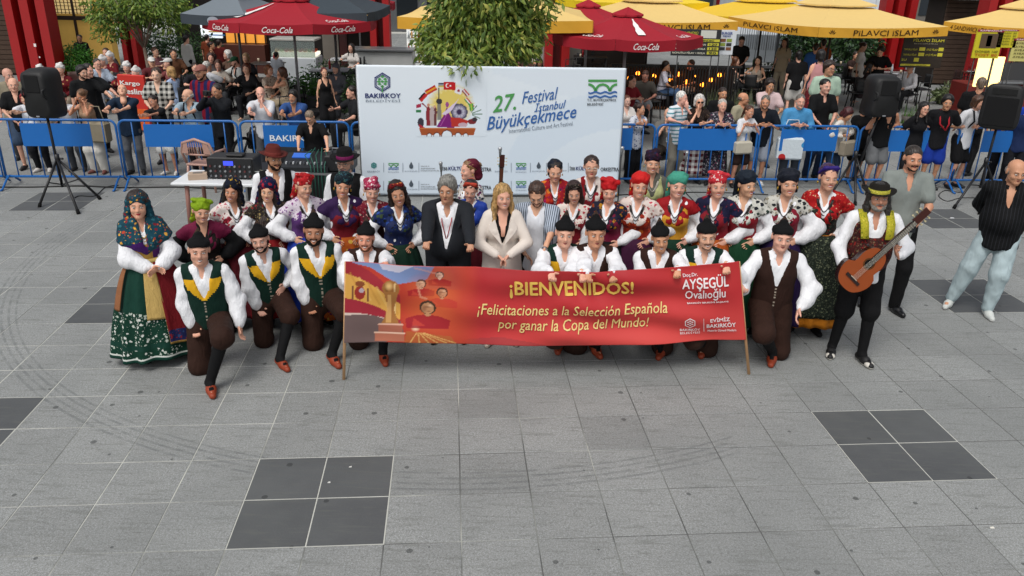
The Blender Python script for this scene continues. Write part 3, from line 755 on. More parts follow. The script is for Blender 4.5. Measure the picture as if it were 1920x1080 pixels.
def skirt(S, parent, mats, hem=.22, r0=.15, r1=.40, name='skirt', pleat=.022, npl=15, bands=None, ang=(-180, 180), z0=.12, puff=1., sqy=.82, off=0., seed=0, nr=22):
    """bands: list of (height above hem, material index) from the hem up"""
    W = S.pel+S.T@np.array([0, 0, z0]); C = np.array([S.pel[0]*.6, S.pel[1]+.02, hem]); n = 96; full = ang == (-180, 180)
    if not full: n = max(12, int(96*(ang[1]-ang[0])/360))
    V = []; F = []; mi = []
    for i in range(nr+1):
        t = i/nr; c = W*(1-t)+C*t; rr = r0+(r1-r0)*(t**.62)+off
        for k in range(n+(0 if full else 1)):
            a = R(ang[0]+(ang[1]-ang[0])*k/n); ph = a*npl+1.3*math.sin(a*3+seed)+.5*math.sin(t*4+a*2+seed)
            q = rr+pleat*(t**.7)*math.sin(ph)+.012*t*math.sin(a*2.3+seed)
            zz = c[2]+.012*t*math.sin(a*5+seed)
            V.append((c[0]+q*math.sin(a), c[1]-q*sqy*math.cos(a), zz))
    m_ = n+(0 if full else 1); H = W[2]-hem
    for i in range(nr):
        zm = H*(1-(i+.5)/nr); b = 0
        if bands:
            for (h0, h1, bm) in bands:
                if h0 <= zm < h1: b = bm
        for k in range(n):
            k2 = (k+1) % m_ if full else k+1
            F.append((i*m_+k, (i+1)*m_+k, (i+1)*m_+k2, i*m_+k2)); mi.append(b)
    # inner skin so that the cloth has two sides with a hem
    o = len(V); V2 = [(c_[0]+(v[0]-c_[0])*.975, c_[1]+(v[1]-c_[1])*.975, v[2]+.004) for v in V for c_ in [C]]
    F2 = [tuple(x+o for x in f[::-1]) for f in F]
    Fh = []
    i = nr
    for k in range(n):
        k2 = (k+1) % m_ if full else k+1; Fh.append((i*m_+k, o+i*m_+k, o+i*m_+k2, i*m_+k2))
    if not full:
        for i in range(nr): Fh += [(i*m_, o+i*m_, o+(i+1)*m_, (i+1)*m_), (i*m_+n, (i+1)*m_+n, o+(i+1)*m_+n, o+i*m_+n)]
    bm = bands[0][2] if bands and bands[0][0] == 0 else 0
    return mesh_obj(name, V+V2, F+F2+Fh, mats, mi+mi+[bm]*len(Fh), parent)
def shawl(S, parent, mat, vox, t=.032, low=.24, v=.045, name='shawl', mats=None, matfn=None, wide=1., wr=.006, z1=.2):
    P = torso_prims(S, t, .1)
    for q in (0, 1): P.append(cap(S.sh[q], S.sh[q]+(S.elb[q]-S.sh[q])*.38*wide, .045+t*.8, .060+t*.7, k=.02))
    if not S.sex == 'm': pass
    def cut(Pt):
        q = tf(S, Pt); return q[..., 2]-(low+.10*np.clip(np.abs(q[..., 0])/.16, 0, 1.6)-.02)
    P += [fnp(cut), vcut(S, z1+.06, .50, .006, v), cap(S.nb+np.array([0, 0, -.01]), S.nb+np.array([0, -.01, .14]), .052, .07, op='s', k=.01)]
    return garment(name, S, parent, P, mats or [mat], vox, matfn, wr, S.seed+1, f=45)
def necklace(S, parent, mat, n=2, r=.005):
    b = MB()
    for q in range(n):
        d = .11+.035*q; pts = []
        for k in range(15):
            t = k/14*2-1; x = .062*t*(1+.1*q); z = .47-d*(1-abs(t)**1.8); y = -.085-.030*(1-t*t) if S.sex == 'f' else -.09
            pts.append(S.pel+S.T2@np.array([x, y-.012+.02*(1-(1-t*t)), z]))
        b.tube(pts, r, 5)
    return b.build('necklace', mat, parent)
# headwear and hair in the head frame
def hput(S, V): return np.asarray(V)@S.HR.T+S.hc
def hgarment(name, S, parent, prims, mats, vox, matfn=None, wr=.003, f=60., seed=0.):
    V, F, mi = sdf_mesh(prims, vox, 1)
    if wr: V = wrinkle(V, F, wr, f, S.seed+seed, (1, 1, 1))
    if matfn is not None: mi = matfn(V[F].mean(1), mi)
    return mesh_obj(name, hput(S, V), F, mats, mi, parent)
FACE = lambda z=.075, r=.064, w=.062: ell((0, -.125, z-.10), (w+.005, r+.012, .10), op='s', k=.008)
def hairmat(col):
    k = ('hair', col)
    if k in MC: return MC[k]
    m, n, L, b = newmat('hair_'+str(len(MC))); tc = n.new('ShaderNodeTexCoord'); no = n.new('ShaderNodeTexNoise'); no.inputs['Scale'].default_value = 95; no.inputs['Detail'].default_value = 3
    mp = n.new('ShaderNodeMapping'); mp.inputs['Scale'].default_value = (1, .35, .14); mp.inputs['Rotation'].default_value = (.2, .1, .4); L.new(tc.outputs['Object'], mp.inputs[0]); L.new(mp.outputs[0], no.inputs['Vector'])
    rp = n.new('ShaderNodeValToRGB'); c = lin(col); e = rp.color_ramp.elements; e[0].position = .36; e[0].color = (*[x*.45 for x in c], 1); e[1].position = .62; e[1].color = (*[min(1, x*1.45) for x in c], 1)
    L.new(no.outputs['Fac'], rp.inputs[0]); L.new(rp.outputs[0], b.inputs['Base Color']); bp = n.new('ShaderNodeBump'); bp.inputs['Strength'].default_value = .8; bp.inputs['Distance'].default_value = .012
    L.new(no.outputs['Fac'], bp.inputs['Height']); L.new(bp.outputs[0], b.inputs['Normal']); b.inputs['Roughness'].default_value = .42; MC[k] = m; return m
def hair(S, parent, col, style='short', vox=.008):
    mt = hairmat(col)
    P = [ell((0, .022, .044), (.083, .096, .084))]
    if style == 'bald': return None
    if style == 'ring':
        P = [ell((0, .03, .0), (.084, .088, .055)), FACE(.09, .08, .07), ell((0, -.01, .10), (.085, .10, .055), op='s')]
    elif style == 'short': P += [cap((-.0, .05, .03), (0, .065, -.045), .064, .045, k=.02), FACE(.088), cap((-.09, -.05, -.02), (.09, -.05, -.02), .045, .045, op='s', k=.01)]
    elif style == 'under': P += [cap((-.0, .05, .03), (0, .065, -.045), .064, .045, k=.02), FACE(.088), cap((-.09, -.05, -.02), (.09, -.05, -.02), .045, .045, op='s', k=.01), fnp(lambda Pt: .040-Pt[..., 2])]
    elif style == 'full': P = [ell((0, .02, .052), (.091, .104, .088)), cap((0, .05, .03), (0, .07, -.05), .075, .055, k=.02), cap((-.078, .01, .03), (-.08, .02, -.03), .022, .018), cap((.078, .01, .03), (.08, .02, -.03), .022, .018), ell((-.008, -.125, -.012), (.064, .086, .105), op='s', k=.008)]
    elif style == 'long':
        P = [ell((0, .022, .046), (.087, .098, .088)), cap((0, .06, .03), (0, .10, -.17), .07, .075, (1, 0, 0), .6, k=.03)]
        for q in (-1, 1): P += [cap((q*.07, 0, .03), (q*.082, .0, -.10), .028, .03, k=.03), cap((q*.082, .0, -.10), (q*.095, -.05, -.24), .03, .022, k=.03)]
        P.append(ell((.006, -.115, -.020), (.059, .074, .10), op='s', k=.008))
    elif style == 'bob':
        P = [ell((0, .022, .046), (.088, .10, .088)), cap((0, .05, .02), (0, .07, -.07), .075, .065, k=.03)]
        for q in (-1, 1): P += [cap((q*.072, 0, .03), (q*.078, .0, -.07), .03, .026, k=.03)]
        P.append(ell((0, -.115, -.028), (.058, .072, .095), op='s', k=.008))
    elif style == 'bun':
        P += [cap((0, .05, .03), (0, .06, -.03), .066, .05, k=.02), ell((0, .12, .03), (.04, .04, .04)), FACE(.075)]
    elif style == 'pony':
        P += [cap((0, .05, .03), (0, .06, -.03), .066, .05, k=.02), cap((0, .12, .02), (0, .15, -.15), .03, .02), FACE(.075)]
    elif style == 'buzz': P = [ell((0, .017, .040), (.0785, .0955, .0835)), cap((0, .05, .03), (0, .062, -.04), .06, .043, k=.02), FACE(.096), cap((-.09, -.05, -.02), (.09, -.05, -.02), .045, .045, op='s', k=.01)]
    return hgarment('hair', S, parent, P, [mt], vox, None, .001 if style in ('buzz', 'ring') else .004, 90)
def beard(S, parent, col, full=1., vox=.006, stache=True):
    P = [cap((-.062, -.015, -.03), (-.03, -.058, -.082), .018, .028*full, k=.02), cap((.062, -.015, -.03), (.03, -.058, -.082), .018, .028*full, k=.02), ell((0, -.068, -.094), (.035, .034, .026*full), k=.02)]
    if stache: P.append(cap((-.026, -.088, -.05), (.026, -.088, -.05), .0085, .0085, k=.01))
    P.append(ell((0, -.105, -.0605), (.019, .022, .0085), op='s', k=.004))
    return hgarment('beard', S, parent, P, [cloth(col, .8, .9, 120, .35)], vox, None, .002, 120)
def montera(S, parent, vox, lining='#3a1416'):
    """peaked black felt cap with the brown flap folded up behind"""
    P = [ell((0, .014, .058), (.090, .107, .050), 0), cap((0, .01, .07), (0, .03, .122), .072, .034, (1, 0, 0), .9, 0, k=.02), cap((0, .03, .10), (.0, .06, .190), .044, .006, (1, 0, 0), .5, 1, k=.015),
         ell((0, -.075, .0), (.088, .07, .052), op='s', k=.008), ell((0, .02, -.02), (.08, .10, .06), op='s')]
    mf = lambda c, mi: np.where((c[:, 2] < .048) & (c[:, 1] < -.02), 2, np.where((c[:, 2] > .115+.5*(.03-c[:, 1])*0) & (c[:, 1] > .03), 1, 0))
    return hgarment('cap', S, parent, P, [cloth('#08080a', .9, .3), cloth('#3a2a22', .95, .5), cloth(lining, .8)], vox, mf, .002)
def headscarf(S, parent, mat, style, vox):
    if style == 'turban':
        P = [ell((0, .018, .05), (.087, .102, .080)), cap((0, .055, .03), (0, .07, -.04), .068, .055, k=.02), cap((-.07, -.045, .075), (.07, -.045, .075), .020, .020, k=.02), cap((0, -.06, .09), (.03, -.0, .135), .024, .034, k=.03), cap((.02, .0, .125), (-.06, .03, .11), .034, .026, k=.03), FACE(.064)]
    elif style == 'knot':       # wide folded kerchief with a loose side tail
        P = [ell((0, .018, .052), (.090, .104, .082)), cap((0, .055, .03), (.02, .08, -.06), .07, .06, k=.02), cap((.02, -.02, .115), (.075, .03, .075), .030, .030, k=.03), cap((.075, .04, .06), (.092, .06, -.10), .032, .022, (0, 1, 0), .6, k=.03), cap((-.055, -.055, .085), (.055, -.055, .09), .018, .020, k=.02), cap((-.03, .07, .0), (-.02, .10, -.16), .06, .05, (1, 0, 0), .5, k=.03), FACE(.069)]
    elif style == 'bow':
        P = [ell((0, .018, .052), (.089, .103, .082)), cap((0, .055, .03), (0, .08, -.05), .07, .06, k=.02), cap((.02, -.03, .125), (-.065, .01, .125), .024, .034, (0, 1, 0), .6, k=.02), cap((.02, -.03, .125), (.088, -.0, .095), .024, .034, (0, 1, 0), .6, k=.02), cap((-.02, .07, .0), (-.05, .09, -.14), .055, .045, (1, 0, 0), .5, k=.03), FACE(.070)]
    elif style == 'drape':      # hangs down to the shoulders
        P = [ell((0, .018, .050), (.090, .106, .086)), cap((0, .05, .02), (0, .11, -.17), .085, .10, (1, 0, 0), .7, k=.04), cap((-.075, .01, .02), (-.10, .01, -.17), .030, .045, k=.03), cap((.075, .01, .02), (.10, .01, -.17), .030, .045, k=.03), ell((0, -.12, -.035), (.062, .085, .105), op='s', k=.01)]
    elif style == 'half':       # tied behind, hair shows above the forehead
        P = [ell((0, .030, .052), (.086, .094, .078)), cap((0, .06, .02), (0, .10, -.09), .07, .06, k=.02), cap((0, .09, .0), (-.03, .13, -.12), .04, .02), ell((0, -.115, -.005), (.075, .095, .11), op='s', k=.01)]
    elif style == 'hijab':
        P = [ell((0, .018, .048), (.086, .102, .082)), cap((0, .03, -.02), (0, .03, -.17), .08, .105, (1, 0, 0), .85, k=.04), ell((0, -.125, -.02), (.056, .075, .078), op='s', k=.01)]
    elif style == 'band':
        P = [ell((0, .015, .045), (.084, .1, .088)), FACE(.07), fnp(lambda Pt: .02-(Pt[..., 2]+.55*(Pt[..., 1]+.02)*-1)), ]
        P = [cap((-.078, .02, .03), (-.05, -.04, .10), .016, .02), cap((-.05, -.04, .10), (.05, -.04, .10), .02, .02), cap((.05, -.04, .10), (.078, .02, .03), .02, .016), ell((0, .05, .05), (.075, .075, .072))]
    return hgarment('headscarf', S, parent, P, [mat] if not isinstance(mat, list) else mat, vox, None, .005, 55)
def fedora(S, parent, crown, band, brim=.155, tilt=0., bandmat=None, dome=.105):
    b = MB(); n = 28
    pr = [(.078, .035), (brim*.7, .032), (brim, .045), (brim+.003, .050), (brim*.7, .042), (.092, .044), (.092, .046), (.090, .080), (.086, .082), (.080, .044+dome*.8), (.060, .046+dome), (.03, .04+dome*.9), (0.0005, .04+dome*.86)]
    V = []; F = []; mi = []
    for r, z in pr:
        for k in range(n):
            a = 2*math.pi*k/n; zz = z+(.020*abs(math.cos(a))**3*(r/brim)**2 if r > .1 else 0); V.append((r*math.cos(a)*.95, r*math.sin(a)*1.08+.012, zz))
    for i in range(len(pr)-1):
        for k in range(n): F.append((i*n+k, i*n+(k+1) % n, (i+1)*n+(k+1) % n, (i+1)*n+k)); mi.append(1 if i == 6 else 0)
    V = np.array(V)@np.array(Matrix.Rotation(R(tilt), 3, 'X')).T
    return mesh_obj('hat', hput(S, V), F, [crown, band], mi, parent)
def capvisor(S, parent, mat, vox=.009):
    P = [ell((0, .016, .050), (.084, .100, .076)), ell((0, -.10, .052), (.062, .075, .010), k=.01), FACE(.045), fnp(lambda Pt: Pt[..., 2]-.032)]
    return hgarment('cap', S, parent, P, [mat], vox, None, 0)
def glasses(S, parent, col='#15120f', dark=False, up=0.):
    b = MB()
    for q in (-1, 1):
        pts = [(q*.031+.021*math.cos(t)*1.1, -.104, .001+up+.016*math.sin(t)) for t in np.linspace(0, 2*math.pi, 11)[:-1]]
        b.tube(hput(S, pts), .0022, 4, closed=True)
        b.tube(hput(S, [(q*.054, -.102, .004+up), (q*.078, -.02, .004+up)]), .002, 4)
        if dark:
            c = hput(S, [(q*.031, -.105, .001+up)]+pts); b.add(c, [(0, i+1, (i+1) % 10+1) for i in range(10)], 0, False)
    b.tube(hput(S, [(-.01, -.105, .003+up), (.01, -.105, .003+up)]), .002, 4)
    return b.build('glasses', plain(col, .3), parent)
def earrings(S, parent, col='#c9a23a'):
    b = MB()
    for q in (-1, 1): b.tube(hput(S, [(q*.086, .0, -.035), (q*.088, -.002, -.06)]), [.004, .008], 5)
    return b.build('earrings', plain(col, .3, .8), parent)
def collar(S, parent, mat, r=.062, h=.03):
    b = MB(); n = 16; V = []; F = []
    for i, (rr, z) in enumerate(((r+.012, -.02), (r+.004, h*.6), (r-.002, h), (r+.012, h*.4), (r+.020, -.005))):
        for k in range(n):
            a = R(-155+310*k/(n-1))+math.pi; V.append(S.nb+S.T@np.array([rr*math.sin(a), -rr*.95*math.cos(a)-.005-.012*(math.cos(a) > 0), z+.006*0-(.018*max(0, math.cos(a)))]))
    for i in range(4):
        for k in range(n-1): F.append((i*n+k, i*n+k+1, (i+1)*n+k+1, (i+1)*n+k))
    return mesh_obj('collar', V, F, mat, None, parent)

SKIN = {'fair': '#e3b5a0', 'light': '#dba68c', 'tan': '#c58e6e', 'olive': '#b98262', 'brown': '#9a6546', 'red': '#d9957c'}
PEOPLE = []
def person(px, py, Y, label, sex='f', H=None, yaw=0., skin='light', brow='#241812', mouth='closed', q=0, hat=0., group=None, fat=0., lips=None, s=None, z0=0., **kw):
    """put the top of the head at pixel (px,py) on the plane y=Y of the square; the feet stand on the ground below"""
    vox = (.025, .036, .042)[q]; hvox = (.0080, .0115, .0145)[q]
    tgt = atY(px, py, Y)
    s_ = s or 1.
    a = R(yaw); loc = np.array([tgt[0], Y, z0])
    arms0 = kw.pop('arms', ('side', 'side')); kfw = kw.pop('kfoot', None)
    def tol(p):
        d = np.array(p)-loc; return np.array([d[0]*math.cos(a)+d[1]*math.sin(a), -d[0]*math.sin(a)+d[1]*math.cos(a), d[2]])/s_
    for it in range(4):
        arms = []
        for A in arms0:
            if isinstance(A, dict) and 'w' in A: A = {k_: v_ for k_, v_ in A.items() if k_ != 'w'} | {'abs': tol(A['w'])}
            arms.append(A)
        kf = None if kfw is None else tol(at(*kfw))
        S = skeleton(sex, s=s_, arms=arms, kfoot=kf, **kw); g_ = random.Random(int(px*7+py*13)); S.HR = S.HR@np.diag([g_.uniform(.94, 1.05), g_.uniform(.96, 1.03), g_.uniform(.95, 1.04)]); topv = S.hc+S.HR@np.array([0, .01, .122+hat])
        if s is None: s_ = min(max((tgt[2]-z0)/topv[2], .80), 1.13)
        off = np.array([topv[0]*math.cos(a)-topv[1]*math.sin(a), topv[0]*math.sin(a)+topv[1]*math.cos(a)])*s_
        loc = np.array([tgt[0]-off[0], Y-off[1], z0])
    S.s = s_; S.seed = (px*.37+py*.11) % 6.28; S.yaw = yaw
    e = empty('person', label, 'person', (tgt[0]-off[0], Y-off[1], z0), a, s_, group)
    S.vox = vox; S.gv = (.018, .027, .034)[q]; S.hv = (.0105, .015, .019)[q]; S.e = e; S.q = q
    if lips is None: lips = '#8e3b35' if sex == 'm' else '#a32028' if q == 0 else '#a04840'
    j_ = g_.uniform(.88, 1.10); sk_ = lin(SKIN.get(skin, skin)); sk_ = tuple(round(min(1, c_*j_*f_), 4) for c_, f_ in zip(sk_, (1, g_.uniform(.95, 1.04), g_.uniform(.92, 1.06))))
    body(S, e, vox, sex, sk_, brow, mouth, hvox, lips, fat)
    PEOPLE.append((label, round(s_, 2), round(topv[2]*s_, 2)))
    return S, e
def lw(S, p):     # person-local point to world
    a = R(S.yaw); p = np.array(p)*S.s; l = S.e.location
    return np.array([l[0]+p[0]*math.cos(a)-p[1]*math.sin(a), l[1]+p[0]*math.sin(a)+p[1]*math.cos(a), l[2]+p[2]])
def wl(S, p):     # world to person-local (before the person is made: give loc/yaw/scale)
    l = S.e.location; a = -R(S.yaw); d = np.array(p)-np.array(l); return np.array([d[0]*math.cos(a)-d[1]*math.sin(a), d[0]*math.sin(a)+d[1]*math.cos(a), d[2]])/S.s
# ------------------------------------------------------------------ the banner held in front
pl, pr_ = at(644, 713), at(1405, 703)
BL, BR = pl.copy(), pr_.copy()
TLp, TRp = atY(648, 490, pl[1]+.02), atY(1386, 490, pr_[1]+.03)
BLp, BRp = atY(645, 643, pl[1]), atY(1399, 637, pr_[1])
def ban_top(px): return BL[1]+(BR[1]-BL[1])*(px-648)/740+.02
_tx = np.array([648, 750, 860, 900, 1000, 1110, 1200, 1300, 1386]); _ty = np.array([490, 496, 499, 501, 508, 511, 506, 499, 490])
_bx = np.array([645, 800, 1000, 1150, 1300, 1399]); _by = np.array([643, 644, 647, 646, 641, 637])
def _z(px, py, Y): return atY(px, py, Y)[2]
_tz = np.array([_z(a, b, ban_top(a)) for a, b in zip(_tx, _ty)]); _tX = np.array([atY(a, b, ban_top(a))[0] for a, b in zip(_tx, _ty)])
_bz = np.array([_z(a, b, ban_top(a)-.02) for a, b in zip(_bx, _by)]); _bX = np.array([atY(a, b, ban_top(a)-.02)[0] for a, b in zip(_bx, _by)])
_tu = (_tX-_tX[0])/(_tX[-1]-_tX[0]); _bu = (_bX-_bX[0])/(_bX[-1]-_bX[0])
def banner(u, v, off=0.):
    zt, zb = np.interp(u, _tu, _tz), np.interp(u, _bu, _bz); xt, xb = _tX[0]+(_tX[-1]-_tX[0])*u, _bX[0]+(_bX[-1]-_bX[0])*u
    x = xb+(xt-xb)*v; z = zb+(zt-zb)*v; y = BL[1]+(BR[1]-BL[1])*u+.02*v
    e = min(1, 12*min(u, 1-u)); m = math.exp(-((u-.66)/.25)**2)
    y += e*(.014*math.sin(9*u+2.5*v)+.010*math.sin(21*u-6*v+1)+m*(.018*math.sin(15*(v+.6*abs(u-.55))+3)+.008*math.sin(30*u+11*v))+.008*math.sin(15*u+14*v))
    for uc in (.185, .32, .56, .60, .68): y += .012*math.exp(-((u-uc)/.012)**2)*max(0, v-.45)*math.sin(6*v); y += .010*math.exp(-((u-uc-.07*(1-v))/.018)**2)*v
    return (x, y-off, z)
bt = empty('banner', 'long red welcome banner with yellow lettering carried by the kneeling row on two poles', 'banner', ((BL[0]+BR[0])/2, BL[1], 0))
bo = np.array(bt.location)
bf = lambda off=0.: (lambda u, v: tuple(np.array(banner(u, v, off))-bo))
C = Canvas(460, 100, bg='#bb3034')
U, V = C.U, C.V
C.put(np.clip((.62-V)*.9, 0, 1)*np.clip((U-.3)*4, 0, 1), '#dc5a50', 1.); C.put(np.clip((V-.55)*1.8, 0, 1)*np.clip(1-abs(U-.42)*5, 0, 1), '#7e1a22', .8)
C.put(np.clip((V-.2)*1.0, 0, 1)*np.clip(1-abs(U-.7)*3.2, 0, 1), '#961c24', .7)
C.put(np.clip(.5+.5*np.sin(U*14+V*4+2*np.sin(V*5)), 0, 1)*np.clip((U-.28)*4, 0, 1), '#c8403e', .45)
C.poly([(.28, .0), (.5, .0), (.46, .05), (.38, .1), (.30, .07)], '#8a3a3c', .5)
C.put(np.clip((.33-U)*14, 0, 1), '#bb3c2c'); C.put(np.clip((U-.13)*9, 0, 1)*np.clip((.34-U)*8, 0, 1), '#cf5a38', .8)
C.poly([(0, 0), (.1, 0), (.145, .12), (.13, .36), (0, .42)], '#6d5a58'); C.poly([(0, 1), (.22, 1), (.20, .82), (.13, .76), (.06, .94)], '#7f93c0'); C.poly([(.08, 1), (.17, 1), (.13, .90), (.09, .93)], '#c9c6d8')
C.put(np.clip((U-.16)*10, 0, 1)*(V > .7)*np.clip((.3-U)*8, 0, 1), '#8a4a60', .6)
def wv(u): return .045*math.sin(u*26)
def band(y0, y1, s0, s1, col, u1=.135):
    us = np.linspace(0, u1, 12); C.poly([(u, y0+s0*u+wv(u)) for u in us]+[(u, y1+s1*u+wv(u)) for u in us[::-1]], col)
band(.84, 1.02, -2.6, -2.9, '#9e2a34'); band(.55, .86, -1.9, -2.6, '#dca650'); band(.38, .56, -1.1, -1.9, '#a02a38'); band(.345, .38, -.6, -1.1, '#d8c4b8')
for k in range(5): C.line([(.012+.022*k, .86-.05*k), (.04+.022*k, .60-.06*k)], .012, '#eac070' if k % 2 else '#c48a3c', .5, 4.5)
C.ell(.036, .63, .013, .085, '#9a3028'); C.ell(.036, .74, .012, .035, '#8a4a28'); C.ell(.040, .66, .006, .03, '#b8a8b0'); C.line([(.018, .70), (.018, .55)], .012, '#7a4a34', 1, 4.5); C.line([(.056, .68), (.056, .53)], .012, '#7a4a34', 1, 4.5)
# a plain gold cup on a round base
C.ell(.112, .70, .024, .12, '#e8b070', .5, .9); C.ell(.112, .70, .021, .10, '#a06a34'); C.line([(.098, .74), (.106, .60), (.104, .45)], .014, '#6a4020', .6, 4.5); C.line([(.122, .76), (.120, .60), (.122, .30)], .010, '#f0cf94', .7, 4.5); C.ell(.118, .67, .010, .05, '#7a4a26', .5, .8); C.ell(.107, .73, .012, .06, '#e0b878', 1, .8); C.poly([(.094, .66), (.130, .66), (.118, .42), (.132, .24), (.088, .24), (.105, .42)], '#a56f3a'); C.poly([(.104, .62), (.112, .62), (.112, .26), (.098, .26)], '#d9a868', .8)
C.poly([(.082, .24), (.140, .24), (.140, .13), (.082, .13)], '#a86450'); C.poly([(.072, .13), (.145, .13), (.145, .02), (.072, .02)], '#b87058'); C.line([(.082, .235), (.14, .235)], .008, '#e0b09a', 1, 4.5); C.line([(.072, .125), (.145, .125)], .008, '#e8c0a8', 1, 4.5)
C.poly([(.145, 0), (.27, 0), (.26, .10), (.15, .16)], '#b86a38', .7)
for k in range(6): C.line([(.175+.004*k, .14), (.16+.022*k, .01)], .006, '#f0c878', .7, 4.5)
C.ell(.172, .20, .012, .05, '#ffe8c0', 1, .9)
# generic cheering players
def player(cx, cy, r, hair_, skin_, shirt='#a82028'):
    C.ell(cx, cy-r*2, r*3.4, r*13, '#e0783c', .35, .9); C.poly([(cx-r*2.4, cy-r*12), (cx+r*2.4, cy-r*12), (cx+r*2.6, cy-r*7), (cx+r*1.4, cy-r*5), (cx, cy-r*4), (cx-r*1.4, cy-r*5), (cx-r*2.6, cy-r*7)], shirt, .9); C.poly([(cx-r*.2, cy-r*11), (cx-r*1.8, cy-r*11), (cx-r*1.6, cy-r*6.5)], '#d8503c', .5); C.ell(cx, cy-r*3.6, r*.4, r*1.6, skin_); C.ell(cx, cy+r*.3, r*.95, r*4.2, hair_); C.ell(cx, cy-r*.3, r*.72, r*3.4, skin_)
    C.ell(cx-r*.42, cy-r*.6, r*.42, r*3.0, '#7a4630', .55, .7); C.ell(cx, cy+r*.5, r*.55, r*.45, '#6a3a28', .7, .6); C.ell(cx+r*.1, cy-r*2.0, r*.3, r*.4, '#7a302a', .7, .6); C.ell(cx+r*.3, cy+r*1.4, r*.35, r*1.1, '#f4d0b0', .5, .8)
player(.232, .885, .0115, '#6a4a44', '#e8b8a0'); player(.186, .765, .0130, '#5a3a30', '#e0a888'); player(.238, .66, .0150, '#4a2a24', '#c48a68', '#c03a30'); player(.202, .46, .0215, '#4a3426', '#c48e66', '#a01c2c')
C.line([(.175, .78), (.185, .60), (.20, .58)], .012, '#e0a080', .6, 4.5); C.line([(.17, .97), (.23, .90)], .010, '#d9a090', .5, 4.5)
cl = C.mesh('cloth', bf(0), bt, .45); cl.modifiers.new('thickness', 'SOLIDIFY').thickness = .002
CRE = plain('#e8cf86', .5, var=.02); GOLD = plain('#ecc25a', .5, var=.08, nscale=6); WH = plain('#efe6e6', .5, var=.02)
K = bf(.0085)
lettering('lettering', '¡BIENVENIDOS!', K, (.408, .635, .722, .865), GOLD, bt, .026)
lettering('lettering', '¡Felicitaciones a la Selección Española', K, (.325, .375, .805, .555), CRE, bt, .004, .22)
lettering('lettering', 'por ganar la Copa del Mundo!', K, (.375, .175, .757, .36), CRE, bt, .004, .22)
lettering('lettering', 'Doç.Dr.', K, (.852, .865, .890, .915), WH, bt, .015)
lettering('lettering', 'AYŞEGÜL', K, (.848, .685, .966, .87), WH, bt, .02, .1)
lettering('lettering', 'Ovalıoğlu', K, (.855, .545, .958, .705), WH, bt, .012, .4, 3)
lettering('lettering', 'BAKIRKÖY BELEDİYE BAŞKANI', K, (.858, .505, .962, .535), WH, bt, .02)
lettering('lettering', 'BAKIRKÖY', K, (.834, .145, .885, .185), WH, bt, .015); lettering('lettering', 'BELEDİYESİ', K, (.834, .10, .885, .14), WH, bt, .0)
lettering('lettering', 'EVİMİZ', K, (.912, .265, .962, .325), WH, bt, .02); lettering('lettering', 'BAKIRKÖY', K, (.902, .185, .976, .25), WH, bt, .02); lettering('lettering', 'Huzurlu Güvenli Modern', K, (.904, .125, .976, .155), WH, bt, .01, .2)
def flat(name, polys, fn, mat, parent):
    V = []; F = []
    for p in polys: F.append(tuple(range(len(V), len(V)+len(p)))); V += [fn(u, v) for u, v in p]
    return mesh_obj(name, V, F, mat, None, parent, smooth=False)
def hexring(cx, cy, rx, ry, th=.16):
    out = []
    for k in range(6):
        a, b_ = R(60*k+90), R(60*k+150); P = [(cx+rx*math.cos(a)*q, cy+ry*math.sin(a)*q) for q in (1, 1-th)]+[(cx+rx*math.cos(b_)*q, cy+ry*math.sin(b_)*q) for q in (1-th, 1)]; out.append(P)
    return out
def logo_cells(cx, cy, rx, ry):
    out = []
    for (i, j) in ((0, 2), (-1, 1), (1, 1), (0, 0), (-1, -1), (1, -1), (0, -2)):
        x, y = cx+i*rx*.36, cy+j*ry*.24; out.append([(x-rx*.26, y+ry*.06), (x, y-ry*.10), (x+rx*.26, y+ry*.06), (x, y+ry*.16)])
    return out
flat('emblem', hexring(.860, .265, .015, .075)+logo_cells(.860, .265, .015, .07), K, WH, bt)
flat('divider', [[(.8945, .125), (.8955, .125), (.8955, .325), (.8945, .325)]], K, WH, bt)
for (t, f, n_) in ((TLp, pl, 0), (TRp, pr_, 1)):
    b = MB(); d = unit(t-f); b.bar(np.array(f)-bo+np.array([0, .016, 0.002]), np.array(t)-bo+np.array([0, .016, -.01]), .0135, n=10); b.build('pole', plain('#c89c70', .55, var=.12, nscale=20), bt)
# ------------------------------------------------------------------ printed stage backdrop
def bline(x): return 12.42+.07*x
n_b = np.array([.07, -1, 0]); n_b /= np.linalg.norm(n_b)
def bdpt(px, py, off=0.):
    d = FW*FPX+RT*(px-960)+UP*(540-py); p0 = np.array([0, 12.42, 0]); t = ((p0-CAM)@n_b)/(d@n_b); return CAM+d*t+n_b*off
tl_, tr_ = bdpt(668, 122), bdpt(1174, 127); zt_ = (tl_[2]+tr_[2])/2
bd = empty('stage_backdrop', 'wide pale blue printed festival backdrop standing behind the costumed group', 'backdrop', ((tl_[0]+tr_[0])/2, (tl_[1]+tr_[1])/2, 0))
bdo = np.array(bd.location)
KB = lambda off: (lambda u, v: tuple(bdpt(u, -v, off)-bdo))
xl, xr = tl_[0], tr_[0]
def panel(u, v, off=0.):
    x = xl+(xr-xl)*u; y = 12.42+.07*x; return tuple(np.array([x, y, .04+(zt_-.04)*v])+n_b*(off+.0012*math.sin(u*17+v*3)*math.sin(3.14*v))-bdo)
C = Canvas(120, 60, bg='#e4edf4'); U, V = C.U, C.V
C.put(np.clip(1-V*1.1, 0, 1), '#d5e2ee'); C.put(((U-.95)**2+((V-.15)*.6)**2 < .40**2) & ((U-1.02)**2+((V-.02)*.7)**2 > .36**2), '#d2e0ed', .7); C.put((V > .55+.5*(U-.55)) & (U > .5) & (V > 1.25-.6*U), '#dae5ef', .5)
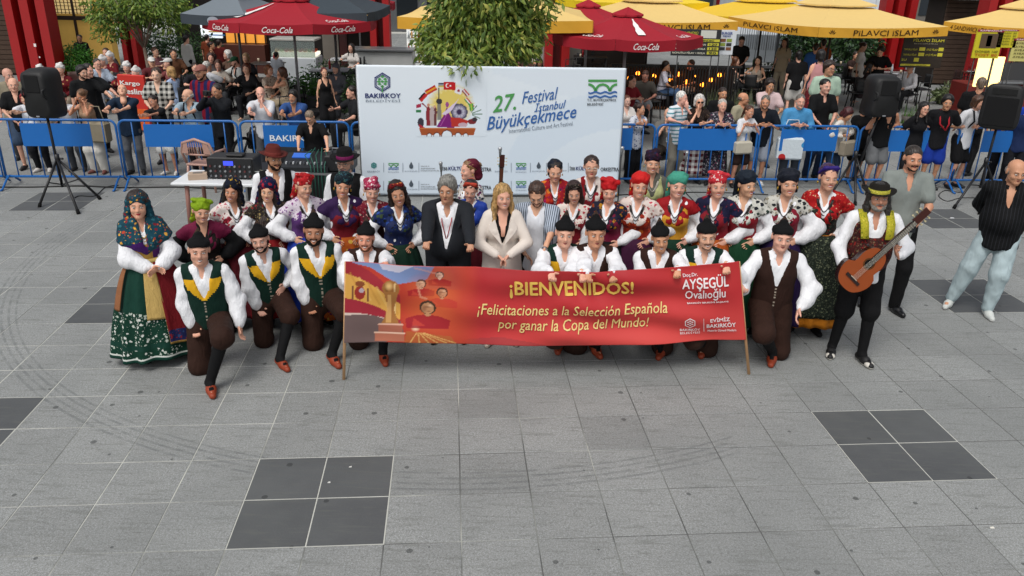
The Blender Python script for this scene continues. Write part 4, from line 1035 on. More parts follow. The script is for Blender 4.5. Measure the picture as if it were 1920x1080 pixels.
o = C.mesh('printed_sheet', panel, bd, .5); o.modifiers.new('thickness', 'SOLIDIFY').thickness = .003
b = MB()
for u in (0, 1):
    p = np.array(panel(u, 0))-n_b*.03; b.bar(p+np.array([0, 0, -.04]), p+np.array([0, 0, zt_-.05]), .02)
for v in (.02, .97): b.bar(np.array(panel(0, v))-n_b*.03, np.array(panel(1, v))-n_b*.03, .018)
for u in (.08, .92): p = np.array(panel(u, 0)); b.bar(p-n_b*.03, p-n_b*.8+np.array([0, 0, -.035]), .018); b.bar(np.array(panel(u, .6))-n_b*.03, p-n_b*.8+np.array([0, 0, -.03]), .014)
b.build('frame', plain('#8a8c90', .4, .7), bd)
NAVY, GREEN, BLUE, GRY, DK = plain('#27336e', .5), plain('#4d9a52', .5), plain('#3566a8', .5), plain('#7a8694', .5), plain('#20262e', .5)
k1 = KB(.007); L = lambda t, x0, y0, x1, y1, m, **k: lettering('lettering', t, k1, (x0, -y1, x1, -y0), m, bd, **k)
L('BAKIRKÖY'.replace('Ö', 'O'), 685, 175, 751, 183.5, NAVY, bold=.03); L('BELEDİYESİ', 686, 185.5, 751, 191.5, GRY)
def px_poly(name, polys, m, off=.007): return flat(name, [[(x, -y) for x, y in p] for p in polys], KB(off), m, bd)
def ring(cx, cy, rx, ry, th, n=6, a0=90):
    out = []
    for k in range(n):
        a, c = R(360/n*k+a0), R(360/n*(k+1)+a0); out.append([(cx+rx*q*math.cos(t), cy+ry*q*math.sin(t)) for t, q in ((a, 1), (a, 1-th), (c, 1-th), (c, 1))])
    return out
px_poly('emblem', ring(717, 154, 17, 18.5, .13)+ring(717, 154, 13.5, 15, .10), NAVY)
px_poly('emblem', [[(717+x*5.2-4, 153+y*4.6), (717+x*5.2, 153+y*4.6-3.2), (717+x*5.2+4, 153+y*4.6), (717+x*5.2, 153+y*4.6+2)] for x, y in ((0, -2), (-1, -1), (1, -1), (0, 0), (-1, 1), (1, 1), (0, 2), (-1.3, 0), (1.3, 0))]+[[(715.8, 160), (718.2, 160), (718.2, 173), (715.8, 173)]], GREEN, .0085)
L('27.', 922, 178, 967, 208, GREEN, bold=.015, shear=.35, rot=8)
L('Festival', 977, 168, 1048, 190, BLUE, bold=.006, shear=.5, rot=8); L('İstanbul', 1000, 186, 1062, 206, BLUE, bold=.006, shear=.5, rot=8)
L('Büyükçekmece', 911, 208, 1082, 240, BLUE, bold=.010, shear=.45, rot=8); L('International Culture and Art Festival', 954, 234.5, 1074, 242.5, GRY, rot=7)
L('T.C. BÜYÜKÇEKMECE', 1101, 184.5, 1155, 190.5, DK, bold=.012); L('BELEDİYESİ', 1101, 192, 1131, 197.5, DK, bold=.012)
def bridge(cx, cy, s_, off=.007):     # bar, three arches and two waves
    g = [[(cx-27*s_, cy-18*s_), (cx+27*s_, cy-18*s_), (cx+27*s_, cy-13.5*s_), (cx-27*s_, cy-13.5*s_)]]
    for ax, a0, a1 in ((0, 0, 180), (-27, 0, 90), (27, 90, 180)):
        n = 10
        for k in range(n):
            a, c = R(a0+(a1-a0)*k/n), R(a0+(a1-a0)*(k+1)/n); g.append([(cx+(ax+r_*math.cos(t))*s_, cy+(4-r_*1.0*math.sin(t))*s_) for t, r_ in ((a, 15), (a, 10.5), (c, 10.5), (c, 15))])
    px_poly('emblem', g, GREEN, off); w_ = []
    for yy in (6.5, 14):
        for k in range(14):
            f = lambda q: 1.6*math.sin(q*1.35); x0, x1 = cx+(-27+54*k/14)*s_, cx+(-27+54*(k+1)/14)*s_
            w_.append([(x0, cy+(yy+f(k)-1.7)*s_), (x1, cy+(yy+f(k+1)-1.7)*s_), (x1, cy+(yy+f(k+1)+1.7)*s_), (x0, cy+(yy+f(k)+1.7)*s_)])
    px_poly('emblem', w_, BLUE, off+.001)
bridge(1130, 167, 1.)
def smallrow(y, xs0, xs1=None):
    for x0 in xs0:
        px_poly('emblem', ring(x0+34, y-5, 6, 6, .5)+[[(x0+31, y-5), (x0+34, y-8), (x0+37, y-5), (x0+34, y-2)]], plain('#4a8a8a', .5)); L('BAKIRKÖY', x0+22, y+4, x0+46, y+8, GRY)
        bridge(x0+71, y-3, .36); L('BÜYÜKÇEKMECE', x0+61, y+6, x0+81, y+9, GRY)
        px_poly('emblem', [[(x0+104, y-12), (x0+108, y-4), (x0+107, y), (x0+104, y+1.5), (x0+101, y), (x0+100, y-4)]], plain('#4a5560', .5)); L('BÜYÜKŞEHİR', x0+92, y+4, x0+116, y+7.5, GRY)
        for q, t in enumerate(('GENÇLİK VE', 'SPOR HİZMETLERİ', 'DAİRESİ BAŞKANLIĞI')): L(t, x0+122, y-5+4.2*q, x0+122+(16, 27, 34)[q], y-2+4.2*q, DK)
        px_poly('divider', [[(x0+q, y-10), (x0+q+.8, y-10), (x0+q+.8, y+8), (x0+q, y+8)] for q in (52, 88, 118, 159)], GRY)
        L('İBB', x0+162, y-4, x0+172, y+4, DK, bold=.008); L('KÜLTÜR', x0+174, y-4, x0+205, y+4, NAVY, bold=.03); L('ORKESTRA', x0+220, y-1, x0+254, y+6, DK, bold=.02)
for y_ in (315, 349, 381): smallrow(y_, (667, 906))
# the round festival picture: flags, a sun, a tower, dancers, a plate and an arched bridge
C = Canvas(132, 112, 780, 912, -256, -146, bg='#e4edf4'); C.put(np.clip(1-((C.V+385)/263)*1.1, 0, 1), '#d5e2ee')
C.ell(845, -196, 46, 42, '#dfc75a', .95, .35)
for k in range(13):
    a = R(190-k*16.5); C.poly([(845+30*math.cos(a-.07), -200+30*math.sin(a-.07)), (845+46*math.cos(a), -200+44*math.sin(a)), (845+30*math.cos(a+.07), -200+30*math.sin(a+.07))], '#e8d890')
def fl(x, y, w_, h, rot, cols, vert=False):
    a = R(rot); n = len(cols)
    for k, c in enumerate(cols):
        if vert: q = [(-w_/2+w_*k/n, -h/2), (-w_/2+w_*(k+1)/n, -h/2), (-w_/2+w_*(k+1)/n, h/2), (-w_/2+w_*k/n, h/2)]
        else: q = [(-w_/2, h/2-h*k/n), (w_/2, h/2-h*k/n), (w_/2, h/2-h*(k+1)/n), (-w_/2, h/2-h*(k+1)/n)]
        C.poly([(x+u*math.cos(a)-v*math.sin(a), y+u*math.sin(a)+v*math.cos(a)) for u, v in q], c)
fl(793, -182, 17, 9, 48, ['#1a1a1a', '#b8202a', '#c8342a']); fl(808, -169, 22, 10, 30, ['#b8202a', '#e09a2a', '#c0382a']); fl(827, -159, 10, 8, 0, ['#20283a', '#8a90a0', '#c9b04a']); fl(843, -161, 22, 15, -3, ['#c01a22']); C.ell(839, -160.5, 3.6, 4, '#f0e8e8'); C.ell(840.3, -160.5, 2.9, 3.2, '#c01a22'); C.ell(844.5, -160.8, 1.4, 1.6, '#f0e8e8')
fl(860, -170, 13, 12, -20, ['#e6e4e8']); C.ell(860, -170, 2.6, 2.6, '#a02a3a'); fl(873, -174, 15, 7, -50, ['#c8202a', '#e4e0e0', '#8a1a30']); fl(880, -193, 22, 7, -50, ['#c0202a', '#e8e8e8', '#3a8a4a']); fl(884, -201, 8, 14, 10, ['#4a9a4a', '#a8c040', '#4a9a4a'], True)
C.poly([(781, -196), (790, -194), (789, -201), (780, -203)], '#a82848'); C.poly([(780, -206), (790, -206), (790, -211), (780, -211)], '#2f7a48')
C.line([(823, -165), (823, -190)], .8, '#3a3c44'); C.ell(823.5, -190, 5.6, 5.4, '#34343c'); C.poly([(820, -195), (827, -195), (828, -225), (820, -225)], '#6a7078', .85)
for k in range(10):
    a = R(36*k); C.ell(861+11*math.cos(a), -210+11*math.sin(a), 5.4, 5.4, '#565468')
C.ell(861, -210, 12.5, 12.5, '#8e8aa0'); 
for k in range(10): a = R(36*k+18); C.ell(861+8*math.cos(a), -210+8*math.sin(a), 2.2, 2.2, '#b9b6c6')
C.ell(861, -210, 4.6, 4.6, '#3a2a4c')
C.poly([(838, -200), (842, -212), (852, -232), (852, -240), (818, -238), (832, -216)], '#7c1f74'); C.poly([(828, -214), (856, -190), (862, -182), (848, -206), (836, -216)], '#d8c8e0'); C.ell(838.5, -196, 3.2, 5, '#9a4a8a'); C.line([(826, -236), (838, -214)], 1, '#a24a98')
C.poly([(845, -220), (862, -221), (878, -226), (874, -238), (846, -238)], '#b8342c'); C.ell(885, -228, 8, 5, '#7a2a30'); C.ell(890, -224, 5, 4, '#3a3238'); C.ell(868, -234, 9, 4, '#c9b8c4', .8)
for x, c in ((803, '#8a2a34'), (815, '#6a3a3c'), (810, '#b8a8a8')): C.ell(x, -205, 3.6, 5, c); C.poly([(x-4.5, -208), (x+4.5, -208), (x+3.4, -236), (x-3.4, -236)], c)
C.ell(803, -197, 2.6, 3, '#c89078'); C.ell(815, -200, 2.4, 2.8, '#d0a088'); C.line([(801, -202), (792, -194)], 1.2, '#8a2a34'); C.ell(789, -230, 6, 9, '#3c3844'); C.poly([(785, -232), (798, -240), (796, -246), (787, -242)], '#b02838')
for (x1, y1, x2, y2) in ((886, -212, 902, -206), (886, -214, 904, -214), (886, -216, 900, -222), (884, -210, 894, -198)): C.line([(x1, y1), (x2, y2)], .9, '#6a8a78')
C.poly([(786, -241), (892, -241), (888, -254), (790, -254)], '#a5532c'); C.line([(788, -241), (890, -241)], 1.0, '#c87a44')
for x, r_ in ((805, 4), (819, 5.2), (838, 9.5), (859, 5.2), (873, 4)): C.ell(x, -255, r_+1.2, r_+2.4, '#6a2c18'); C.ell(x, -255.5, r_, r_+1, '#e0eaf2')
C.mesh('festival_picture', KB(.003), bd, .5)
# ------------------------------------------------------------------ parasols
LW = plain('#efe9e6', .6); LB = plain('#3a2410', .7)
def parasol(name, label, cs, ze, rise, col, vh=.2, tier=False, polec='#8f8f92', group='cafe parasols', txt=None, under=None, deco=False, side_txt=None):
    """cs: edge corners (x,y) counterclockwise seen from above, first edge faces the camera"""
    cs = [np.array(c, float) for c in cs]; n = len(cs); c0 = sum(cs)/n
    e = empty(name, label, 'parasol', (c0[0], c0[1], 0), group=group); O = np.array([c0[0], c0[1], 0]); m = cloth(col, .8, .15, 6, .04)
    pts = [np.array([c[0], c[1], ze])-O for c in cs]; ap = np.array([0, 0, ze+rise])
    lim = .32 if tier else .16
    V = []; F = []; nr, ns = 8, 10
    for k in range(n):
        a, b_ = pts[k], pts[(k+1) % n]; base = len(V)
        for i in range(nr+1):
            t = i/nr*(1-lim)
            for j in range(ns+1):
                s_ = j/ns; p = a*(1-s_)+b_*s_; sag = 4*s_*(1-s_)
                q = p*(1-t)+ap*t; q = q+np.array([0, 0, -.035*sag*(1-t)-.10*rise*math.sin(math.pi*t)])
                V.append(q)
        for i in range(nr):
            for j in range(ns): F.append((base+i*(ns+1)+j, base+i*(ns+1)+j+1, base+(i+1)*(ns+1)+j+1, base+(i+1)*(ns+1)+j))
    o = mesh_obj('canopy', V, F, m, None, e, smooth=False); o.modifiers.new('thickness', 'SOLIDIFY').thickness = .004
    tt = lim+.05; V = []; F = []
    for k in range(n):
        a, b_ = pts[k]*tt+ap*(1-tt), pts[(k+1) % n]*tt+ap*(1-tt); up_ = np.array([0, 0, .07]); base = len(V)
        tp = ap+up_*1.2
        for j in range(6):
            s_ = j/5; p = a*(1-s_)+b_*s_+up_*.6-np.array([0, 0, .02*4*s_*(1-s_)]); V += [p, p*.5+tp*.5, p-np.array([0, 0, .035])]
        V.append(tp); top_ = len(V)-1
        for j in range(5): F += [(base+3*j, base+3*j+3, base+3*j+4, base+3*j+1), (base+3*j+1, base+3*j+4, top_), (base+3*j+2, base+3*j+5, base+3*j+3, base+3*j)]
    mesh_obj('vent', V, F, m, None, e, smooth=False).modifiers.new('thickness', 'SOLIDIFY').thickness = .004
    for k in range(n):
        a, b_ = pts[k], pts[(k+1) % n]; V = []; F = []; L_ = np.linalg.norm(b_-a); out = np.cross(b_-a, [0, 0, 1.])/L_
        for j in range(13):
            s_ = j/12; p = a*(1-s_)+b_*s_+out*.004; dz = -.035*4*s_*(1-s_); w_ = .012*math.sin(s_*L_*5+k)
            V += [p+np.array([0, 0, dz]), p+out*w_+np.array([0, 0, dz-vh*(1-.10*abs(math.sin(s_*math.pi*6))*0)])]
        for j in range(12): F.append((2*j, 2*j+2, 2*j+3, 2*j+1))
        o = mesh_obj('valance', V, F, m if under is None else cloth(under, .7, .15, 6, .05), None, e, smooth=False); o.modifiers.new('thickness', 'SOLIDIFY').thickness = .003
    b = MB()
    for p in pts: b.bar(p*.99+np.array([0, 0, -.02]), ap*.98+np.array([0, 0, -.12]), .012, n=5)
    for p in pts: b.bar(p*.5+ap*.5-np.array([0, 0, .10]), (0, 0, ze-.35), .011, n=5)
    b.build('ribs', plain('#6a6a6c', .4, .4), e)
    b = MB(); b.bar((0, 0, .06), (0, 0, ze+rise-.05), .032, n=12); b.build('pole', plain(polec, .4, .4), e)
    b = MB(); b.box((0, 0, .04), (.75, .75, .06)); b.bar((0, 0, .07), (0, 0, .35), .045); b.build('base', plain('#4a4a4c', .8), e)
    def on_val(k, off=.016):
        a, b_ = pts[k], pts[(k+1) % n]; L_ = np.linalg.norm(b_-a); out = np.cross(b_-a, [0, 0, 1.])/L_
        return (lambda u, v: tuple(a*(1-u)+b_*u+out*off+np.array([0, 0, -.035*4*u*(1-u)-vh*(1-v)])))
    def on_can(k, off=.02):
        a, b_ = pts[k], pts[(k+1) % n]
        return (lambda u, v: tuple((a*(1-u)+b_*u)*(1-v)+ap*v+np.array([0, 0, off-.035*4*u*(1-u)*(1-v)-.10*rise*math.sin(math.pi*v)])))
    return e, on_val, on_can
def oct_(cx, cy, r, rot=22.5): return [(cx+r*math.sin(R(rot+45*k-180+22.5+0)), cy-0+r*math.cos(R(rot+45*k-180+22.5))) for k in range(8)][::-1]
def octo(cx, cy, r, a0): return [(cx+r*math.cos(R(a0+45*k)), cy+r*math.sin(R(a0+45*k))) for k in range(8)]
def cola(e, ov, oc, ks, cs):
    for k in ks: lettering('lettering', 'Coca-Cola', ov(k), (.30, .22, .72, .80), LW, e, bold=.012, shear=.45)
    for k in cs: lettering('lettering', 'Coca-Cola', oc(k), (.30, .06, .70, .16), LW, e, bold=.012, shear=.45)
def bottle(e, oc, k):
    f = oc(k, .024); P = [(.42, .20), (.58, .20), (.60, .34), (.57, .46), (.60, .56), (.54, .66), (.54, .74), (.46, .74), (.46, .66), (.40, .56), (.43, .46), (.40, .34)]
    V = []; F = []
    for i in range(6): V += [f(*P[i]), f(*P[11-i])]
    for i in range(5): F.append((2*i, 2*i+2, 2*i+3, 2*i+1))
    mesh_obj('bottle_print', V, F, LW, None, e, smooth=False)
c = atY(548, 20, 19.0); e, ov, oc = parasol('parasol', 'large red eight-sided parasol with white drink lettering left of the backdrop', octo(c[0], 19.0, 1.95, -112.5+4), 2.24, .46, '#9c1f2c', .20, group='red parasols')
cola(e, ov, oc, (7, 1, 0), (1,)); bottle(e, oc, 7); bottle(e, oc, 2) if 0 else bottle(e, oc, 1) if 0 else None
c = atY(1176, 40, 16.9); e, ov, oc = parasol('parasol', 'red eight-sided parasol with a white bottle print above the right end of the backdrop', octo(c[0], 16.9, 1.52, -112.5+8), 2.22, .42, '#9c1f2c', .20, group='red parasols')
cola(e, ov, oc, (0,), (7, 1)); bottle(e, oc, 0)
c = atY(1102, 30, 20.2); e, ov, oc = parasol('parasol', 'red parasol half hidden behind the one with the bottle print', octo(c[0], 20.2, 1.5, -112.5), 2.22, .42, '#9c1f2c', .20, group='red parasols'); cola(e, ov, oc, (7,), ())
c = atY(672, 12, 27.0); e, ov, oc = parasol('parasol', 'small distant red parasol between the grey parasol and the twin columns', octo(c[0], 27, 1.2, -112.5), 2.25, .3, '#9c1f2c', .22, group='red parasols'); cola(e, ov, oc, (0,), ())
def square(pa, pb, ze, depth=None):
    a, b_ = at(pa[0], pa[1], ze)[:2], at(pb[0], pb[1], ze)[:2]; d = b_-a; L_ = np.linalg.norm(d); nrm = np.array([-d[1], d[0]])/L_*(depth or L_); return [a, b_, b_+nrm, a+nrm]
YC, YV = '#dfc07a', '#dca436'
def yell(label, pa, pb, ze, rise, txt=None, depth=None, col=YC, val=YV):
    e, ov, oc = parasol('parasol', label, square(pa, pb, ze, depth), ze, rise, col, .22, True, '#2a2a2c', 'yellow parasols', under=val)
    if txt:
        lettering('lettering', txt, ov(0), (.26, .22, .76, .80), LB, e, bold=.006)
        for u in (.08, .88):
            V = []; F = []; f = ov(0)
            for k in range(5):
                a = R(30+30*k); cx_, cy_ = u+.02, .25; b0 = len(V)
                V += [f(cx_+.006*math.cos(a), cy_+.10*math.sin(a)), f(cx_+.020*math.cos(a-.18), cy_+.40*math.sin(a-.18)), f(cx_+.032*math.cos(a), cy_+.62*math.sin(a)), f(cx_+.020*math.cos(a+.18), cy_+.40*math.sin(a+.18))]; F.append((b0, b0+1, b0+2, b0+3))
            mesh_obj('emblem', V, F, LB, None, e, smooth=False)
        lettering('lettering', txt, ov(3), (.2, .25, .8, .75), LB, e, bold=.006, nud=(-.0005, 0, 0))
    return e, ov, oc
yell('yellow square parasol lettered PiLAVCI iSLAM in the foreground row at right', (1536, 51), (1779, 50), 2.25, .62, 'PiLAVCI iSLAM')
yell('yellow square parasol lettered PiLAVCI iSLAM behind the red bottle parasol', (1158, 40), (1384, 40), 2.25, .62, 'PiLAVCI iSLAM')
yell('plain yellow parasol behind the leafy tree above the backdrop', (745, 31), (1112, 39), 2.5, .62)
yell('bright yellow parasol at the left behind the lettered one', (1409, 34), (1600, 33), 2.25, .55, 'PiLAVCI iSLAM', col='#e0bb3c', val='#e6bd18')
e, ov, oc = yell('yellow parasol with hanging price posters at the far right edge', (1771, 40), (1962, 55), 2.25, .62, None)
lettering('lettering', '4 SANDWICH TOST', ov(0), (.08, .2, .52, .72), LB, e, bold=.004, shear=.2)
yell('distant bright yellow parasol near the top edge by the red column', (1146, 5), (1330, 5), 2.5, .5, None, col='#e6c63a', val='#e8c820')
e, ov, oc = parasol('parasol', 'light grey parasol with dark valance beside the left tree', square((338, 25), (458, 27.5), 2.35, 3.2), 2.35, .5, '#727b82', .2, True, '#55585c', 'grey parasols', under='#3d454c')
c2 = ov(0); V = [c2(.5, .5)]+[c2(.5+.09*math.cos(t), .5+.42*math.sin(t)) for t in np.linspace(0, 2*math.pi, 17)[:-1]]; mesh_obj('emblem', V, [(0, i+1, (i+1) % 16+1) for i in range(16)], plain('#9aa6b0', .6), None, e, smooth=False)
parasol('parasol', 'dark grey parasol behind the large red one', square((500, 20), (688, 24), 2.42, 3.4), 2.42, .5, '#3b444b', .2, True, '#55585c', 'grey parasols')

# ------------------------------------------------------------------ red steel columns, buildings behind
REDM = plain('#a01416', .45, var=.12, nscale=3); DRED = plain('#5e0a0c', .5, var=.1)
def column(label, px0, px1, pyb, nf=3, H=7.):
    a, b_ = at(px0, pyb), at(px1, pyb); W = b_[0]-a[0]; e = empty('steel_column', label, 'column', ((a[0]+b_[0])/2, a[1], 0), GY*.6, group='red steel columns')
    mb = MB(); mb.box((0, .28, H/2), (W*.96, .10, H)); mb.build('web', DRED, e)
    w_ = W/(nf*1.55)
    for k in range(nf):
        x = -W/2+w_/2+(W-w_)*k/max(nf-1, 1); MB().box((x, 0, H/2), (w_, .56, H)).build('flange', REDM, e)
    MB().box((0, .05, .03), (W+.15, .8, .06)).build('base_plate', DRED, e)
    return e
ca = column('massive red ribbed steel column at the far left', 50, 128, 172)
MBs = MB(); 
for dx, z, s_ in ((.10, 1.25, .06), (.06, .62, .05), (.16, .95, .03)): MBs.box((dx, -.285, z), (s_, .004, s_*1.3))
MBs.build('sticker', LW, ca)
column('slender red twin column rising left of the leafy tree', 700, 736, 150, 2)
column('red column behind the trunk of the left tree', 246, 274, 150, 2)
column('red column seen under the yellow parasol right of the leafy tree', 1019, 1064, 140, 2)
column('red column behind the centre yellow parasol', 1338, 1380, 70, 2)
column('red ribbed column behind the lettered yellow parasol at right', 1632, 1686, 131)
column('red ribbed column beside the price posters at far right', 1806, 1868, 176)
def plank_wall(name, label, x0, x1, Y, H, mat, rz=0., pl_=.14, cat='building', roof=None):
    e = empty(name, label, cat, ((x0+x1)/2, Y, 0), rz); W = x1-x0
    MB().box((0, .6, H/2), (W, 1.1, H)).build('wall', plain('#2a2420', .9), e)
    k = 0; z = .05
    while z < H-.02 and k < 60:
        MB().box((0, rnd.uniform(-.004, .004), z+pl_/2), (W, .05, pl_-.015)).build('cladding_board', mat, e); z += pl_; k += 1
    MB().box((0, .3, H+.12), (W+.3, 1.9, .24)).build('fascia', plain('#c3c7ca', .6), e)
    return e
WOODB = plain('#4a3a30', .75, var=.3, nscale=5)
x0, x1 = at(1690, 143)[0], at(1885, 143)[0]; kb = plank_wall('clad_kiosk', 'dark brown board clad kiosk wall behind the right parasols', x0, x1, 27.4, 2.7, WOODB, .05)
x0 = atY(-60, 100, 24.9)[0]; x1 = atY(52, 100, 24.9)[0]; plank_wall('clad_kiosk', 'dark brown board clad wall at the far left behind the spectators', x0-2, x1, 24.9, 4.2, WOODB, .05)
# yellow lit shop with a grid window
a, b_ = atY(92, 60, 27.5), atY(186, 60, 27.5)
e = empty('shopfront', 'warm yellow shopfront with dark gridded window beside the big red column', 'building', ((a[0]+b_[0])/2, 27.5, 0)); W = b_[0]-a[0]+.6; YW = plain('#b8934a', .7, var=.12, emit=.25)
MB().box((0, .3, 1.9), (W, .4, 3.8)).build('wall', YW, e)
f = MB(); f.box((.06, .06, 1.9), (.07, .06, 3.8)); f.box((.06, .05, 1.52), (W*.92, .05, .13)); f.build('frame', plain('#2a1a10', .6), e)
gl = MB().box((-.2, .085, 2.5), (W*.78, .02, 1.7)).build('window', plain('#e8c98a', .3, emit=.55), e); g = MB()
for k in range(15): g.box((-.2-W*.39+W*.78*k/14, .06, 2.5), (.02, .02, 1.7))
for k in range(16): g.box((-.2, .055, 1.68+1.62*k/15), (W*.78, .02, .018))
g.build('grille', plain('#4a3416', .6), gl)
# run of dark shops behind the left parasols
def block(name, label, px0, px1, Y, H, col, cat='building', rough=.8, depth=1.2, z=0.):
    a, b_ = atY(px0, 60, Y), atY(px1, 60, Y); e = empty(name, label, cat, ((a[0]+b_[0])/2, Y, z)); MB().bevbox((0, depth/2, H/2), (b_[0]-a[0], depth, H), .02).build('wall', plain(col, rough, var=.2, nscale=3), e); return e, b_[0]-a[0]
def shop(label, px0, px1, Y, dz0, dz1, wallc, parts):
    e, W = block('shop', label, px0, px1, Y, 4.6, wallc)
    for (nm, q0, q1, z0, z1, c_, em, dy) in parts:
        xa, xb = atY(q0, 60, Y)[0]-e.location[0], atY(q1, 60, Y)[0]-e.location[0]
        MB().bevbox(((xa+xb)/2, -dy/2, (z0+z1)/2), (xb-xa, dy, z1-z0), .01).build(nm, plain(c_, .5, emit=em, var=.15, nscale=6), e)
    return e
def zY(py, Y): return atY(900, py, Y)[2]
sh = shop('dark snack shop with lit counter and glowing menu board behind the large red parasol', 330, 700, 27, 0, 4, '#1b1715', [
    ('menu_board', 378, 417, zY(84, 26.6), zY(40, 26.6), '#dfe6ea', .9, .06), ('serving_window', 424, 498, zY(92, 26.6), zY(66, 26.6), '#d08a34', .8, .05), ('counter', 420, 502, 0, zY(93, 26.6), '#4a2216', 0, .5),
    ('shutter', 604, 634, 0, zY(60, 26.6), '#6a645c', 0, .06), ('door', 636, 650, 0, zY(62, 26.6), '#3a0a0a', 0, .06), ('lamp_panel', 682, 700, zY(56, 26.6), zY(34, 26.6), '#ffc46a', 1.5, .05)])
for k in range(4):
    x = atY(432+19*k, 60, 26.5)[0]-sh.location[0]; MB().box((x, -.09, (zY(92, 26.6)+zY(66, 26.6))/2), (.04, .04, .5)).build('mullion', plain('#2a1408', .6), sh)
for k in range(6): MB().box((atY(397, 60, 26.5)[0]-sh.location[0], -.075, zY(47+6.2*k, 26.6)), (.52, .012, .035)).build('menu_line', plain(('#2a7ac0', '#c8a020', '#2a7ac0')[k % 3], .5), sh)
e, W = block('display_case', 'white lit refrigerated display case under the large red parasol', 503, 588, 24.2, .78, '#b7bcc0', 'display case', .4, .9)
MB().bevbox((0, .45, 1.28), (W, .85, .06), .01).build('lid', plain('#b0aea8', .4), e); MB().box((0, .05, 1.02), (W*.98, .02, .46)).build('glass', plain('#b8c4c0', .1, trans=.7), e); MB().bevbox((0, .45, .86), (W*.95, .7, .10), .01).build('lit_shelf', plain('#f2ecd8', .4, emit=1.2), e)
b = MB()
for k in range(9): b.bevbox((-W*.42+W*.105*k, .45, .96), (W*.07, .3, .09), .02, mat=k % 3)
b.build('food', [plain('#c08a3a', .6), plain('#8a9a3a', .6), plain('#b84a2a', .6)], e)['kind'] = 'stuff'
e, W = block('service_counter', 'long pale grey counter behind the twin red column', 655, 772, 24.5, .98, '#a9aba9', 'counter', .5, .7); MB().bevbox((0, .32, 1.02), (W+.1, .85, .06), .01).build('worktop', plain('#5a5c5e', .4), e)
e, W = block('drinks_fridge', 'brightly lit bottle fridge left of the leafy tree', 762, 808, 25.2, .35, '#b02020', 'fridge', .5, .6); MB().bevbox((0, .3, 1.15), (W, .55, 1.6), .02).build('cabinet', plain('#d8dad6', .4, emit=.5), e)
for k in range(4):
    sf_ = MB().box((0, -.0, .6+.36*k), (W*.95, .06, .02)).build('shelf', plain('#9a9c9a', .4), e)
    for q in range(7): MB().bar((-W*.42+W*.14*q, -.0, .61+.36*k), (-W*.42+W*.14*q, -.0, .80+.36*k), .03, .015, n=6).build('bottle', plain(('#2a7a3a', '#b02018', '#c8d0d4', '#d08a20')[(q+k) % 4], .3), sf_)
shop('dim shop interior with warm lights behind the centre red column', 960, 1215, 29, 0, 4, '#2a2320', [('counter', 985, 1090, 0, zY(84, 28.6), '#9a9a96', 0, .4), ('sign', 1090, 1180, zY(24, 28.6), zY(4, 28.6), '#4a3a30', 0, .06), ('sign_panel', 1130, 1142, zY(60, 28.6), zY(10, 28.6), '#b07a3a', .1, .07)])
# rail with glowing lamps of the rice bar
e = empty('bar_front', 'black slatted bar front with warm glowing lamps under the centre yellow parasol', 'bar', (atY(1265, 110, 21.2)[0], 21.2, 0)); X = e.location[0]
xa, xb = atY(1150, 110, 21.2)[0]-X, atY(1390, 110, 21.2)[0]-X
for k in range(46): MB().box((xa+(xb-xa)*k/45, 0, .55), (.035, .03, 1.1)).build('slat', plain('#101010', .5), e)
MB().box(((xa+xb)/2, 0, 1.12), (xb-xa+.1, .08, .05)).build('rail', plain('#161616', .5), e); MB().box(((xa+xb)/2, .75, .5), (xb-xa, .6, 1.0)).build('counter', plain('#1c1512', .7), e)
MB().box(((xa+xb)/2-.3, .35, 1.72), ((xb-xa)*.75, .12, .16)).build('lit_sign', plain('#d8a84a', .5, emit=.8), e)
GLOW = plain('#ff8a2a', .4, emit=6.)
for k in range(13):
    x = xa+(xb-xa)*(.08+.065*k); z = .62+.32*((k*37) % 5)/5; MB().lathe([(.0005, -.05), (.05, -.02), (.055, .02), (.03, .06), (.0005, .07)], 8, (x, .2, z)).build('lamp', GLOW, e)
def board(name, label, p0, p1, Y, mat, lines, cat='menu board', frame='#101010', tilt=0., lm='#c8c23a', extra=None):
    a, b_ = atY(p0[0], p0[1], Y), atY(p1[0], p1[1], Y); w_, h = b_[0]-a[0], a[2]-b_[2]
    e = empty(name, label, cat, ((a[0]+b_[0])/2, Y, b_[2])); MB().bevbox((0, .02, h/2), (w_, .03, h), .004).build('panel', mat, e)
    fn = lambda u, v: ((u-.5)*w_, -.002, v*h)
    for (t, u0, v0, u1, v1, c_, bd_) in lines:
        if t is None: x = MB(); x.add([(fn(u0, v0)), fn(u1, v0), fn(u1, v1), fn(u0, v1)], [(0, 1, 2, 3)], 0, False); x.build('printed_panel', plain(c_, .6), e)
        else: lettering('lettering', t, (lambda u, v: ((u-.5)*w_, -.006, v*h)), (u0, v0, u1, v1), plain(c_, .6), e, bold=bd_)
    MB().bar((-w_*.35, .04, 0), (-w_*.35, .04, -b_[2]), .012).build('post', plain('#202020', .5), e); MB().bar((w_*.35, .04, 0), (w_*.35, .04, -b_[2]), .012).build('post', plain('#202020', .5), e)
    return e
YL = '#c6bf36'
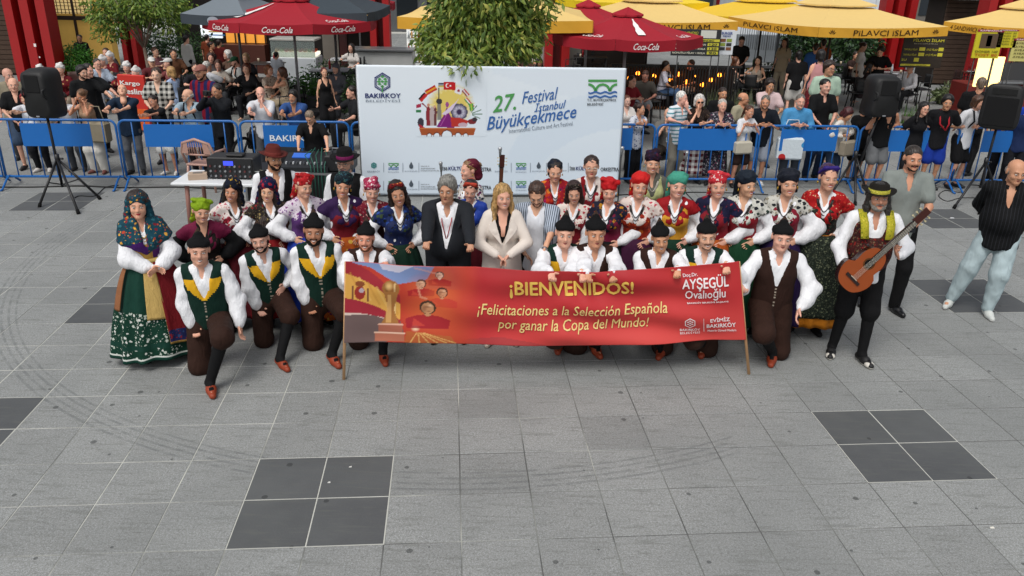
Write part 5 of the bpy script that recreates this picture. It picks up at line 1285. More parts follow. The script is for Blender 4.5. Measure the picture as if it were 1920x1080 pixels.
board('menu_board', 'black and yellow pilav price board hanging under the centre yellow parasol', (1262, 54), (1348, 106), 19.6, plain('#26282a', .6), [
    ('PİLAV MENÜSÜ', .04, .80, .52, .94, YL, .02), (None, .58, .68, .90, .97, '#cfcfc4', 0), (None, .02, .54, .98, .64, YL, 0), ('TAVUK MENÜSÜ', .30, .555, .86, .625, '#26282a', .03), ('TAVUKLU PİLAV + AYRAN', .03, .40, .70, .49, '#dcd9c4', .02), (None, .74, .39, .97, .50, YL, 0), ('120', .78, .405, .93, .485, '#26282a', .02),
    ('TAVUKLU PİLAV + KOLA', .03, .24, .70, .33, '#dcd9c4', .02), (None, .74, .23, .97, .34, YL, 0), ('130', .78, .245, .93, .325, '#26282a', .02), ('NOHUTLU PİLAV + KOLA', .03, .08, .70, .17, '#dcd9c4', .02), (None, .74, .07, .97, .18, YL, 0), ('90', .78, .085, .93, .165, '#26282a', .02)])
board('poster', 'narrow white food poster beside the hanging price board', (1350, 56), (1373, 103), 19.8, plain('#d6dade', .5), [('BURGER', .15, .82, .85, .92, '#24408a', .03), ('MENÜ', .25, .72, .75, .80, '#24408a', .03)]+[(None, .12+.4*q, .52-.17*k, .46+.4*q, .65-.17*k, ('#7a4a2a', '#8a9a3a', '#303030')[(k+q) % 3], 0) for k in range(3) for q in range(2)], 'poster')
board('menu_board', 'tall dark menu board with yellow headings right of the lettered parasol', (1697, 68), (1763, 128), 21.5, plain('#231d1a', .6), [
    ('PİLAVCI İSLAM', .22, .84, .95, .95, YL, .02), ('EN LEZZETLİ PİLAV', .25, .76, .82, .80, '#b8b49a', 0)]+[x for k in range(2) for x in (('TAVUKLU PİLAV', .04, .56-.17*k, .36, .64-.17*k, YL, .01), (None, .40, .55-.17*k, .54, .66-.17*k, YL, 0), ('ETLİ PİLAV', .58, .56-.17*k, .84, .64-.17*k, YL, .01), (None, .86, .55-.17*k, .98, .66-.17*k, YL, 0))]+[('SU', .02, .22, .14, .29, YL, .01), (None, .32, .20, .44, .32, YL, 0), (None, .02, .06, .74, .12, YL, 0), ('AFİYET OLSUN', .12, .07, .64, .11, '#231d1a', 0)])
for (lb, p0, p1, pic) in (('yellow price poster with dark food picture hanging from the right parasol', (1834, 55), (1871, 110), True), ('yellow price poster with five printed lines, middle of the three at far right', (1873, 55), (1903, 90), False), ('pale yellow price poster at the very right edge under the parasol', (1902, 72), (1940, 116), False)):
    board('poster', lb, p0, p1, 17.2, plain('#c9bd1e' if p1[0] < 1910 else '#c8bf72', .5), [(None, 0, .92, 1, 1, '#a01e3a', 0), ('KAMPANYA', .1, .935, .9, .985, '#f0e8e8', .01)]+([(None, .18, .36, .82, .86, '#5a4630', 0), (None, .42, .42, .60, .80, '#b89a4a', 0), ('DÖNER 100', .08, .20, .92, .29, '#4a3c10', .01), ('TOST 80', .08, .07, .92, .16, '#b04a10', .01)] if pic else [('AYRAN  30', .1, .76-.15*k, .9, .84-.15*k, '#4a4210', .01) for k in range(5)]), 'poster')
e, W = block('grill_counter', 'brightly lit grill counter with glowing posters under the right parasol', 1838, 1990, 20.2, .95, '#6a1a14', 'counter', .5, .8)
x = MB().bevbox((-.55, -.02, 1.25), (.62, .05, .72), .01).build('light_box', plain('#ffd88a', .4, emit=2.2), e); MB().box((0.1, .3, 1.2), (W*.7, .05, .5)).build('back_panel', plain('#3a3a3c', .4), e); MB().bevbox((.3, .2, 1.0), (W*.6, .6, .05), .01).build('worktop', plain('#8a8c8e', .3, .6), e)
# grey wall and white building at the back right, fence in front
e, W = block('garden_wall', 'low grey rendered wall with railing behind the right terrace', 1385, 1635, 33, 1.05, '#83898e', 'wall', .8, .25)
for k in range(60): MB().bar((-W/2+W*k/59, -.3, .5), (-W/2+W*k/59, -.3, 1.75), .014, n=5).build('railing_bar', plain('#5a6064', .5), e)
MB().box((0, -.3, 1.76), (W, .05, .05)).build('top_rail', plain('#5a6064', .5), e)
e, W = block('white_building', 'white clad building with a lawyer sign behind the grey wall', 1372, 1665, 39, 6., '#c9ced2', 'building', .6, 3.)
for k in range(9): MB().box((-W/2+W*(k+.5)/9, -.01, 3), (W/9-.05, .05, 5.9)).build('cladding_panel', plain('#d4d9dd', .5, var=.03), e)
board('sign', 'white lawyer sign reading AVUKAT on a dark post at the top', (1425, 2), (1451, 20), 30, plain('#d9dde0', .5), [('AVUKAT', .1, .4, .9, .75, '#2a3a5a', .02), ('0212 000', .1, .1, .9, .28, '#5a6a7a', .0)], 'sign')
b_ = at(1450, 140)
e = empty('lamp_post', 'dark grey post standing between the centre and right yellow parasols', 'post', b_); MB().bar((0, 0, 0), (0, 0, 5), .055, .045, n=12).build('pole', plain('#33363a', .5), e); MB().box((0, 0, .03), (.25, .25, .06)).build('base_plate', plain('#33363a', .5), e)
e, W = block('far_building', 'long dull brown building closing the square far behind', -900, 2800, 60, 9., '#6f6a64', 'building', .9, 6.)
for k in range(44): MB().box((-W/2+W*(k+.5)/44, -.02, 1.7), (1.5, .06, 2.2)).build('window', plain('#2c3238', .2), e)
e, W = block('side_building', 'plain grey building far behind between parasols and trees', 400, 1300, 44, 7., '#585a5c', 'building', .9, 4.)
for k in range(16): MB().box((-W/2+W*(k+.5)/16, -.02, 1.5), (W/16-.5, .06, 2.4)).build('window', plain('#1d2226', .2), e)
# ------------------------------------------------------------------ trees, hedges, planters
def leaves(name, blobs, n, size, mat, parent, droop=.6, seed=0, shell=.55, asp=.36):
    g = np.random.RandomState(seed); tot = sum(b[3]*b[4]*b[5] for b in blobs); P = []; Nn = []
    for (x, y, z, a, b_, c) in blobs:
        k = int(n*a*b_*c/tot); d = g.normal(size=(k, 3)); d /= np.linalg.norm(d, axis=1)[:, None]; r_ = (shell+(1-shell)*g.rand(k)**.6)*(1+.12*g.normal(size=k))
        P.append(np.array([x, y, z])+d*r_[:, None]*np.array([a, b_, c])); Nn.append(d)
    P = np.concatenate(P); D = np.concatenate(Nn); k = len(P)
    t = D*np.array([1, 1, .3])+g.normal(size=(k, 3))*.6; t[:, 2] -= droop; t /= np.linalg.norm(t, axis=1)[:, None]
    s_ = np.cross(t, D+g.normal(size=(k, 3))*.7); s_ /= np.linalg.norm(s_, axis=1)[:, None]; nn = np.cross(s_, t)
    L_ = size*(.6+.8*g.rand(k))[:, None]; W_ = L_*asp
    V = np.stack([P, P+t*L_*.45+s_*W_*.5-nn*W_*.15, P+t*L_-nn*L_*.18, P+t*L_*.45-s_*W_*.5-nn*W_*.15, P+t*L_*.5+nn*W_*.12], 1).reshape(-1, 3)
    a = np.arange(k)*5; F = np.concatenate([np.stack([a+i, a+j, a+4], 1) for i, j in ((0, 1), (1, 2), (2, 3), (3, 0))])
    return tag(mesh_obj(name, V, F, mat, None, parent, smooth=False), kind='stuff')
def branchy(e, x, y, h0, h1, r0, spread, n=7, seed=1, mat=None):
    g = random.Random(seed); b = MB(); b.tube([(x, y, 0), (x+.03, y, h0*.5), (x-.02, y+.02, h0)], [r0*1.3, r0, r0*.8], 9); b.build('trunk', mat, e); b = MB()
    for k in range(n):
        a = 2*math.pi*k/n+g.uniform(-.3, .3); s_ = spread*g.uniform(.5, 1); p0 = np.array([x-.02, y+.02, h0*.93]); p1 = p0+np.array([math.cos(a)*s_*.5, math.sin(a)*s_*.5, (h1-h0)*.45]); p2 = p0+np.array([math.cos(a)*s_, math.sin(a)*s_, (h1-h0)*g.uniform(.8, 1)])
        b.tube([p0, p1, p2], [r0*.5, r0*.32, r0*.12], 6)
        for q in range(3): p3 = p1+np.array([g.uniform(-.4, .4), g.uniform(-.4, .4), g.uniform(.2, .5)])*spread; b.tube([p1*.7+p0*.3, p3], [r0*.22, r0*.06], 5)
    b.build('branches', mat, e)
BARK = plain('#8a7a6c', .9, var=.2, nscale=12, bump=.6)
LG = leafmat(['#36501c', '#5a7634', '#748f3a', '#98a84a', '#4a6828', '#bdbb5a', '#67853a', '#8fa042']); LG2 = leafmat(['#304c18', '#4e6c26', '#6a8a34', '#82993c', '#9aa84c'])
p = atY(905, 60, 13.45); zc = atY(905, 125, 13.4)[2]; e = empty('leafy_tree', 'dense round green tree rising behind the middle of the backdrop', 'tree', (p[0], 13.5, 0))
branchy(e, 0, 0, zc-.15, zc+.8, .06, .7, seed=3, mat=BARK)
leaves('crown', [(0, 0, zc+.55, .92, .85, .60), (-.6, 0, zc+.42, .52, .5, .42), (.55, -.05, zc+.58, .50, .5, .48), (0, -.1, zc+1.2, .85, .8, .75), (-.35, -.50, zc+.24, .52, .45, .34), (-.2, -1.0, zc+.16, .34, .30, .22), (.5, -.4, zc+.42, .42, .45, .32), (-.78, -.1, zc+.25, .28, .3, .26), (.85, -.1, zc+1.0, .35, .4, .4), (.25, -.8, zc+.20, .28, .25, .18)], 11500, .125, LG, e, .75, 4, .45)
p = at(284, 178); e = empty('slim_tree', 'slim pale trunked tree with fine branches at the upper left', 'tree', (p[0], p[1], 0)); Yt = p[1]
zt1 = atY(280, 85, Yt)[2]; branchy(e, 0, 0, zt1, zt1+1.5, .05, .85, 9, 5, BARK)
def bx_(px, py, dy, a, b_, c): q = atY(px, py, Yt+dy); return (q[0]-p[0], dy, q[2], a, b_, c)
leaves('crown', [bx_(215, 30, -.1, .66, .7, .52), bx_(205, 62, -.1, .42, .5, .26), bx_(255, 10, .3, .8, .8, .6), bx_(310, 25, .2, .62, .7, .55), bx_(335, 44, .1, .30, .4, .24), bx_(275, 5, 0, 1.1, .9, .45), bx_(185, 10, 0, .4, .5, .4)], 5600, .125, LG2, e, .5, 8, .35)
def hedge(name, label, px0, px1, py, Y, w_, h, n, mat, size=.08, cat='shrub', base=True):
    a, b_ = atY(px0, py, Y), atY(px1, py, Y); W = b_[0]-a[0]; e = empty(name, label, cat, ((a[0]+b_[0])/2, Y, 0)); k = max(1, int(W/.7))
    g = random.Random(px0)
    leaves('foliage', [(-W/2+W*(q+.5)/k, g.uniform(-.1, .1), h*.55+g.uniform(-.08, .08), W/k*.75, w_, h*.5) for q in range(k)], n, size, mat, e, .2, px0 % 97, .3, .5)
    b = MB(); b.bevbox((0, 0, .14), (W, w_*1.3, .28), .02); b.build('planter', plain('#56585a', .8), e); return e
DG = leafmat(['#1a2c12', '#24401a', '#35552a', '#1d3a20', '#4a6a34']); MG = leafmat(['#2a5a18', '#3f7a22', '#4f8a2a', '#2f6620'])
hedge('bush', 'bright green bush in a planter beside the big red column', 126, 166, 120, 22.5, .5, 1.15, 2600, MG)
hedge('hedge', 'dark green creeper hedge behind the railing at right', 1478, 1560, 80, 31, .6, 1.9, 3200, DG, .14); hedge('hedge', 'dark leafy hedge left of the right red column', 1572, 1636, 95, 27.5, .6, 1.9, 3000, DG, .13)
hedge('bush', 'leafy plant in a planter under the large red parasol', 530, 600, 135, 20.6, .45, .75, 1700, MG); hedge('bush', 'low hedge between tables at the left', 345, 420, 125, 21.5, .4, .75, 1500, DG); hedge('hedge', 'dark hedge closing the terrace behind the slim tree', 262, 400, 90, 25.6, .5, 1.35, 3000, DG, .1)
hedge('bush', 'bush beside the gravel planter right of the grey hijab woman', 648, 668, 150, 18.3, .4, 1.0, 900, DG); hedge('bush', 'dark green bush behind the tables under the twin columns', 580, 650, 118, 22.5, .4, .9, 1500, DG)
hedge('bush', 'dark shrub behind the standing boy on the right terrace', 1440, 1500, 105, 25.5, .4, .8, 1500, DG)
def grass(label, px, py, n, h, w_, seed, cols=('#5a7040', '#7a8a5a', '#97a078')):
    p = at(px, py); e = empty('grass_clump', label, 'grass', p, group='grass clumps in planters'); g = np.random.RandomState(seed); V = []; F = []
    for k in range(n):
        x, y = g.normal(size=2)*w_*.35; a = g.uniform(0, 6.28); l = h*g.uniform(.6, 1.1); b_ = g.uniform(.1, .45)*l; c = .006; b0 = len(V)
        for q in range(4): t = q/3; cx, cy = x+math.cos(a)*b_*t*t, y+math.sin(a)*b_*t*t; wd = c*(1-t*.9); V += [(cx-math.sin(a)*wd, cy+math.cos(a)*wd, l*t*(1-.15*t)), (cx+math.sin(a)*wd, cy-math.cos(a)*wd, l*t*(1-.15*t))]
        F += [(b0+2*q, b0+2*q+1, b0+2*q+3, b0+2*q+2) for q in range(3)]
    tag(mesh_obj('blades', V, F, leafmat(list(cols)), None, e, smooth=False), kind='stuff')
    b = MB(); b.lathe([(.0005, 0), (.14, 0), (.18, .2), (.17, .2), (.15, .15), (.0005, .15)], 14); b.build('pot', plain('#5a5550', .8), e)
grass('tall grass clump behind the woman with white hair', 1338, 215, 90, .75, .35, 1); grass('grass clump behind the barrier beside the man in beige shirt', 1392, 214, 80, .7, .35, 2)
grass('grass clump between the middle loudspeaker and the long haired woman', 1702, 232, 70, .55, .25, 3, ('#3f6a24', '#5a8a34')); grass('grass clump left of the pink shirted man', 1372, 205, 70, .6, .4, 4)
p = at(1775, 196); e = empty('potted_shrub', 'bushy grey green shrub on the paving beside the right chairs', 'shrub', p); leaves('foliage', [(0, 0, .30, .36, .34, .28), (.2, 0, .42, .22, .2, .2), (-.22, 0, .22, .22, .2, .18)], 500, .16, leafmat(['#4a5a38', '#6a7a50', '#87906a']), e, .1, 3, .2, .45); MB().lathe([(.0005, 0), (.13, 0), (.17, .16), (.0005, .14)], 12).build('pot', plain('#6a6662', .8), e)
# ------------------------------------------------------------------ cafe chairs and tables
def make_chair(label, col, group):
    e = empty('cafe_chair', label, 'chair', (0, 0, 0), group=group); m = plain(col, .6)
    MB().bevbox((0, 0, .45), (.44, .44, .035), .01).build('seat', m, e)
    b = MB(); V = []
    for i in range(5):
        for k in range(7):
            a = R(-38+76*k/6); V.append((.25*math.sin(a)*1.0, .05+.19*math.cos(a), .50+.36*i/4))
    b.add(V, [(i*7+k, i*7+k+1, (i+1)*7+k+1, (i+1)*7+k) for i in range(4) for k in range(6)], 0, True); o = b.build('backrest', m, e); o.modifiers.new('thickness', 'SOLIDIFY').thickness = .018
    for sx in (-1, 1):
        for sy in (-1, 1): MB().bar((sx*.19, sy*.19, .44), (sx*.23, sy*.22, 0), .016, n=6).build('leg', m, e)
        b = MB(); b.tube([(sx*.22, -.19, .44), (sx*.235, -.18, .65), (sx*.235, .10, .66), (sx*.20, .2, .62)], .015, 6); b.build('armrest', m, e)
    return e
CHS = [None, None]
def chair(px, py, rz, label, kind=0):
    grp = ('dark cafe chairs', 'brown cafe chairs')[kind]
    if CHS[kind] is None: CHS[kind] = make_chair(label, ('#17181a', '#3f2018')[kind], grp); e = CHS[kind]
    else: e = copy_tree(CHS[kind])
    p = at(px, py); e.location = p; e.rotation_euler = (0, 0, R(rz)); e['label'] = label; return e
def table(px, py, w_, d, label, col, stuff=True, kind='sq', h=.74):
    p = at(px, py); e = empty('cafe_table', label, 'table', p, R(rnd.uniform(-6, 6)), group='cafe tables'); MB().bevbox((0, 0, h-.015), (w_, d, .03), .008).build('tabletop', plain(col, .5), e)
    for sx in (-1, 1):
        for sy in (-1, 1): MB().bar((sx*(w_/2-.06), sy*(d/2-.06), h-.03), (sx*(w_/2-.05), sy*(d/2-.05), 0), .018, n=6).build('leg', plain('#202124', .5), e)
    return e, p
# ------------------------------------------------------------------ the folk dance group and the guests
WHITE = cloth('#e6e7ea', .85, .55, 30, .03)
BLACKC = cloth('#0b0b0d', .85, .3); BROWN = cloth('#2e1a12', .85, .5, 20, .15); DGREEN = cloth('#06281f', .85, .35)
YELLOW = cloth('#d6a21a', .8, .3); SHOE = plain('#8c3517', .6, var=.15, nscale=40); LINEN = cloth('#cfd2d6', .9, .4)
GK = 'folk dancers kneeling in the front row'; GW = 'folk dancers standing in costume'
def vest(S, kind):
    lap = kind == 'green'
    def mf(c, mi):
        q = (c-S.pel)@S.T; x = np.abs(q[:, 0]); z = q[:, 2]; y = q[:, 1]; m = np.zeros(len(c), int)
        if lap:
            w_in = .016+.085*np.clip((z-.235)/.22, 0, 1); m[(y < -.02) & (z > .225) & (x < w_in+.075*np.clip((z-.225)/.10, 0, 1)) & (z < .42)] = 1
        m[(y < -.05) & (x < .012) & (z < .225) & (np.abs(((z*38) % 1)-.5) < .22)] = 2
        return m
    P = torso_prims(S, .030, -.05, sh=False)+[cap(S.sh[0]*.9+S.sh[1]*.1, S.sh[1]*.9+S.sh[0]*.1, .072, .072, k=.05), cap(S.pel+S.T@np.array([0, 0, .33]), S.pel+S.T@np.array([0, .012, .44]), (.178 if S.sex == 'm' else .150), .125, S.side, .62, k=.04)]
    P += [vcut(S, .235, .46, .004, .078), cap(S.pel+S.T@np.array([0, 0, -.15]), S.pel+S.T@np.array([0, 0, .05]), .178*S.wide, .175*S.wide, S.hside, .68, k=.02), fnp(lambda Pt: np.maximum(tf(S, Pt)[..., 2]+.075, np.abs(tf(S, Pt)[..., 0])-.25))]
    for q in (0, 1): P.append(ell(S.sh[q]+S.side*(-1, 1)[q]*.050+np.array([0, 0, -.02]), (.062, .14, .115), op='s', k=.01))
    P.append(cap(S.nb+np.array([0, 0, -.005]), S.nb+np.array([0, -.01, .12]), .058, .07, op='s', k=.01))
    base = DGREEN if lap else cloth('#2c1811', .85, .4, 26)
    return garment('waistcoat', S, S.e, P, [base, YELLOW, plain('#9a8f80', .4)], S.gv*.9, mf, .003, S.seed)
def kneeler(px, py, Y, label, kind, foot, yaw=20, head=(-15, 5, 0), arms=None, skin='light', beardc=None, mouth='smile', brow='#1c120c', kneel=1, lining='#14080a', lean=4, side=0, s=None, fat=0., fl=0., twist=0, stub=.8):
    S, e = person(px, py, Y, label, 'm', yaw=yaw, skin=skin, brow=brow, mouth=mouth, hat=.045, group=GK, pose='kneel', lean=lean, side=side, head=head, kneel=kneel, kfoot=foot, arms=arms or ('knee', 'knee'), s=s, fat=fat, twist=twist)
    top(S, e, WHITE, S.gv, 'puff', lo=-.04, neck=(.40, .03), wr=.010); collar(S, e, WHITE)
    vest(S, kind)
    trousers(S, e, BROWN, S.gv, .53, baggy=.025, name='breeches'); socks(S, e, BLACKC, S.gv); shoes(S, e, SHOE, .011)
    hair(S, e, brow, 'under', S.hv); montera(S, e, S.hv, lining)
    if beardc: beard(S, e, beardc, stub)
    return S, e
up = dict(k='knee')
def bh(px, py, dy=-.0, **k):     # a hand on the top edge of the banner
    w_ = ban_top(px); p = atY(px, py, w_)+np.array([0, .03, -.03]); return dict(w=p, pole=(k.get('p', 0), .3, -1), hd=(0, -.75, -.65), th=(k.get('t', 1), 0, 0), curl='grip')
kneeler(375, 462, 6.45, 'kneeling folk dancer in green waistcoat, front-most at the left end', 'green', (393, 742), 14, (8, 2, 4), ('knee', dict(t=np.array([.27, -.16, .46]), pole=(.6, 1, 0), curl='relax')), 'light', None, 'smile', '#2a1a12', lining='#0c0c0c', s=1.0)
kneeler(480, 418, 6.95, 'kneeling dancer in green waistcoat with moustache and goatee', 'green', (530, 694), 28, (-18, 6, -6), ('knee', 'hip'), 'light', '#17100c', 'smile', '#120c09', side=-6, lean=9)
kneeler(588, 397, 6.98, 'kneeling dancer in green waistcoat with full dark beard, left of banner', 'green', (626, 687), 22, (-10, 4, 4), ('knee', 'side'), 'olive', '#120c09', 'smile', '#0e0a08', stub=1., side=-3, twist=-8)
kneeler(686, 413, 7.0, 'kneeling dancer in brown waistcoat smiling above the flag end of the banner', 'brown', (717, 682), 5, (-2, 2, 3), (dict(w=at(655, 585, .78)+np.array([-.0, -.02, 0]), pole=(-1, .3, 0), hd=(.2, -.3, -1), th=(.6, -.8, 0), curl='relax'), bh(722, 493, t=-1, p=1)), 'red', '#6a3f28', 'smile', '#5a3a26', lining='#7a2024')
kneeler(1062, 402, 7.0, 'young kneeling dancer with yellow lapels holding the banner middle', 'green', (1050, 660), 8, (-6, 4, 2), (bh(1034, 506, t=1, p=-1), bh(1092, 508, t=-1, p=1)), 'light', None, 'grin', '#2a1a12', lining='#0c0c0c', kneel=-1)
kneeler(1119, 400, 7.0, 'young kneeling dancer in brown waistcoat with grey cap lining', 'brown', (1116, 668), 4, (2, 4, 0), (bh(1103, 508, t=1, p=-1), bh(1149, 508, t=-1, p=1)), 'tan', None, 'grin', '#20140e', lining='#6b7076')
kneeler(1238, 414, 7.0, 'older kneeling dancer in brown waistcoat and dark red cap lining', 'brown', (1241, 671), -10, (10, 10, -6), ('knee', bh(1272, 501, t=-1, p=1)), 'tan', None, 'smile', '#3a2c24', lining='#5a1422', kneel=-1)
kneeler(1327, 408, 7.0, 'kneeling dancer with yellow lapels and red cap lining near banner end', 'green', (1320, 668), -8, (6, 6, -3), ('knee', bh(1364, 493, t=-1, p=1)), 'light', '#6a5040', 'smile', '#3a281c', lining='#8a2030', kneel=-1, stub=.55)
kneeler(1473, 410, 6.98, 'kneeling dancer in brown waistcoat gripping the right banner pole', 'brown', (1450, 684), -8, (2, 4, 2), (dict(w=atY(1396, 545, 6.62), pole=(-.5, .6, -.6), hd=(-1, -.4, .1), th=(0, -.2, 1), curl='grip'), dict(t=np.array([.20, -.25, .56]), pole=(1, .5, 0), hd=(-.3, -.5, -.8), curl='relax')), 'light', None, 'grin', '#20150e', kneel=-1)

# --- women of the group
def woman(px, py, Y, label, yaw, head, blouse=WHITE, bodice=None, shawlm=None, scarf=None, skirtm=None, apron=None, arms=('hip', 'hip'), skin='light', mouth='smile', hairc='#1a100b', hairs='bun', lean=2, side=0, puff=1., shawlt=.021, sv=.05, low=.22, shw=1., nk=True, kn='#1a0f0c', hem=.16, twist=0, ears=True, sleeve='puff', hat=.012, s=None, sz1=.2, gl=False, pose='stand'):
    S, e = person(px, py, Y, label, 'f', yaw=yaw, skin=skin, brow=hairc, mouth=mouth, hat=hat, group=GW, pose=pose, lean=lean, side=side, twist=twist, head=head, arms=arms, s=s)
    top(S, e, blouse, S.gv, sleeve, lo=.02, neck=(.38, .035), wr=.010, puff=puff)
    if bodice:
        P = torso_prims(S, .022, .04, sh=False)+[cap(S.sh[0]*.85+S.sh[1]*.15, S.sh[1]*.85+S.sh[0]*.15, .062, .062, k=.05)]
        P += [vcut(S, .30, .46, .01, .07), cap(S.nb+np.array([0, 0, -.005]), S.nb+np.array([0, -.01, .12]), .06, .07, op='s', k=.01)]
        for q in (0, 1): P.append(ell(S.sh[q]+S.side*(-1, 1)[q]*.045+np.array([0, 0, -.02]), (.055, .14, .11), op='s', k=.01))
        garment('bodice', S, e, P, [bodice], S.gv, None, .003, S.seed)
    if shawlm: shawl(S, e, shawlm, S.gv, shawlt, low, sv, wide=shw, z1=sz1)
    if skirtm: skirt(S, e, [skirtm], hem, .155, .36, seed=S.seed)
    if apron: skirt(S, e, [apron], hem+.10, .155, .33, 'apron', ang=(-55, 55), off=.03, seed=S.seed, pleat=.010)
    hair(S, e, hairc, hairs, S.hv)
    if scarf: headscarf(S, e, scarf[1], scarf[0], S.hv)
    if nk: necklace(S, e, plain(kn, .4, .3 if kn != '#1a0f0c' else 0), 3)
    if ears: earrings(S, e)
    if gl: glasses(S, e, '#c9c2b0')
    shoes(S, e, BLACKC, .014)
    return S, e
# the tall figure in the green embroidered skirt, at the left
S, e = person(255, 357, 6.72, 'woman in long green skirt with white embroidery and blue shawl over her head', 'f', yaw=30, skin='light', mouth='grin', hat=.01, group=GW, lean=-2, head=(-8, 4, 2), arms=(dict(t=np.array([.02, -.21, 1.02]), pole=(-1, .3, -.3), hd=(.9, -.3, -.3), th=(0, -.3, 1)), dict(t=np.array([.07, -.23, 1.02]), pole=(1, .5, -.2), hd=(-.8, -.3, -.3), th=(0, -.3, 1))))
WL = S
top(S, e, WHITE, S.gv, 'puff', lo=.02, neck=(.38, .03), wr=.007, puff=1.12)
P = torso_prims(S, .024, .02, sh=False); P += [vcut(S, .30, .46, .01, .06)]
garment('bodice', S, e, P, [cloth('#a5803a', .7, .4), cloth('#47185a', .7, .4)], S.gv, lambda c, mi: (((c-S.pel)@S.T)[:, 0] > .05).astype(int), .004, 1)
FB = floral('#123e4c', ['#b3412a', '#c9943a', '#2c6470', '#7d1f2a'], 20, .30)
shawl(S, e, FB, S.gv, .040, .20, .03, wide=1.3, mats=[FB, cloth('#3f1060', .7, .4)], matfn=lambda c, mi: (((c-S.pel)@S.T)[:, 2]+.25*np.abs(((c-S.pel)@S.T)[:, 0]) < .345).astype(int)*((c[:, 0]) < .02))
hair(S, e, '#20120c', 'full', S.hv); headscarf(S, e, FB, 'drape', S.hv)
EMB = floral('#0a3326', ['#c9cdc6', '#b3bdb2', '#0a3326'], 26, .34, thr2=.20); GR = cloth('#08352a', .8, .5, 14)
skirt(S, e, [GR, EMB, cloth('#c8cdc6', .8, .2)], .10, .16, .47, seed=2, bands=[(.0, .035, 0), (.035, .048, 2), (.05, .13, 1), (.17, .50, 1)], nr=60, pleat=.030, npl=12)
skirt(S, e, [cloth('#6d1018', .8, .4), floral('#1d2350', ['#7d1f2a', '#2c4470'], 22), cloth('#b08a45', .7)], .26, .16, .44, 'apron', ang=(8, 66), off=.035, pleat=.018, bands=[(0, .015, 2), (.015, .13, 1)], nr=40, seed=2)
skirt(S, e, [cloth('#b89a5a', .7, .5)], .52, .16, .37, 'sash', ang=(-14, 10), off=.045, pleat=.006, seed=2)
skirt(S, e, [cloth('#8a5a3a', .7, .5)], .62, .16, .36, 'ribbon', ang=(-66, -54), off=.045, pleat=.006, seed=2)
b = MB()
b.tube([S.waist+np.array([.165*math.sin(t), -.125*math.cos(t), .0]) for t in np.linspace(0, 2*math.pi, 25)[:-1]], .026, 6, closed=True); b.build('belt', cloth('#b39a58', .6, .5), e)
shoes(S, e, BLACKC, .014)
necklace(S, e, plain('#b08a35', .35, .7), 3, .006)

RED = cloth('#7a1420', .8, .4); MAROON = cloth('#4f0d18', .85, .4)
woman(376, 372, 7.15, 'smiling woman in lime green headscarf with black velvet shoulder cape', 22, (10, 8, 4), BLACKC, cloth('#1b1512', .8), cloth('#6b1438', .75, .5), ('bow', cloth('#7d9a12', .7, .6)), floral('#101010', ['#6a6a60', '#3a1010'], 30), None, (dict(k='hip'), 'hip'), lean=12, puff=1.1, low=.24, pose='crouch')
woman(436, 333, 7.45, 'woman with white and pink shawl and dark veil beside the table', 26, (-22, 8, 8), bodice=floral('#6d1020', ['#b03040', '#3a0a10'], 26), shawlm=floral('#d9cfca', ['#c04050', '#b86070', '#d9cfca'], 24, .38), scarf=('drape', floral('#0e1322', ['#b08a2a', '#16224a', '#0e1322'], 18, .26)), skirtm=MAROON, hairs='long', skin='tan')
woman(502, 333, 7.45, 'woman in grey pleated bodice and navy scarf with red roses', 26, (-18, 10, 6), bodice=stripes('#4a423e', '#26201f', 60, 0, .4), shawlm=floral('#231d1a', ['#8a7a50', '#7d2020', '#4a4438'], 28, .34), scarf=('drape', floral('#10173a', ['#a02030', '#8a1a2a'], 16, .3)), skirtm=cloth('#7d0e14', .8), skin='light', hairs='long', low=.26)
woman(570, 325, 7.45, 'woman in red bandana headscarf looking right with lilac floral shawl', 30, (12, 10, 4), bodice=cloth('#54306a', .8), shawlm=floral('#cfc4cf', ['#6a3a80', '#7d3a78', '#cfc4cf'], 30, .36), scarf=('bow', floral('#a01a1e', ['#c8343a', '#801015', '#d9b0a0'], 26, .3)), skirtm=cloth('#1b3aa0', .8), low=.25)
woman(645, 322, 7.45, 'woman in dark teal headscarf with purple edged red bodice', 22, (-10, 8, 8), bodice=cloth('#6d0f1c', .8), shawlm=cloth('#2c1440', .8, .5), scarf=('knot', floral('#0e1a22', ['#23444e', '#3a5a50'], 30, .36)), skirtm=floral('#a8501a', ['#5a1a50', '#c09a40'], 12), skin='tan', low=.24)
woman(697, 335, 7.5, 'woman in pink and white headscarf between two darker scarves', 14, (4, 12, 2), bodice=cloth('#3a1218', .8), shawlm=floral('#6a1224', ['#1a1216', '#9a6a70', '#b08a80'], 26, .34), scarf=('turban', floral('#a03050', ['#d9c8c8', '#801a38'], 30, .4)), skirtm=MAROON, arms=('hip', 'side'))
woman(740, 338, 7.3, 'woman with blue brocade shawl and violet apron ribbon by the suited man', 18, (-4, 8, -10), bodice=cloth('#16224a', .7), shawlm=floral('#14224f', ['#0c1010', '#3a4a30', '#2a4a90'], 22, .4), scarf=('band', floral('#6a1418', ['#c07030', '#1a1010'], 30, .35)), skirtm=cloth('#0a2a1e', .8, .6, 14), skin='tan', hairs='long', arms=('hip', 'hip'))
woman(880, 297, 8.35, 'woman in profile with maroon head kerchief in the back row', -55, (-5, 4, 0), shawlm=floral('#c8c4c0', ['#2c4450', '#8a7a50', '#5a2050'], 20, .38), scarf=('half', cloth('#5a1428', .75)), skirtm=MAROON, mouth='closed', hairc='#7a5a38', arms=('side', 'side'), nk=False)
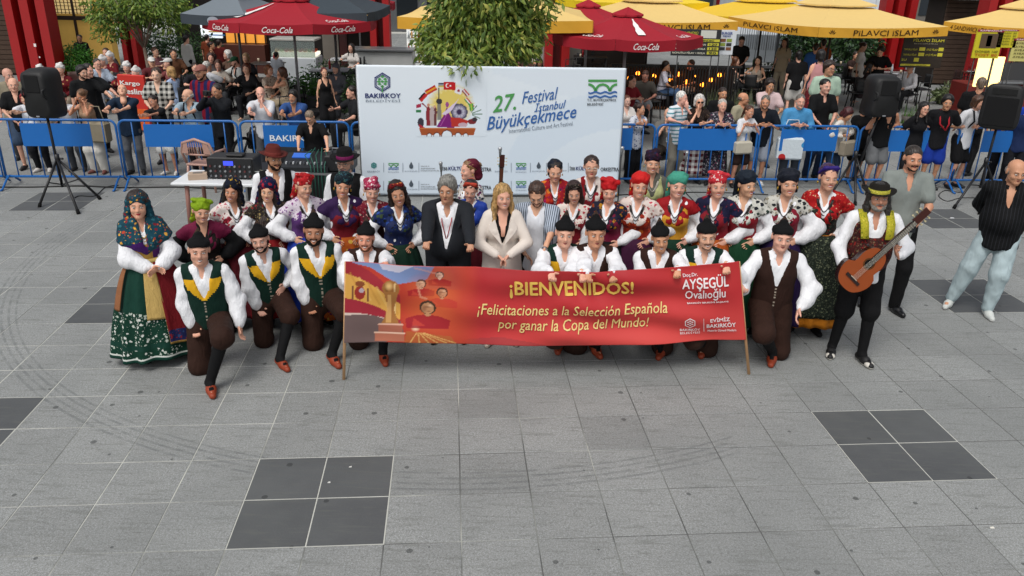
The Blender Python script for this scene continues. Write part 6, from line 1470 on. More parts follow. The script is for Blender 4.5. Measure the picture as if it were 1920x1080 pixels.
woman(884, 337, 7.85, 'woman in bright blue shawl and orange red headband behind the suited man', -8, (6, 16, 6), shawlm=cloth('#1c3a94', .6, .5), scarf=('band', cloth('#a83a28', .7)), skirtm=MAROON, arms=('side', 'side'), low=.12, hairc='#1a100b', hairs='bun')
woman(1042, 300, 8.3, 'woman with navy hair wrap and red and orange brocade shawl in the back row', 6, (0, 14, 0), bodice=RED, shawlm=floral('#8a1420', ['#c06a20', '#9a1450', '#b03018'], 16, .44), scarf=('half', cloth('#0c1424', .6, .4)), skirtm=MAROON, arms=('side', 'side'), low=.06, shawlt=.04)
woman(1076, 340, 7.65, 'woman with loose dark hair looking down in red and white shawl', -6, (4, 16, -4), bodice=RED, shawlm=floral('#dccfc6', ['#b02838', '#dccfc6', '#c05a60'], 22, .36), scarf=('band', floral('#1a1210', ['#8a8070', '#5a1418'], 30)), skirtm=MAROON, hairs='long', hairc='#2a1410', arms=('side', 'hip'))
woman(1110, 290, 8.35, 'bespectacled woman with hair tied back in red and white folk dress', 0, (0, 2, 0), bodice=RED, shawlm=stripes('#d0c4bc', '#7a1018', 9, 0, .45), skirtm=MAROON, hairs='bun', hairc='#2a1a14', scarf=None, arms=('cross', 'cross'), mouth='closed', gl=True, ears=False)
woman(1143, 334, 7.5, 'woman in scarlet bow headscarf with plum bodice and yellow floral shawl', -20, (16, 14, -2), bodice=cloth('#6a1030', .8), shawlm=floral('#1a1a2c', ['#a8741a', '#8a3a1a', '#20203a'], 18, .36), scarf=('bow', cloth('#b01218', .7, .6)), skirtm=cloth('#0c0c10', .85), arms=('side', 'hip'))
woman(1203, 322, 7.5, 'woman in bright red knotted headscarf and orange brocade bodice', -16, (18, 6, 4), bodice=floral('#8a2410', ['#a8301a', '#c06020', '#6a1410'], 18, .44), shawlm=floral('#d4c6be', ['#b84050', '#d4c6be', '#8a6a60'], 22, .34), scarf=('knot', cloth('#bc1a18', .7, .6)), skirtm=cloth('#3a1030', .8), arms=('side', 'hip'), low=.25, puff=1.15)
woman(1226, 283, 8.5, 'older woman in dark violet turban at the back in pale green waistcoat', 4, (-4, 4, 2), blouse=cloth('#5a5a52', .85), bodice=cloth('#a8ac78', .8), shawlm=None, scarf=('turban', floral('#20101e', ['#4a1a34', '#1a1a3a'], 22)), skirtm=MAROON, arms=('side', 'side'), sleeve='long', kn='#b0aca0')
woman(1273, 322, 7.5, 'woman in sea green headscarf and mustard bodice with red fringed shawl', -8, (12, 4, 2), bodice=cloth('#c08a28', .8, .3), shawlm=cloth('#8e0e16', .75, .6), scarf=('knot', cloth('#3f8f7a', .75, .5)), skirtm=cloth('#0a3020', .8), arms=('side', 'hip'), low=.27)
woman(1347, 321, 7.5, 'woman in coral white flowered headscarf laughing with navy plaid shawl', -18, (14, 6, -4), bodice=RED, shawlm=floral('#151530', ['#6d1226', '#1b1b3c', '#8a1a2a'], 16, .44), scarf=('bow', floral('#b82a34', ['#d9c4c0', '#c84a50'], 24, .28)), skirtm=cloth('#a8501a', .8), arms=('side', 'hip'), puff=1.05)
woman(1402, 320, 7.5, 'woman in navy headscarf turned left with crimson laced bodice and green skirt', -22, (42, 6, -4), bodice=cloth('#7e0f1e', .8, .3), shawlm=floral('#c4c4bc', ['#1c2028', '#8a8c84', '#2a3a34'], 22, .42), scarf=('knot', cloth('#0f1a26', .7, .5)), skirtm=cloth('#0a3a22', .8, .6, 14), apron=None, arms=('hip', 'hip'), low=.26, puff=1.05)
woman(1480, 316, 7.5, 'woman in black headscarf, crimson bodice and violet skirt with large white sleeves', -18, (14, 4, -4), bodice=cloth('#7a1228', .8), shawlm=floral('#bdbcb4', ['#23262a', '#8a8474'], 22, .42), scarf=('knot', cloth('#0f1420', .7, .5)), skirtm=cloth('#24123f', .8, .5, 14), arms=('side', 'hip'), low=.26, puff=1.2)
woman(1557, 306, 7.55, 'purple haired woman with red flowered shawl and black patterned apron over yellow skirt', -14, (12, 2, 0), bodice=floral('#161a16', ['#4a5a44', '#6a1a20'], 40), shawlm=floral('#a01418', ['#c8a080', '#7a0e10', '#b83024'], 24, .36), scarf=('band', cloth('#2a1a6a', .6)), skirtm=cloth('#b06a12', .8, .5, 12), apron=floral('#1a211a', ['#6a7058', '#3a4438'], 44, .34), hairs='bun', hairc='#3a1a3a', arms=('side', 'hip'), hem=.14, low=.22, shw=1.2)

# --- two men in felt hats behind the women
def hatman(px, py, label, crown, band, yaw, head, beardc, skin, brow, mouth='closed'):
    S, e = person(px, py, 8.2, label, 'm', yaw=yaw, skin=skin, brow=brow, mouth=mouth, hat=.035, group='dancers in felt hats', head=head, arms=('side', 'side'))
    top(S, e, WHITE, S.gv, 'puff', lo=-.04, neck=(.33, .05), puff=.9); collar(S, e, WHITE)
    P = torso_prims(S, .030, -.05, sh=False)+[cap(S.sh[0]*.9+S.sh[1]*.1, S.sh[1]*.9+S.sh[0]*.1, .074, .074, k=.05), vcut(S, .12, .46, .02, .085)]
    for q in (0, 1): P.append(ell(S.sh[q]+S.side*(-1, 1)[q]*.055, (.062, .14, .115), op='s', k=.01))
    garment('waistcoat', S, e, P, [BLACKC], S.gv, None, .003)
    trousers(S, e, BROWN, S.gv); shoes(S, e, BLACKC); hair(S, e, brow, 'under', S.hv); fedora(S, e, crown, band)
    beard(S, e, beardc, .9); return S, e
hatman(512, 270, 'bearded man in rust brown felt hat and black waistcoat', cloth('#57211c', .9, .3), cloth('#6a2a24', .8), 24, (14, 2, 4), '#20140f', 'tan', '#1c120d')
S, e = hatman(645, 276, 'grey bearded man in black hat with broad magenta band', cloth('#0c0a0c', .9, .3), cloth('#6a0e48', .7), -6, (0, 4, 0), '#8a8680', 'light', '#6a6460'); glasses(S, e, '#8a8070')

# --- officials
def jacket(S, e, mat, lo, wr=.0025, z0=.10, t=.034, w1=.085, name='jacket'):
    P = torso_prims(S, t, lo); a1 = .05 if S.sex == 'm' else .044
    for q in (0, 1): P += [cap(S.sh[q], S.elb[q], a1+t*.60, .044+t*.55, k=.012), cap(S.elb[q], S.elb[q]+(S.wr[q]-S.elb[q])*.93, .044+t*.55, .038+t*.25, k=.012)]
    if lo < -.05:
        P.append(cap(S.pel+np.array([0, 0, .06]), S.pel+np.array([0, 0, lo]), (.172 if S.sex == 'm' else .18)*S.wide+t*.5, (.178 if S.sex == 'm' else .188)*S.wide+t*.7, S.hside, .68, k=.04)); P.append(fnp(lambda Pt: Pt[..., 2]-(S.pel[2]+lo)))
        P.append(fnp(lambda Pt: np.maximum(np.maximum(np.abs(tf(S, Pt)[..., 0])-.035*np.clip((.02-tf(S, Pt)[..., 2])/.2, 0, 1), tf(S, Pt)[..., 1]+.05), tf(S, Pt)[..., 2]-.02)))
    P += [vcut(S, z0, .46, .006, w1), cap(S.nb+np.array([0, 0, -.005]), S.nb+np.array([0, -.01, .12]), .056, .07, op='s', k=.01)]
    o = garment(name, S, e, P, [mat], S.gv*.9, None, wr, S.seed, f=26)
    # lapels
    for sg in (-1, 1):
        pts = []
        for (x, z) in ((.010, z0+.01), (w1*1.0, .455), (w1+.055, .40), (w1+.060, .36), (w1*.7+.062, .33)):
            y = -.155 if S.sex == 'm' else -.185
            zz = z; yy = (y-.006)*(1-max(0, (zz-.28))/.5)*(1-.2*abs(x)/.12)
            pts.append((sg*x, yy, zz))
        V = [S.pel+S.T@np.array(p) for p in pts]; V2 = [v+S.T@np.array([0, .012, 0]) for v in V]
        n = 5; mesh_obj('lapel', V+V2, [tuple(range(n)), tuple(range(2*n-1, n-1, -1))]+[(k, k+n, (k+1) % n+n, (k+1) % n) for k in range(n)], mat, None, e, smooth=False)
    return o
SUIT = cloth('#1c1f24', .8, .2, 20, .06)
S, e = person(838, 329, 7.15, 'grey haired man in charcoal suit and white shirt holding the banner edge', 'm', yaw=0, skin='tan', brow='#3a3430', mouth='closed', wide=1.12, head=(-8, 6, 0), lean=3, belly=.5, arms=(bh(797, 487, t=1), bh(886, 490, t=-1)), hat=.012)
top(S, e, WHITE, S.gv, 'none', lo=-.04, t=.008, neck=(.40, .04)); collar(S, e, WHITE); trousers(S, e, cloth('#121317', .8), S.gv); jacket(S, e, SUIT, -.17, z0=.12, w1=.09); shoes(S, e, plain('#101012', .35)); hair(S, e, '#77756f', 'full', S.hv)
b = MB()
for sg in (-1, 1): b.tube([S.nb+S.T@np.array([sg*.055, .02, -.01]), S.pel+S.T@np.array([sg*.045, -.13, .38]), S.pel+S.T@np.array([sg*.004, -.175, .22])], .005, 5)
b.box(S.pel+S.T@np.array([0, -.18, .20]), (.012, .005, .03)); b.build('lanyard', cloth('#a8202c', .6), e)
CREAM = cloth('#d8cec4', .85, .2, 18, .03)
S, e = person(943, 344, 7.15, 'blonde woman in cream trouser suit with clasped hands behind the banner', 'f', yaw=4, skin='light', brow='#8a6a48', mouth='smile', head=(10, 2, 0), arms=(dict(k='clasp', t=np.array([-.055, -.235, 1.05])), dict(k='clasp', t=np.array([.055, -.235, 1.05]))), hat=.008, lips='#a8484a')
top(S, e, BLACKC, S.gv, 'tank', lo=-.04, t=.006, neck=(.26, .05)); trousers(S, e, CREAM, S.gv, flare=.03); jacket(S, e, CREAM, -.17, z0=.20, t=.03, w1=.08); shoes(S, e, plain('#cfc0b0', .4)); hair(S, e, '#a5824f', 'long', S.hv)
S, e = person(1005, 346, 7.3, 'man with bowed head in white T-shirt and open blue striped shirt with wristwatch', 'm', yaw=-10, skin='light', brow='#4a2f20', mouth='closed', head=(6, 34, -4), lean=6, arms=(dict(k='clasp'), dict(w=atY(1018, 480, 6.9), pole=(1, .3, -.3), hd=(-.3, -.2, -1), curl='relax')), hat=.01)
top(S, e, cloth('#dfe2e8', .85, .4, 24, .03), S.gv, 'short', lo=-.14, neck=(.42, .05)); trousers(S, e, BLACKC, S.gv)
P = torso_prims(S, .026, -.06)
for q in (0, 1): P.append(cap(S.sh[q], S.sh[q]+(S.elb[q]-S.sh[q])*.8, .076, .082, k=.03))
P += [vcut(S, -.3, .3, .075, .085), cap(S.nb+np.array([0, 0, -.005]), S.nb+np.array([0, -.01, .12]), .056, .07, op='s', k=.01)]
garment('open_shirt', S, e, P, [stripes('#aab4c2', '#2c3644', 46, 0, .36)], S.gv, None, .005, 1); shoes(S, e, plain('#cfcfcf', .5)); hair(S, e, '#3a2418', 'short', S.hv); beard(S, e, '#5a3826', .7)
b = MB(); u = unit(S.wr[1]-S.elb[1]); c = S.wr[1]-u*.02
b.bar(c-u*.011, c+u*.011, .034, n=12); b.build('wristwatch', plain('#8a8c90', .3, .9), e)

# --- the guitarist
S, e = person(1652, 338, 7.05, 'grey bearded guitarist in yellow banded hat, patterned waistcoat and knee breeches', 'm', yaw=-6, skin='tan', brow='#3a3430', mouth='closed', hat=.03, wide=1.05, belly=.4, head=(-4, 2, -2),
              arms=(dict(t=np.array([-.23, -.20, .93]), pole=(-1, .8, -.2), hd=(.25, -.35, -.9), th=(.9, -.3, .3), curl='relax'), dict(t=np.array([.17, -.28, 1.12]), pole=(1, .3, -.8), hd=(-.5, -.2, .8), th=(-.2, .6, .5), curl='grip')), feet=[(-.16, -.02, .07), (.08, -.16, .07)])
GU = S
top(S, e, WHITE, S.gv, 'puff', neck=(.36, .04), puff=.82); collar(S, e, WHITE)
P = torso_prims(S, .034, -.02, .42, sh=False)+[vcut(S, .30, .44, .06, .11)]
garment('waistcoat', S, e, P, [floral('#3a1412', ['#6a5a40', '#7a1a16', '#1a1816'], 40, .36)], S.gv, None, .002)
for sg in (-1, 1):
    b = MB(); pts = [S.pel+S.T@np.array([sg*.115, .10, .38]), S.pel+S.T@np.array([sg*.12, .0, .525]), S.pel+S.T@np.array([sg*.115, -.13, .43]), S.pel+S.T@np.array([sg*.105, -.175, .30])]
    V = []
    for p in pts: V += [p+S.T@np.array([-.035, 0, .0]), p+S.T@np.array([.035, 0, 0])]
    V += [v+S.T@np.array([0, -.008, .008]) for v in V]
    F = [(2*i, 2*i+1, 2*i+3, 2*i+2) for i in range(3)]+[(8+2*i, 10+2*i, 11+2*i, 9+2*i) for i in range(3)]+[(2*i, 2*i+2, 10+2*i, 8+2*i) for i in range(3)]+[(2*i+1, 9+2*i, 11+2*i, 3+2*i) for i in range(3)]+[(6, 7, 15, 14)]
    mesh_obj('shoulder_strap', V, F, floral('#a8a028', ['#6a7a20', '#c8b84a'], 40, .3), None, e)
b = MB()
for sg in (-1, 1):
    for k in range(3):
        p = S.pel+S.T@np.array([sg*.07, -.185-.03*(k == 0), .08+.085*k]); b.bar(p, p+np.array([0, -.012, 0]), .011, n=8)
b.build('buttons', plain('#8c8c90', .3, .9), e)
trousers(S, e, BLACKC, S.gv, .54, baggy=.012, name='breeches'); socks(S, e, BLACKC, S.gv)
shoes(S, e, plain('#121213', .6), .011, plain('#d0ccc2', .6))
b = MB()
for q in (0, 1):
    a, t_ = S.ank[q], S.toe[q]; d = unit((t_-a)*np.array([1, 1, 0])); b.tube([a+np.array([0, 0, -.01])+d*.05, a+d*.10+np.array([0, 0, -.022])], [.034, .028], 6); b.tube([a+np.array([0, 0, .02]), a+np.array([0, 0, -.02])], .042, 8)
b.build('shoe_lacing', BLACKC, e)
for q in (0, 1): d = unit((S.toe[q]-S.ank[q])*np.array([1, 1, 0])); c_ = np.array([S.ank[q][0], S.ank[q][1], .030])+d*.135; garment('toe_cap', S, e, [ell(c_, (.046, .046, .030)), fnp(lambda Pt: Pt[..., 2]-.004)], [plain('#d0ccc2', .6)], .010, None, 0)
hair(S, e, '#2a2622', 'long', S.hv); beard(S, e, '#8d8983', 1.); fedora(S, e, cloth('#17140f', .9, .3), floral('#a8a23a', ['#7d8a2a', '#d0c45a'], 40, .3), brim=.14, dome=.085)
# the guitar, its own thing
def guitar(name, label, loc, Mx, s_=1.):
    g = empty(name, label, 'guitar', loc); g.scale = (s_,)*3; g.rotation_euler = Matrix(Mx.tolist()).to_euler()
    # local: x along the neck (towards the head), z = out of the soundboard -> build in (x,y) with depth along z
    n = 44; out = []
    for k in range(n):
        t = 2*math.pi*k/n; x = math.cos(t)*.245
        wv = .185 if x < 0 else .14; wz = wv*math.sqrt(max(0, 1-(x/.245)**2))**.75
        wz *= 1-.17*math.exp(-((x-.03)/.07)**2); out.append((x, math.copysign(wz, math.sin(t)) if abs(math.sin(t)) > 1e-6 else 0))
    b = MB(); V = [(x, y, 0) for x, y in out]+[(x*.985, y*.985, -.006) for x, y in out]+[(x, y, -.09) for x, y in out]
    b.add([(x, y, 0) for x, y in out]+[(0, 0, 0)], [(k, (k+1) % n, n) for k in range(n)], 0, False); b.build('soundboard', plain('#8f4216', .3, var=.12, nscale=8), g)
    b = MB(); b.add([(x, y, -.001) for x, y in out]+[(x, y, -.09) for x, y in out], [(k, k+n, (k+1) % n+n, (k+1) % n) for k in range(n)]+[tuple(range(2*n-1, n-1, -1))], 0, True); b.build('sides', plain('#35130a', .25, var=.1), g)
    b = MB(); b.lathe([(.0005, 0), (.044, 0)], 24, (.075, 0, .0015), 0); b.build('sound_hole', plain('#0a0705', .8), g)
    b = MB(); V, F = [], []; m_ = 32
    for r_ in (.046, .058):
        for k in range(m_): V.append((.075+r_*math.cos(2*math.pi*k/m_), r_*math.sin(2*math.pi*k/m_), .002))
    b.add(V, [(k, (k+1) % m_, (k+1) % m_+m_, k+m_) for k in range(m_)], 0, False); b.build('rosette', stripes('#8a5a2a', '#2a120a', 120, 3), g)
    MB().box((-.13, 0, .008), (.028, .17, .012)).build('bridge', plain('#1c0c08', .5), g)
    MB().box((-.118, 0, .016), (.004, .075, .006)).build('saddle', plain('#d8cfb8', .5), g)
    MB().box((.375, 0, .004), (.52, .053, .018)).build('fingerboard', plain('#120b08', .45), g)
    b = MB()
    for k in range(15): b.box((.62-.46*(1-.944**k)*1.0-.01, 0, .0145), (.0025, .053, .003))
    b.build('frets', plain('#b9b4a8', .3, .9), g)
    MB().box((.40, 0, -.014), (.42, .046, .022)).build('neck', plain('#4a2412', .4), g)
    MB().box((.715, 0, -.012), (.17, .068, .018)).build('headstock', plain('#3a1208', .35), g)
    b = MB()
    for sg in (-1, 1):
        for k in range(3): x = .665+.045*k; b.bar((x, sg*.034, -.012), (x, sg*.056, -.012), .004); b.box((x, sg*.062, -.012), (.014, .012, .018))
    b.build('tuning_pegs', plain('#cfc39a', .35, .3), g)
    b = MB()
    for k in range(6): y = (k-2.5)*.0085; b.bar((-.118, y*1.1, .0195), (.635, y*.8, .0155), .0009, n=4, caps=False)
    b.build('strings', plain('#cfcabc', .3, .6), g)
    return g
pc = atY(1618, 505, 6.66); pe = atY(1722, 412, 6.72)
u = unit(pe-pc); nrm = unit(np.array([0.05, -1, .22])-u*np.dot([0.05, -1, .22], u)); Mx = np.stack([u, np.cross(nrm, u), nrm], 1)
guitar('guitar', 'classical guitar with reddish brown top held by the man in the yellow banded hat', pc, Mx, .93)

# --- two men at the right
S, e = person(1717, 272, 8.2, 'man in grey polo shirt and black trousers behind the guitarist', 'm', yaw=-8, skin='tan', brow='#14100d', mouth='closed', head=(4, 6, 0), arms=('clasp', 'clasp'), feet=[(-.17, .12, .07), (.10, -.08, .07)], hat=.006)
top(S, e, cloth('#7f8682', .85, .4, 20, .05), S.gv, 'short', lo=-.10, neck=(.34, .04)); collar(S, e, cloth('#7f8682', .85, .4, 20, .05)); trousers(S, e, BLACKC, S.gv); shoes(S, e, plain('#0d0d0e', .3)); hair(S, e, '#2a211b', 'buzz', S.hv); beard(S, e, '#2a1e18', .6)
PH = S
S, e = person(1912, 300, 8.15, 'bald man in black pinstriped shirt and pale jeans with hands behind his back', 'm', yaw=-26, skin='tan', brow='#3a2c24', mouth='closed', head=(20, 10, 0), side=0, arms=('back', 'back'), wide=1.12, belly=.5, feet=[(-.30, .02, .07), (.06, -.10, .07)])
top(S, e, stripes('#0d0e10', '#2c2e33', 30, 0, .1), S.gv, 'three', lo=-.10, t=.022, neck=(.28, .05)); collar(S, e, cloth('#0d0e10')); trousers(S, e, cloth('#a8b9bd', .9, .6, 14, .1), S.gv, .97, baggy=.022, wr=.007); shoes(S, e, plain('#c6cac6', .6, var=.2, nscale=40), .011, plain('#e0e0dc', .6)); hair(S, e, '#8a8078', 'ring', S.hv)

# --- sound technician bending over the desk
S, e = person(577, 212, 12.15, 'balding technician in black polo shirt bending over the mixing desk', 'm', yaw=-4, skin='light', brow='#5a4434', mouth='closed', head=(-6, 40, 0), lean=16, wide=1.3, arms=(dict(w=atY(556, 300, 11.8), pole=(-1, .2, 0), hd=(.2, -.8, -.3), th=(1, 0, .2), curl='relax'), dict(w=atY(620, 300, 11.8), pole=(1, .2, 0), hd=(-.1, -.8, -.4), th=(-1, 0, .2), curl='relax')), hat=.006)
TEC = S
top(S, e, BLACKC, S.gv, 'short', lo=-.10, neck=(.36, .04)); trousers(S, e, BLACKC, S.gv); shoes(S, e, BLACKC); hair(S, e, '#7a6a5a', 'buzz', S.hv); collar(S, e, BLACKC)
# ------------------------------------------------------------------ spectators and cafe guests
JEAN = '#33475c'; KHAKI = '#9a9080'
def rail_y(x): return 13.02+.07*x
def folk(px, py, Y, label, sex, tk, tc, bk, bc, hs, hc, pose='rail', yaw=0, head=(0, 4, 0), skin='light', mouth='closed', wide=1., belly=0., lean=None, acc='', arms=None, bd=None, sleeve=None, group=None, fat=0., shoe='#1c1c1e', hmat=None, s=None, chair_=True, side=0, q=1, feet=None):
    z = 1.25 if pose == 'sit' else 1.66
    if Y is None: Y = at(px, py, z)[1]
    gx = atY(px, py, Y)[0]; ry = rail_y(gx)
    if q == 1 and Y > 15.9: q = 2
    A = dict(rail=(dict(w=(gx-.07, ry-.05, 1.10), pole=(-.7, .35, -.9), hd=(1, -.35, -.1), th=(0, -.2, 1), curl='relax'), dict(w=(gx+.09, ry-.05, 1.10), pole=(.7, .35, -.9), hd=(-1, -.35, -.1), th=(0, -.2, 1), curl='relax')),
             wide=(dict(w=(gx-.20, ry-.03, 1.11), pole=(-1, .2, -.3), hd=(.9, -.4, -.2), th=(0, -.2, 1)), dict(w=(gx+.20, ry-.03, 1.11), pole=(1, .2, -.3), hd=(-.9, -.4, -.2), th=(0, -.2, 1))),
             mouthr=(dict(w=(gx-.02, ry-.03, 1.11), pole=(-1, .2, -.3), hd=(1, -.2, -.1), th=(0, -.2, 1)), 'face'), mouthl=('face', dict(w=(gx+.05, ry-.03, 1.11), pole=(1, .2, -.3), hd=(-1, -.2, -.1), th=(0, -.2, 1))),
             phone=('phone', 'phone'), cheek=('chin', 'chin'), side=('side', 'side'), clasp=('clasp', 'clasp'), hold=('hold', 'hold'), table=('table', 'table'), lap=('lap', 'lap'), face1=('face', 'lap'), chin1=('lap', 'chin'), cross=('cross', 'cross'), back=('back', 'back'), reach=('side', dict(t=np.array([.45, -.42, 1.0]), pole=(1, .5, -.5)))).get(arms or pose, ('side', 'side'))
    if pose == 'sit' and arms is None: A = ('table', 'lap')
    if lean is None: lean = {'rail': 16, 'wide': 14, 'mouthr': 12, 'mouthl': 12, 'sit': 6, 'stand': 1}.get(pose, 2)
    sp = 'sit' if pose == 'sit' else 'stand'
    S, e = person(px, py, Y, label, sex, yaw=yaw, skin=skin, brow=hc if hc not in ('#d8d6d0', '#c9c6c0') else '#8a857e', mouth=mouth, q=q, pose=sp, lean=lean, side=side, head=head, arms=A, wide=wide, belly=belly, group=group or ('guests seated at the cafe' if pose == 'sit' else None), fat=fat, s=s, hat=.008, feet=feet)
    mt = tc if not isinstance(tc, str) else cloth(tc, .85, .4, 20, .08)
    sl = sleeve or {'T': 'short', 'polo': 'short', 'tank': 'tank', 'shirt': 'short', 'long': 'long', 'hoodie': 'long', 'blouse': 'short'}[tk]
    top(S, e, mt, S.gv, sl, t=.022 if tk in ('hoodie', 'shirt', 'blouse') else .016, lo=-.12 if tk != 'tank' else -.08, neck={'T': None, 'polo': (.37, .035), 'tank': (.33, .07), 'shirt': (.33, .045), 'long': (.38, .03), 'hoodie': None, 'blouse': (.35, .05)}[tk], name={'T': 'tshirt', 'polo': 'polo_shirt', 'tank': 'tank_top', 'hoodie': 'hoodie'}.get(tk, 'shirt'))
    if tk in ('polo', 'shirt') and q == 0 or tk == 'polo': collar(S, e, mt)
    bm = bc if not isinstance(bc, str) else cloth(bc, .85, .4, 16, .08)
    if bk == 'skirt': skirt(S, e, [bm], .18 if sp == 'stand' else .3, .15, .27, seed=px, pleat=.012, nr=10) if sp == 'stand' else trousers(S, e, bm, S.gv, .97, flare=.02)
    elif bk == 'shorts': trousers(S, e, bm, S.gv, .42, name='shorts', t=.018)
    elif bk == 'wide': trousers(S, e, bm, S.gv, .97, baggy=.03, flare=.02)
    else: trousers(S, e, bm, S.gv, .97, baggy=.008)
    if Y < 15 or px % 2 == 0: shoes(S, e, plain(shoe, .6), .016)
    if hs: 
        if hs in ('hijab', 'turban', 'drape', 'bow'): headscarf(S, e, hmat or cloth(hc, .8), hs, S.hv)
        elif hs == 'cap': hair(S, e, '#2a1c14', 'buzz', S.hv); capvisor(S, e, cloth(hc, .8))
        else: hair(S, e, hc, hs, S.hv)
    if bd: beard(S, e, bd, .8, .010)
    if 'g' in acc: glasses(S, e)
    if 'S' in acc: glasses(S, e, '#0c0c0c', True)
    if 's' in acc:     # shoulder bag with strap
        b = MB(); b.tube([S.sh[1]+np.array([-.03, 0, .06]), S.pel+np.array([.0, -.17, .28]), S.pel+np.array([-.17, -.12, .0])], .012, 5); b.build('bag_strap', plain('#2a2620', .7), e)
    if 'b' in acc:
        b = MB()
        for sg in (0, 1): c = S.sh[sg]*.75+S.sh[1-sg]*.25; b.tube([c+np.array([0, .06, .06]), c+np.array([0, -.07, .05]), c+np.array([0, -.13, -.12]), c+np.array([0, -.02, -.25])], .017, 5)
        b.build('backpack_strap', plain('#15171c', .8), e)
    if pose == 'sit' and chair_:
        l = e.location; f = abs(Y)
        CHN[0] += 1; w_ = CHW[CHN[0] % len(CHW)]
        c = chair(960, 540, yaw, w_+' chair under the '+label.split(' seated')[0].split(' at the')[0][:60], 0 if Y > 17 and px > 1000 or px < 600 else 0); c.location = (l[0], l[1], 0); c.scale = (max(S.s, .95),)*3
        wd = label.replace(',', '').split(); c['label'] = 'dark cafe chair of the '+' '.join(wd if len(wd) < 12 else wd[:3]+wd[-8:])
    return S, e
CHN = [0]; CHW = ['dark']
def bag(S, loc, label, col, w_=.30, h=.26, d=.09, strap=True, mat=None):
    l = lw(S, loc); e = empty('bag', label, 'bag', l, R(S.yaw)); MB().bevbox((0, 0, 0), (w_, d, h), .03).build('pouch', mat or plain(col, .8, var=.15), e)
    if strap: b = MB(); b.tube([(-w_*.4, 0, h*.45), (-w_*.2, 0, h*1.25), (w_*.2, 0, h*1.25), (w_*.4, 0, h*.45)], .010, 5); b.build('handle', mat or plain(col, .8), e)
    return e
FL1 = floral('#c8ccd4', ['#3a4a70', '#7a88a8', '#c8ccd4'], 20, .4); FL2 = floral('#23252f', ['#a8a4a8', '#6a3a50', '#8a8890'], 22, .36); FL3 = floral('#1a1210', ['#4a3a30', '#2a1a14'], 30, .36)
PLD = stripes('#1a1a1a', '#c4c2ba', 11, 3, .5); PLR = stripes('#dcd9d4', '#5a1a24', 9, 3, .5); STP = stripes('#d4dbe0', '#5a8a94', 15, 2, .35)
# left barrier
folk(12, 127, 14.3, 'bald man in beige shirt standing behind another bald man at the left edge', 'm', 'shirt', '#8d8470', 'trousers', '#3a3a3c', None, '#6a5a4a', 'stand', 30, (30, 4, 0), wide=1.15)
folk(22, 145, 13.55, 'bald man in black shirt with folded hands left of the red haired woman', 'm', 'shirt', '#111214', 'shorts', '#3a4a60', 'ring', '#5a5048', 'clasp', 20, (10, 4, 0), lean=4)
S, e = folk(45, 172, 13.30, 'red haired woman in white T-shirt leaning on the barrier left of the loudspeaker', 'f', 'T', '#d5d8de', 'trousers', '#111217', 'bob', '#7d1a1c', 'rail', 4, (4, 6, 0), mouth='smile', wide=1.25, fat=.08, shoe='#c9c4c0', belly=.4)
bag(S, (.10, -.22, .88), 'grey patterned shoulder bag of the red haired woman', '#6a6a70', mat=FL1)
folk(115, 178, 13.40, 'person in white top hidden behind the left loudspeaker', 'm', 'T', '#c8cace', 'trousers', '#3a3d42', 'short', '#20160f', 'rail', 0, (0, 4, 0))
S, e = folk(150, 168, 13.25, 'tired woman in beige tank top resting her head on raised hands', 'f', 'tank', '#a88a70', 'wide', '#d3d0c8', 'bun', '#6a4a30', 'rail', -8, (-14, 20, 14), arms='cheek', lean=14, skin='tan', shoe='#6a3a34')
bag(S, (.24, -.16, .88), 'large beige bucket bag hanging beside the tired woman', '#8d8470', .34, .34, .16)
folk(152, 122, 14.5, 'young bearded man in black T-shirt looking right behind the tired woman', 'm', 'T', '#101113', 'trousers', '#1a1b1e', 'full', '#120d0a', 'stand', 40, (20, 6, 0), bd='#1c120d', arms='reach')
folk(164, 118, 14.9, 'dark haired man in black T-shirt partly behind the young bearded man', 'm', 'T', '#131518', 'trousers', '#1a1b1e', 'short', '#1a120d', 'stand', 40, (25, 8, 0), arms='reach')
S, e = folk(228, 158, 13.40, 'bald man in navy T-shirt looking up at the sky, arms on the barrier', 'm', 'polo', '#16283c', 'trousers', '#5a5d62', 'ring', '#9a948c', 'rail', 6, (16, -34, 0), wide=1.15, lean=10, shoe='#0e0e10')
folk(283, 184, 13.30, 'small dark haired woman in black leaning on the barrier with white shorts', 'f', 'T', '#15161a', 'shorts', '#d3d2ce', 'bun', '#20140f', 'rail', -10, (-8, 8, -16), skin='tan', side=-8, shoe='#c9c7c2')
folk(291, 126, 14.2, 'man in black and white checked shirt behind the small dark haired woman', 'm', 'shirt', PLD, 'trousers', '#3a3d44', 'short', '#3a281c', 'clasp', 6, (4, 6, 0), skin='fair')
folk(350, 166, 13.35, 'grey bearded man with glasses and pale blue polo turning his head left', 'm', 'polo', '#93a7b4', 'trousers', '#15161a', 'ring', '#b3afa8', 'rail', -4, (-46, 4, 0), acc='gb', bd='#b0aca5', wide=1.12)
folk(375, 120, 14.1, 'man in red and blue striped football shirt and cap stretching his arm', 'm', 'T', stripes('#1c2350', '#7a1226', 9, 0, .5), 'trousers', '#2a2d34', 'cap', '#8a5a50', 'stand', -10, (-6, 4, 0), skin='tan', arms='reach', bd='#2a1c14')
S, e = folk(404, 156, 13.35, 'man in dark hooded top holding a black camera before his face', 'm', 'hoodie', '#14171c', 'trousers', '#0f1013', 'short', '#2a2420', 'phone', -14, (-8, 10, 0), lean=8, skin='tan')
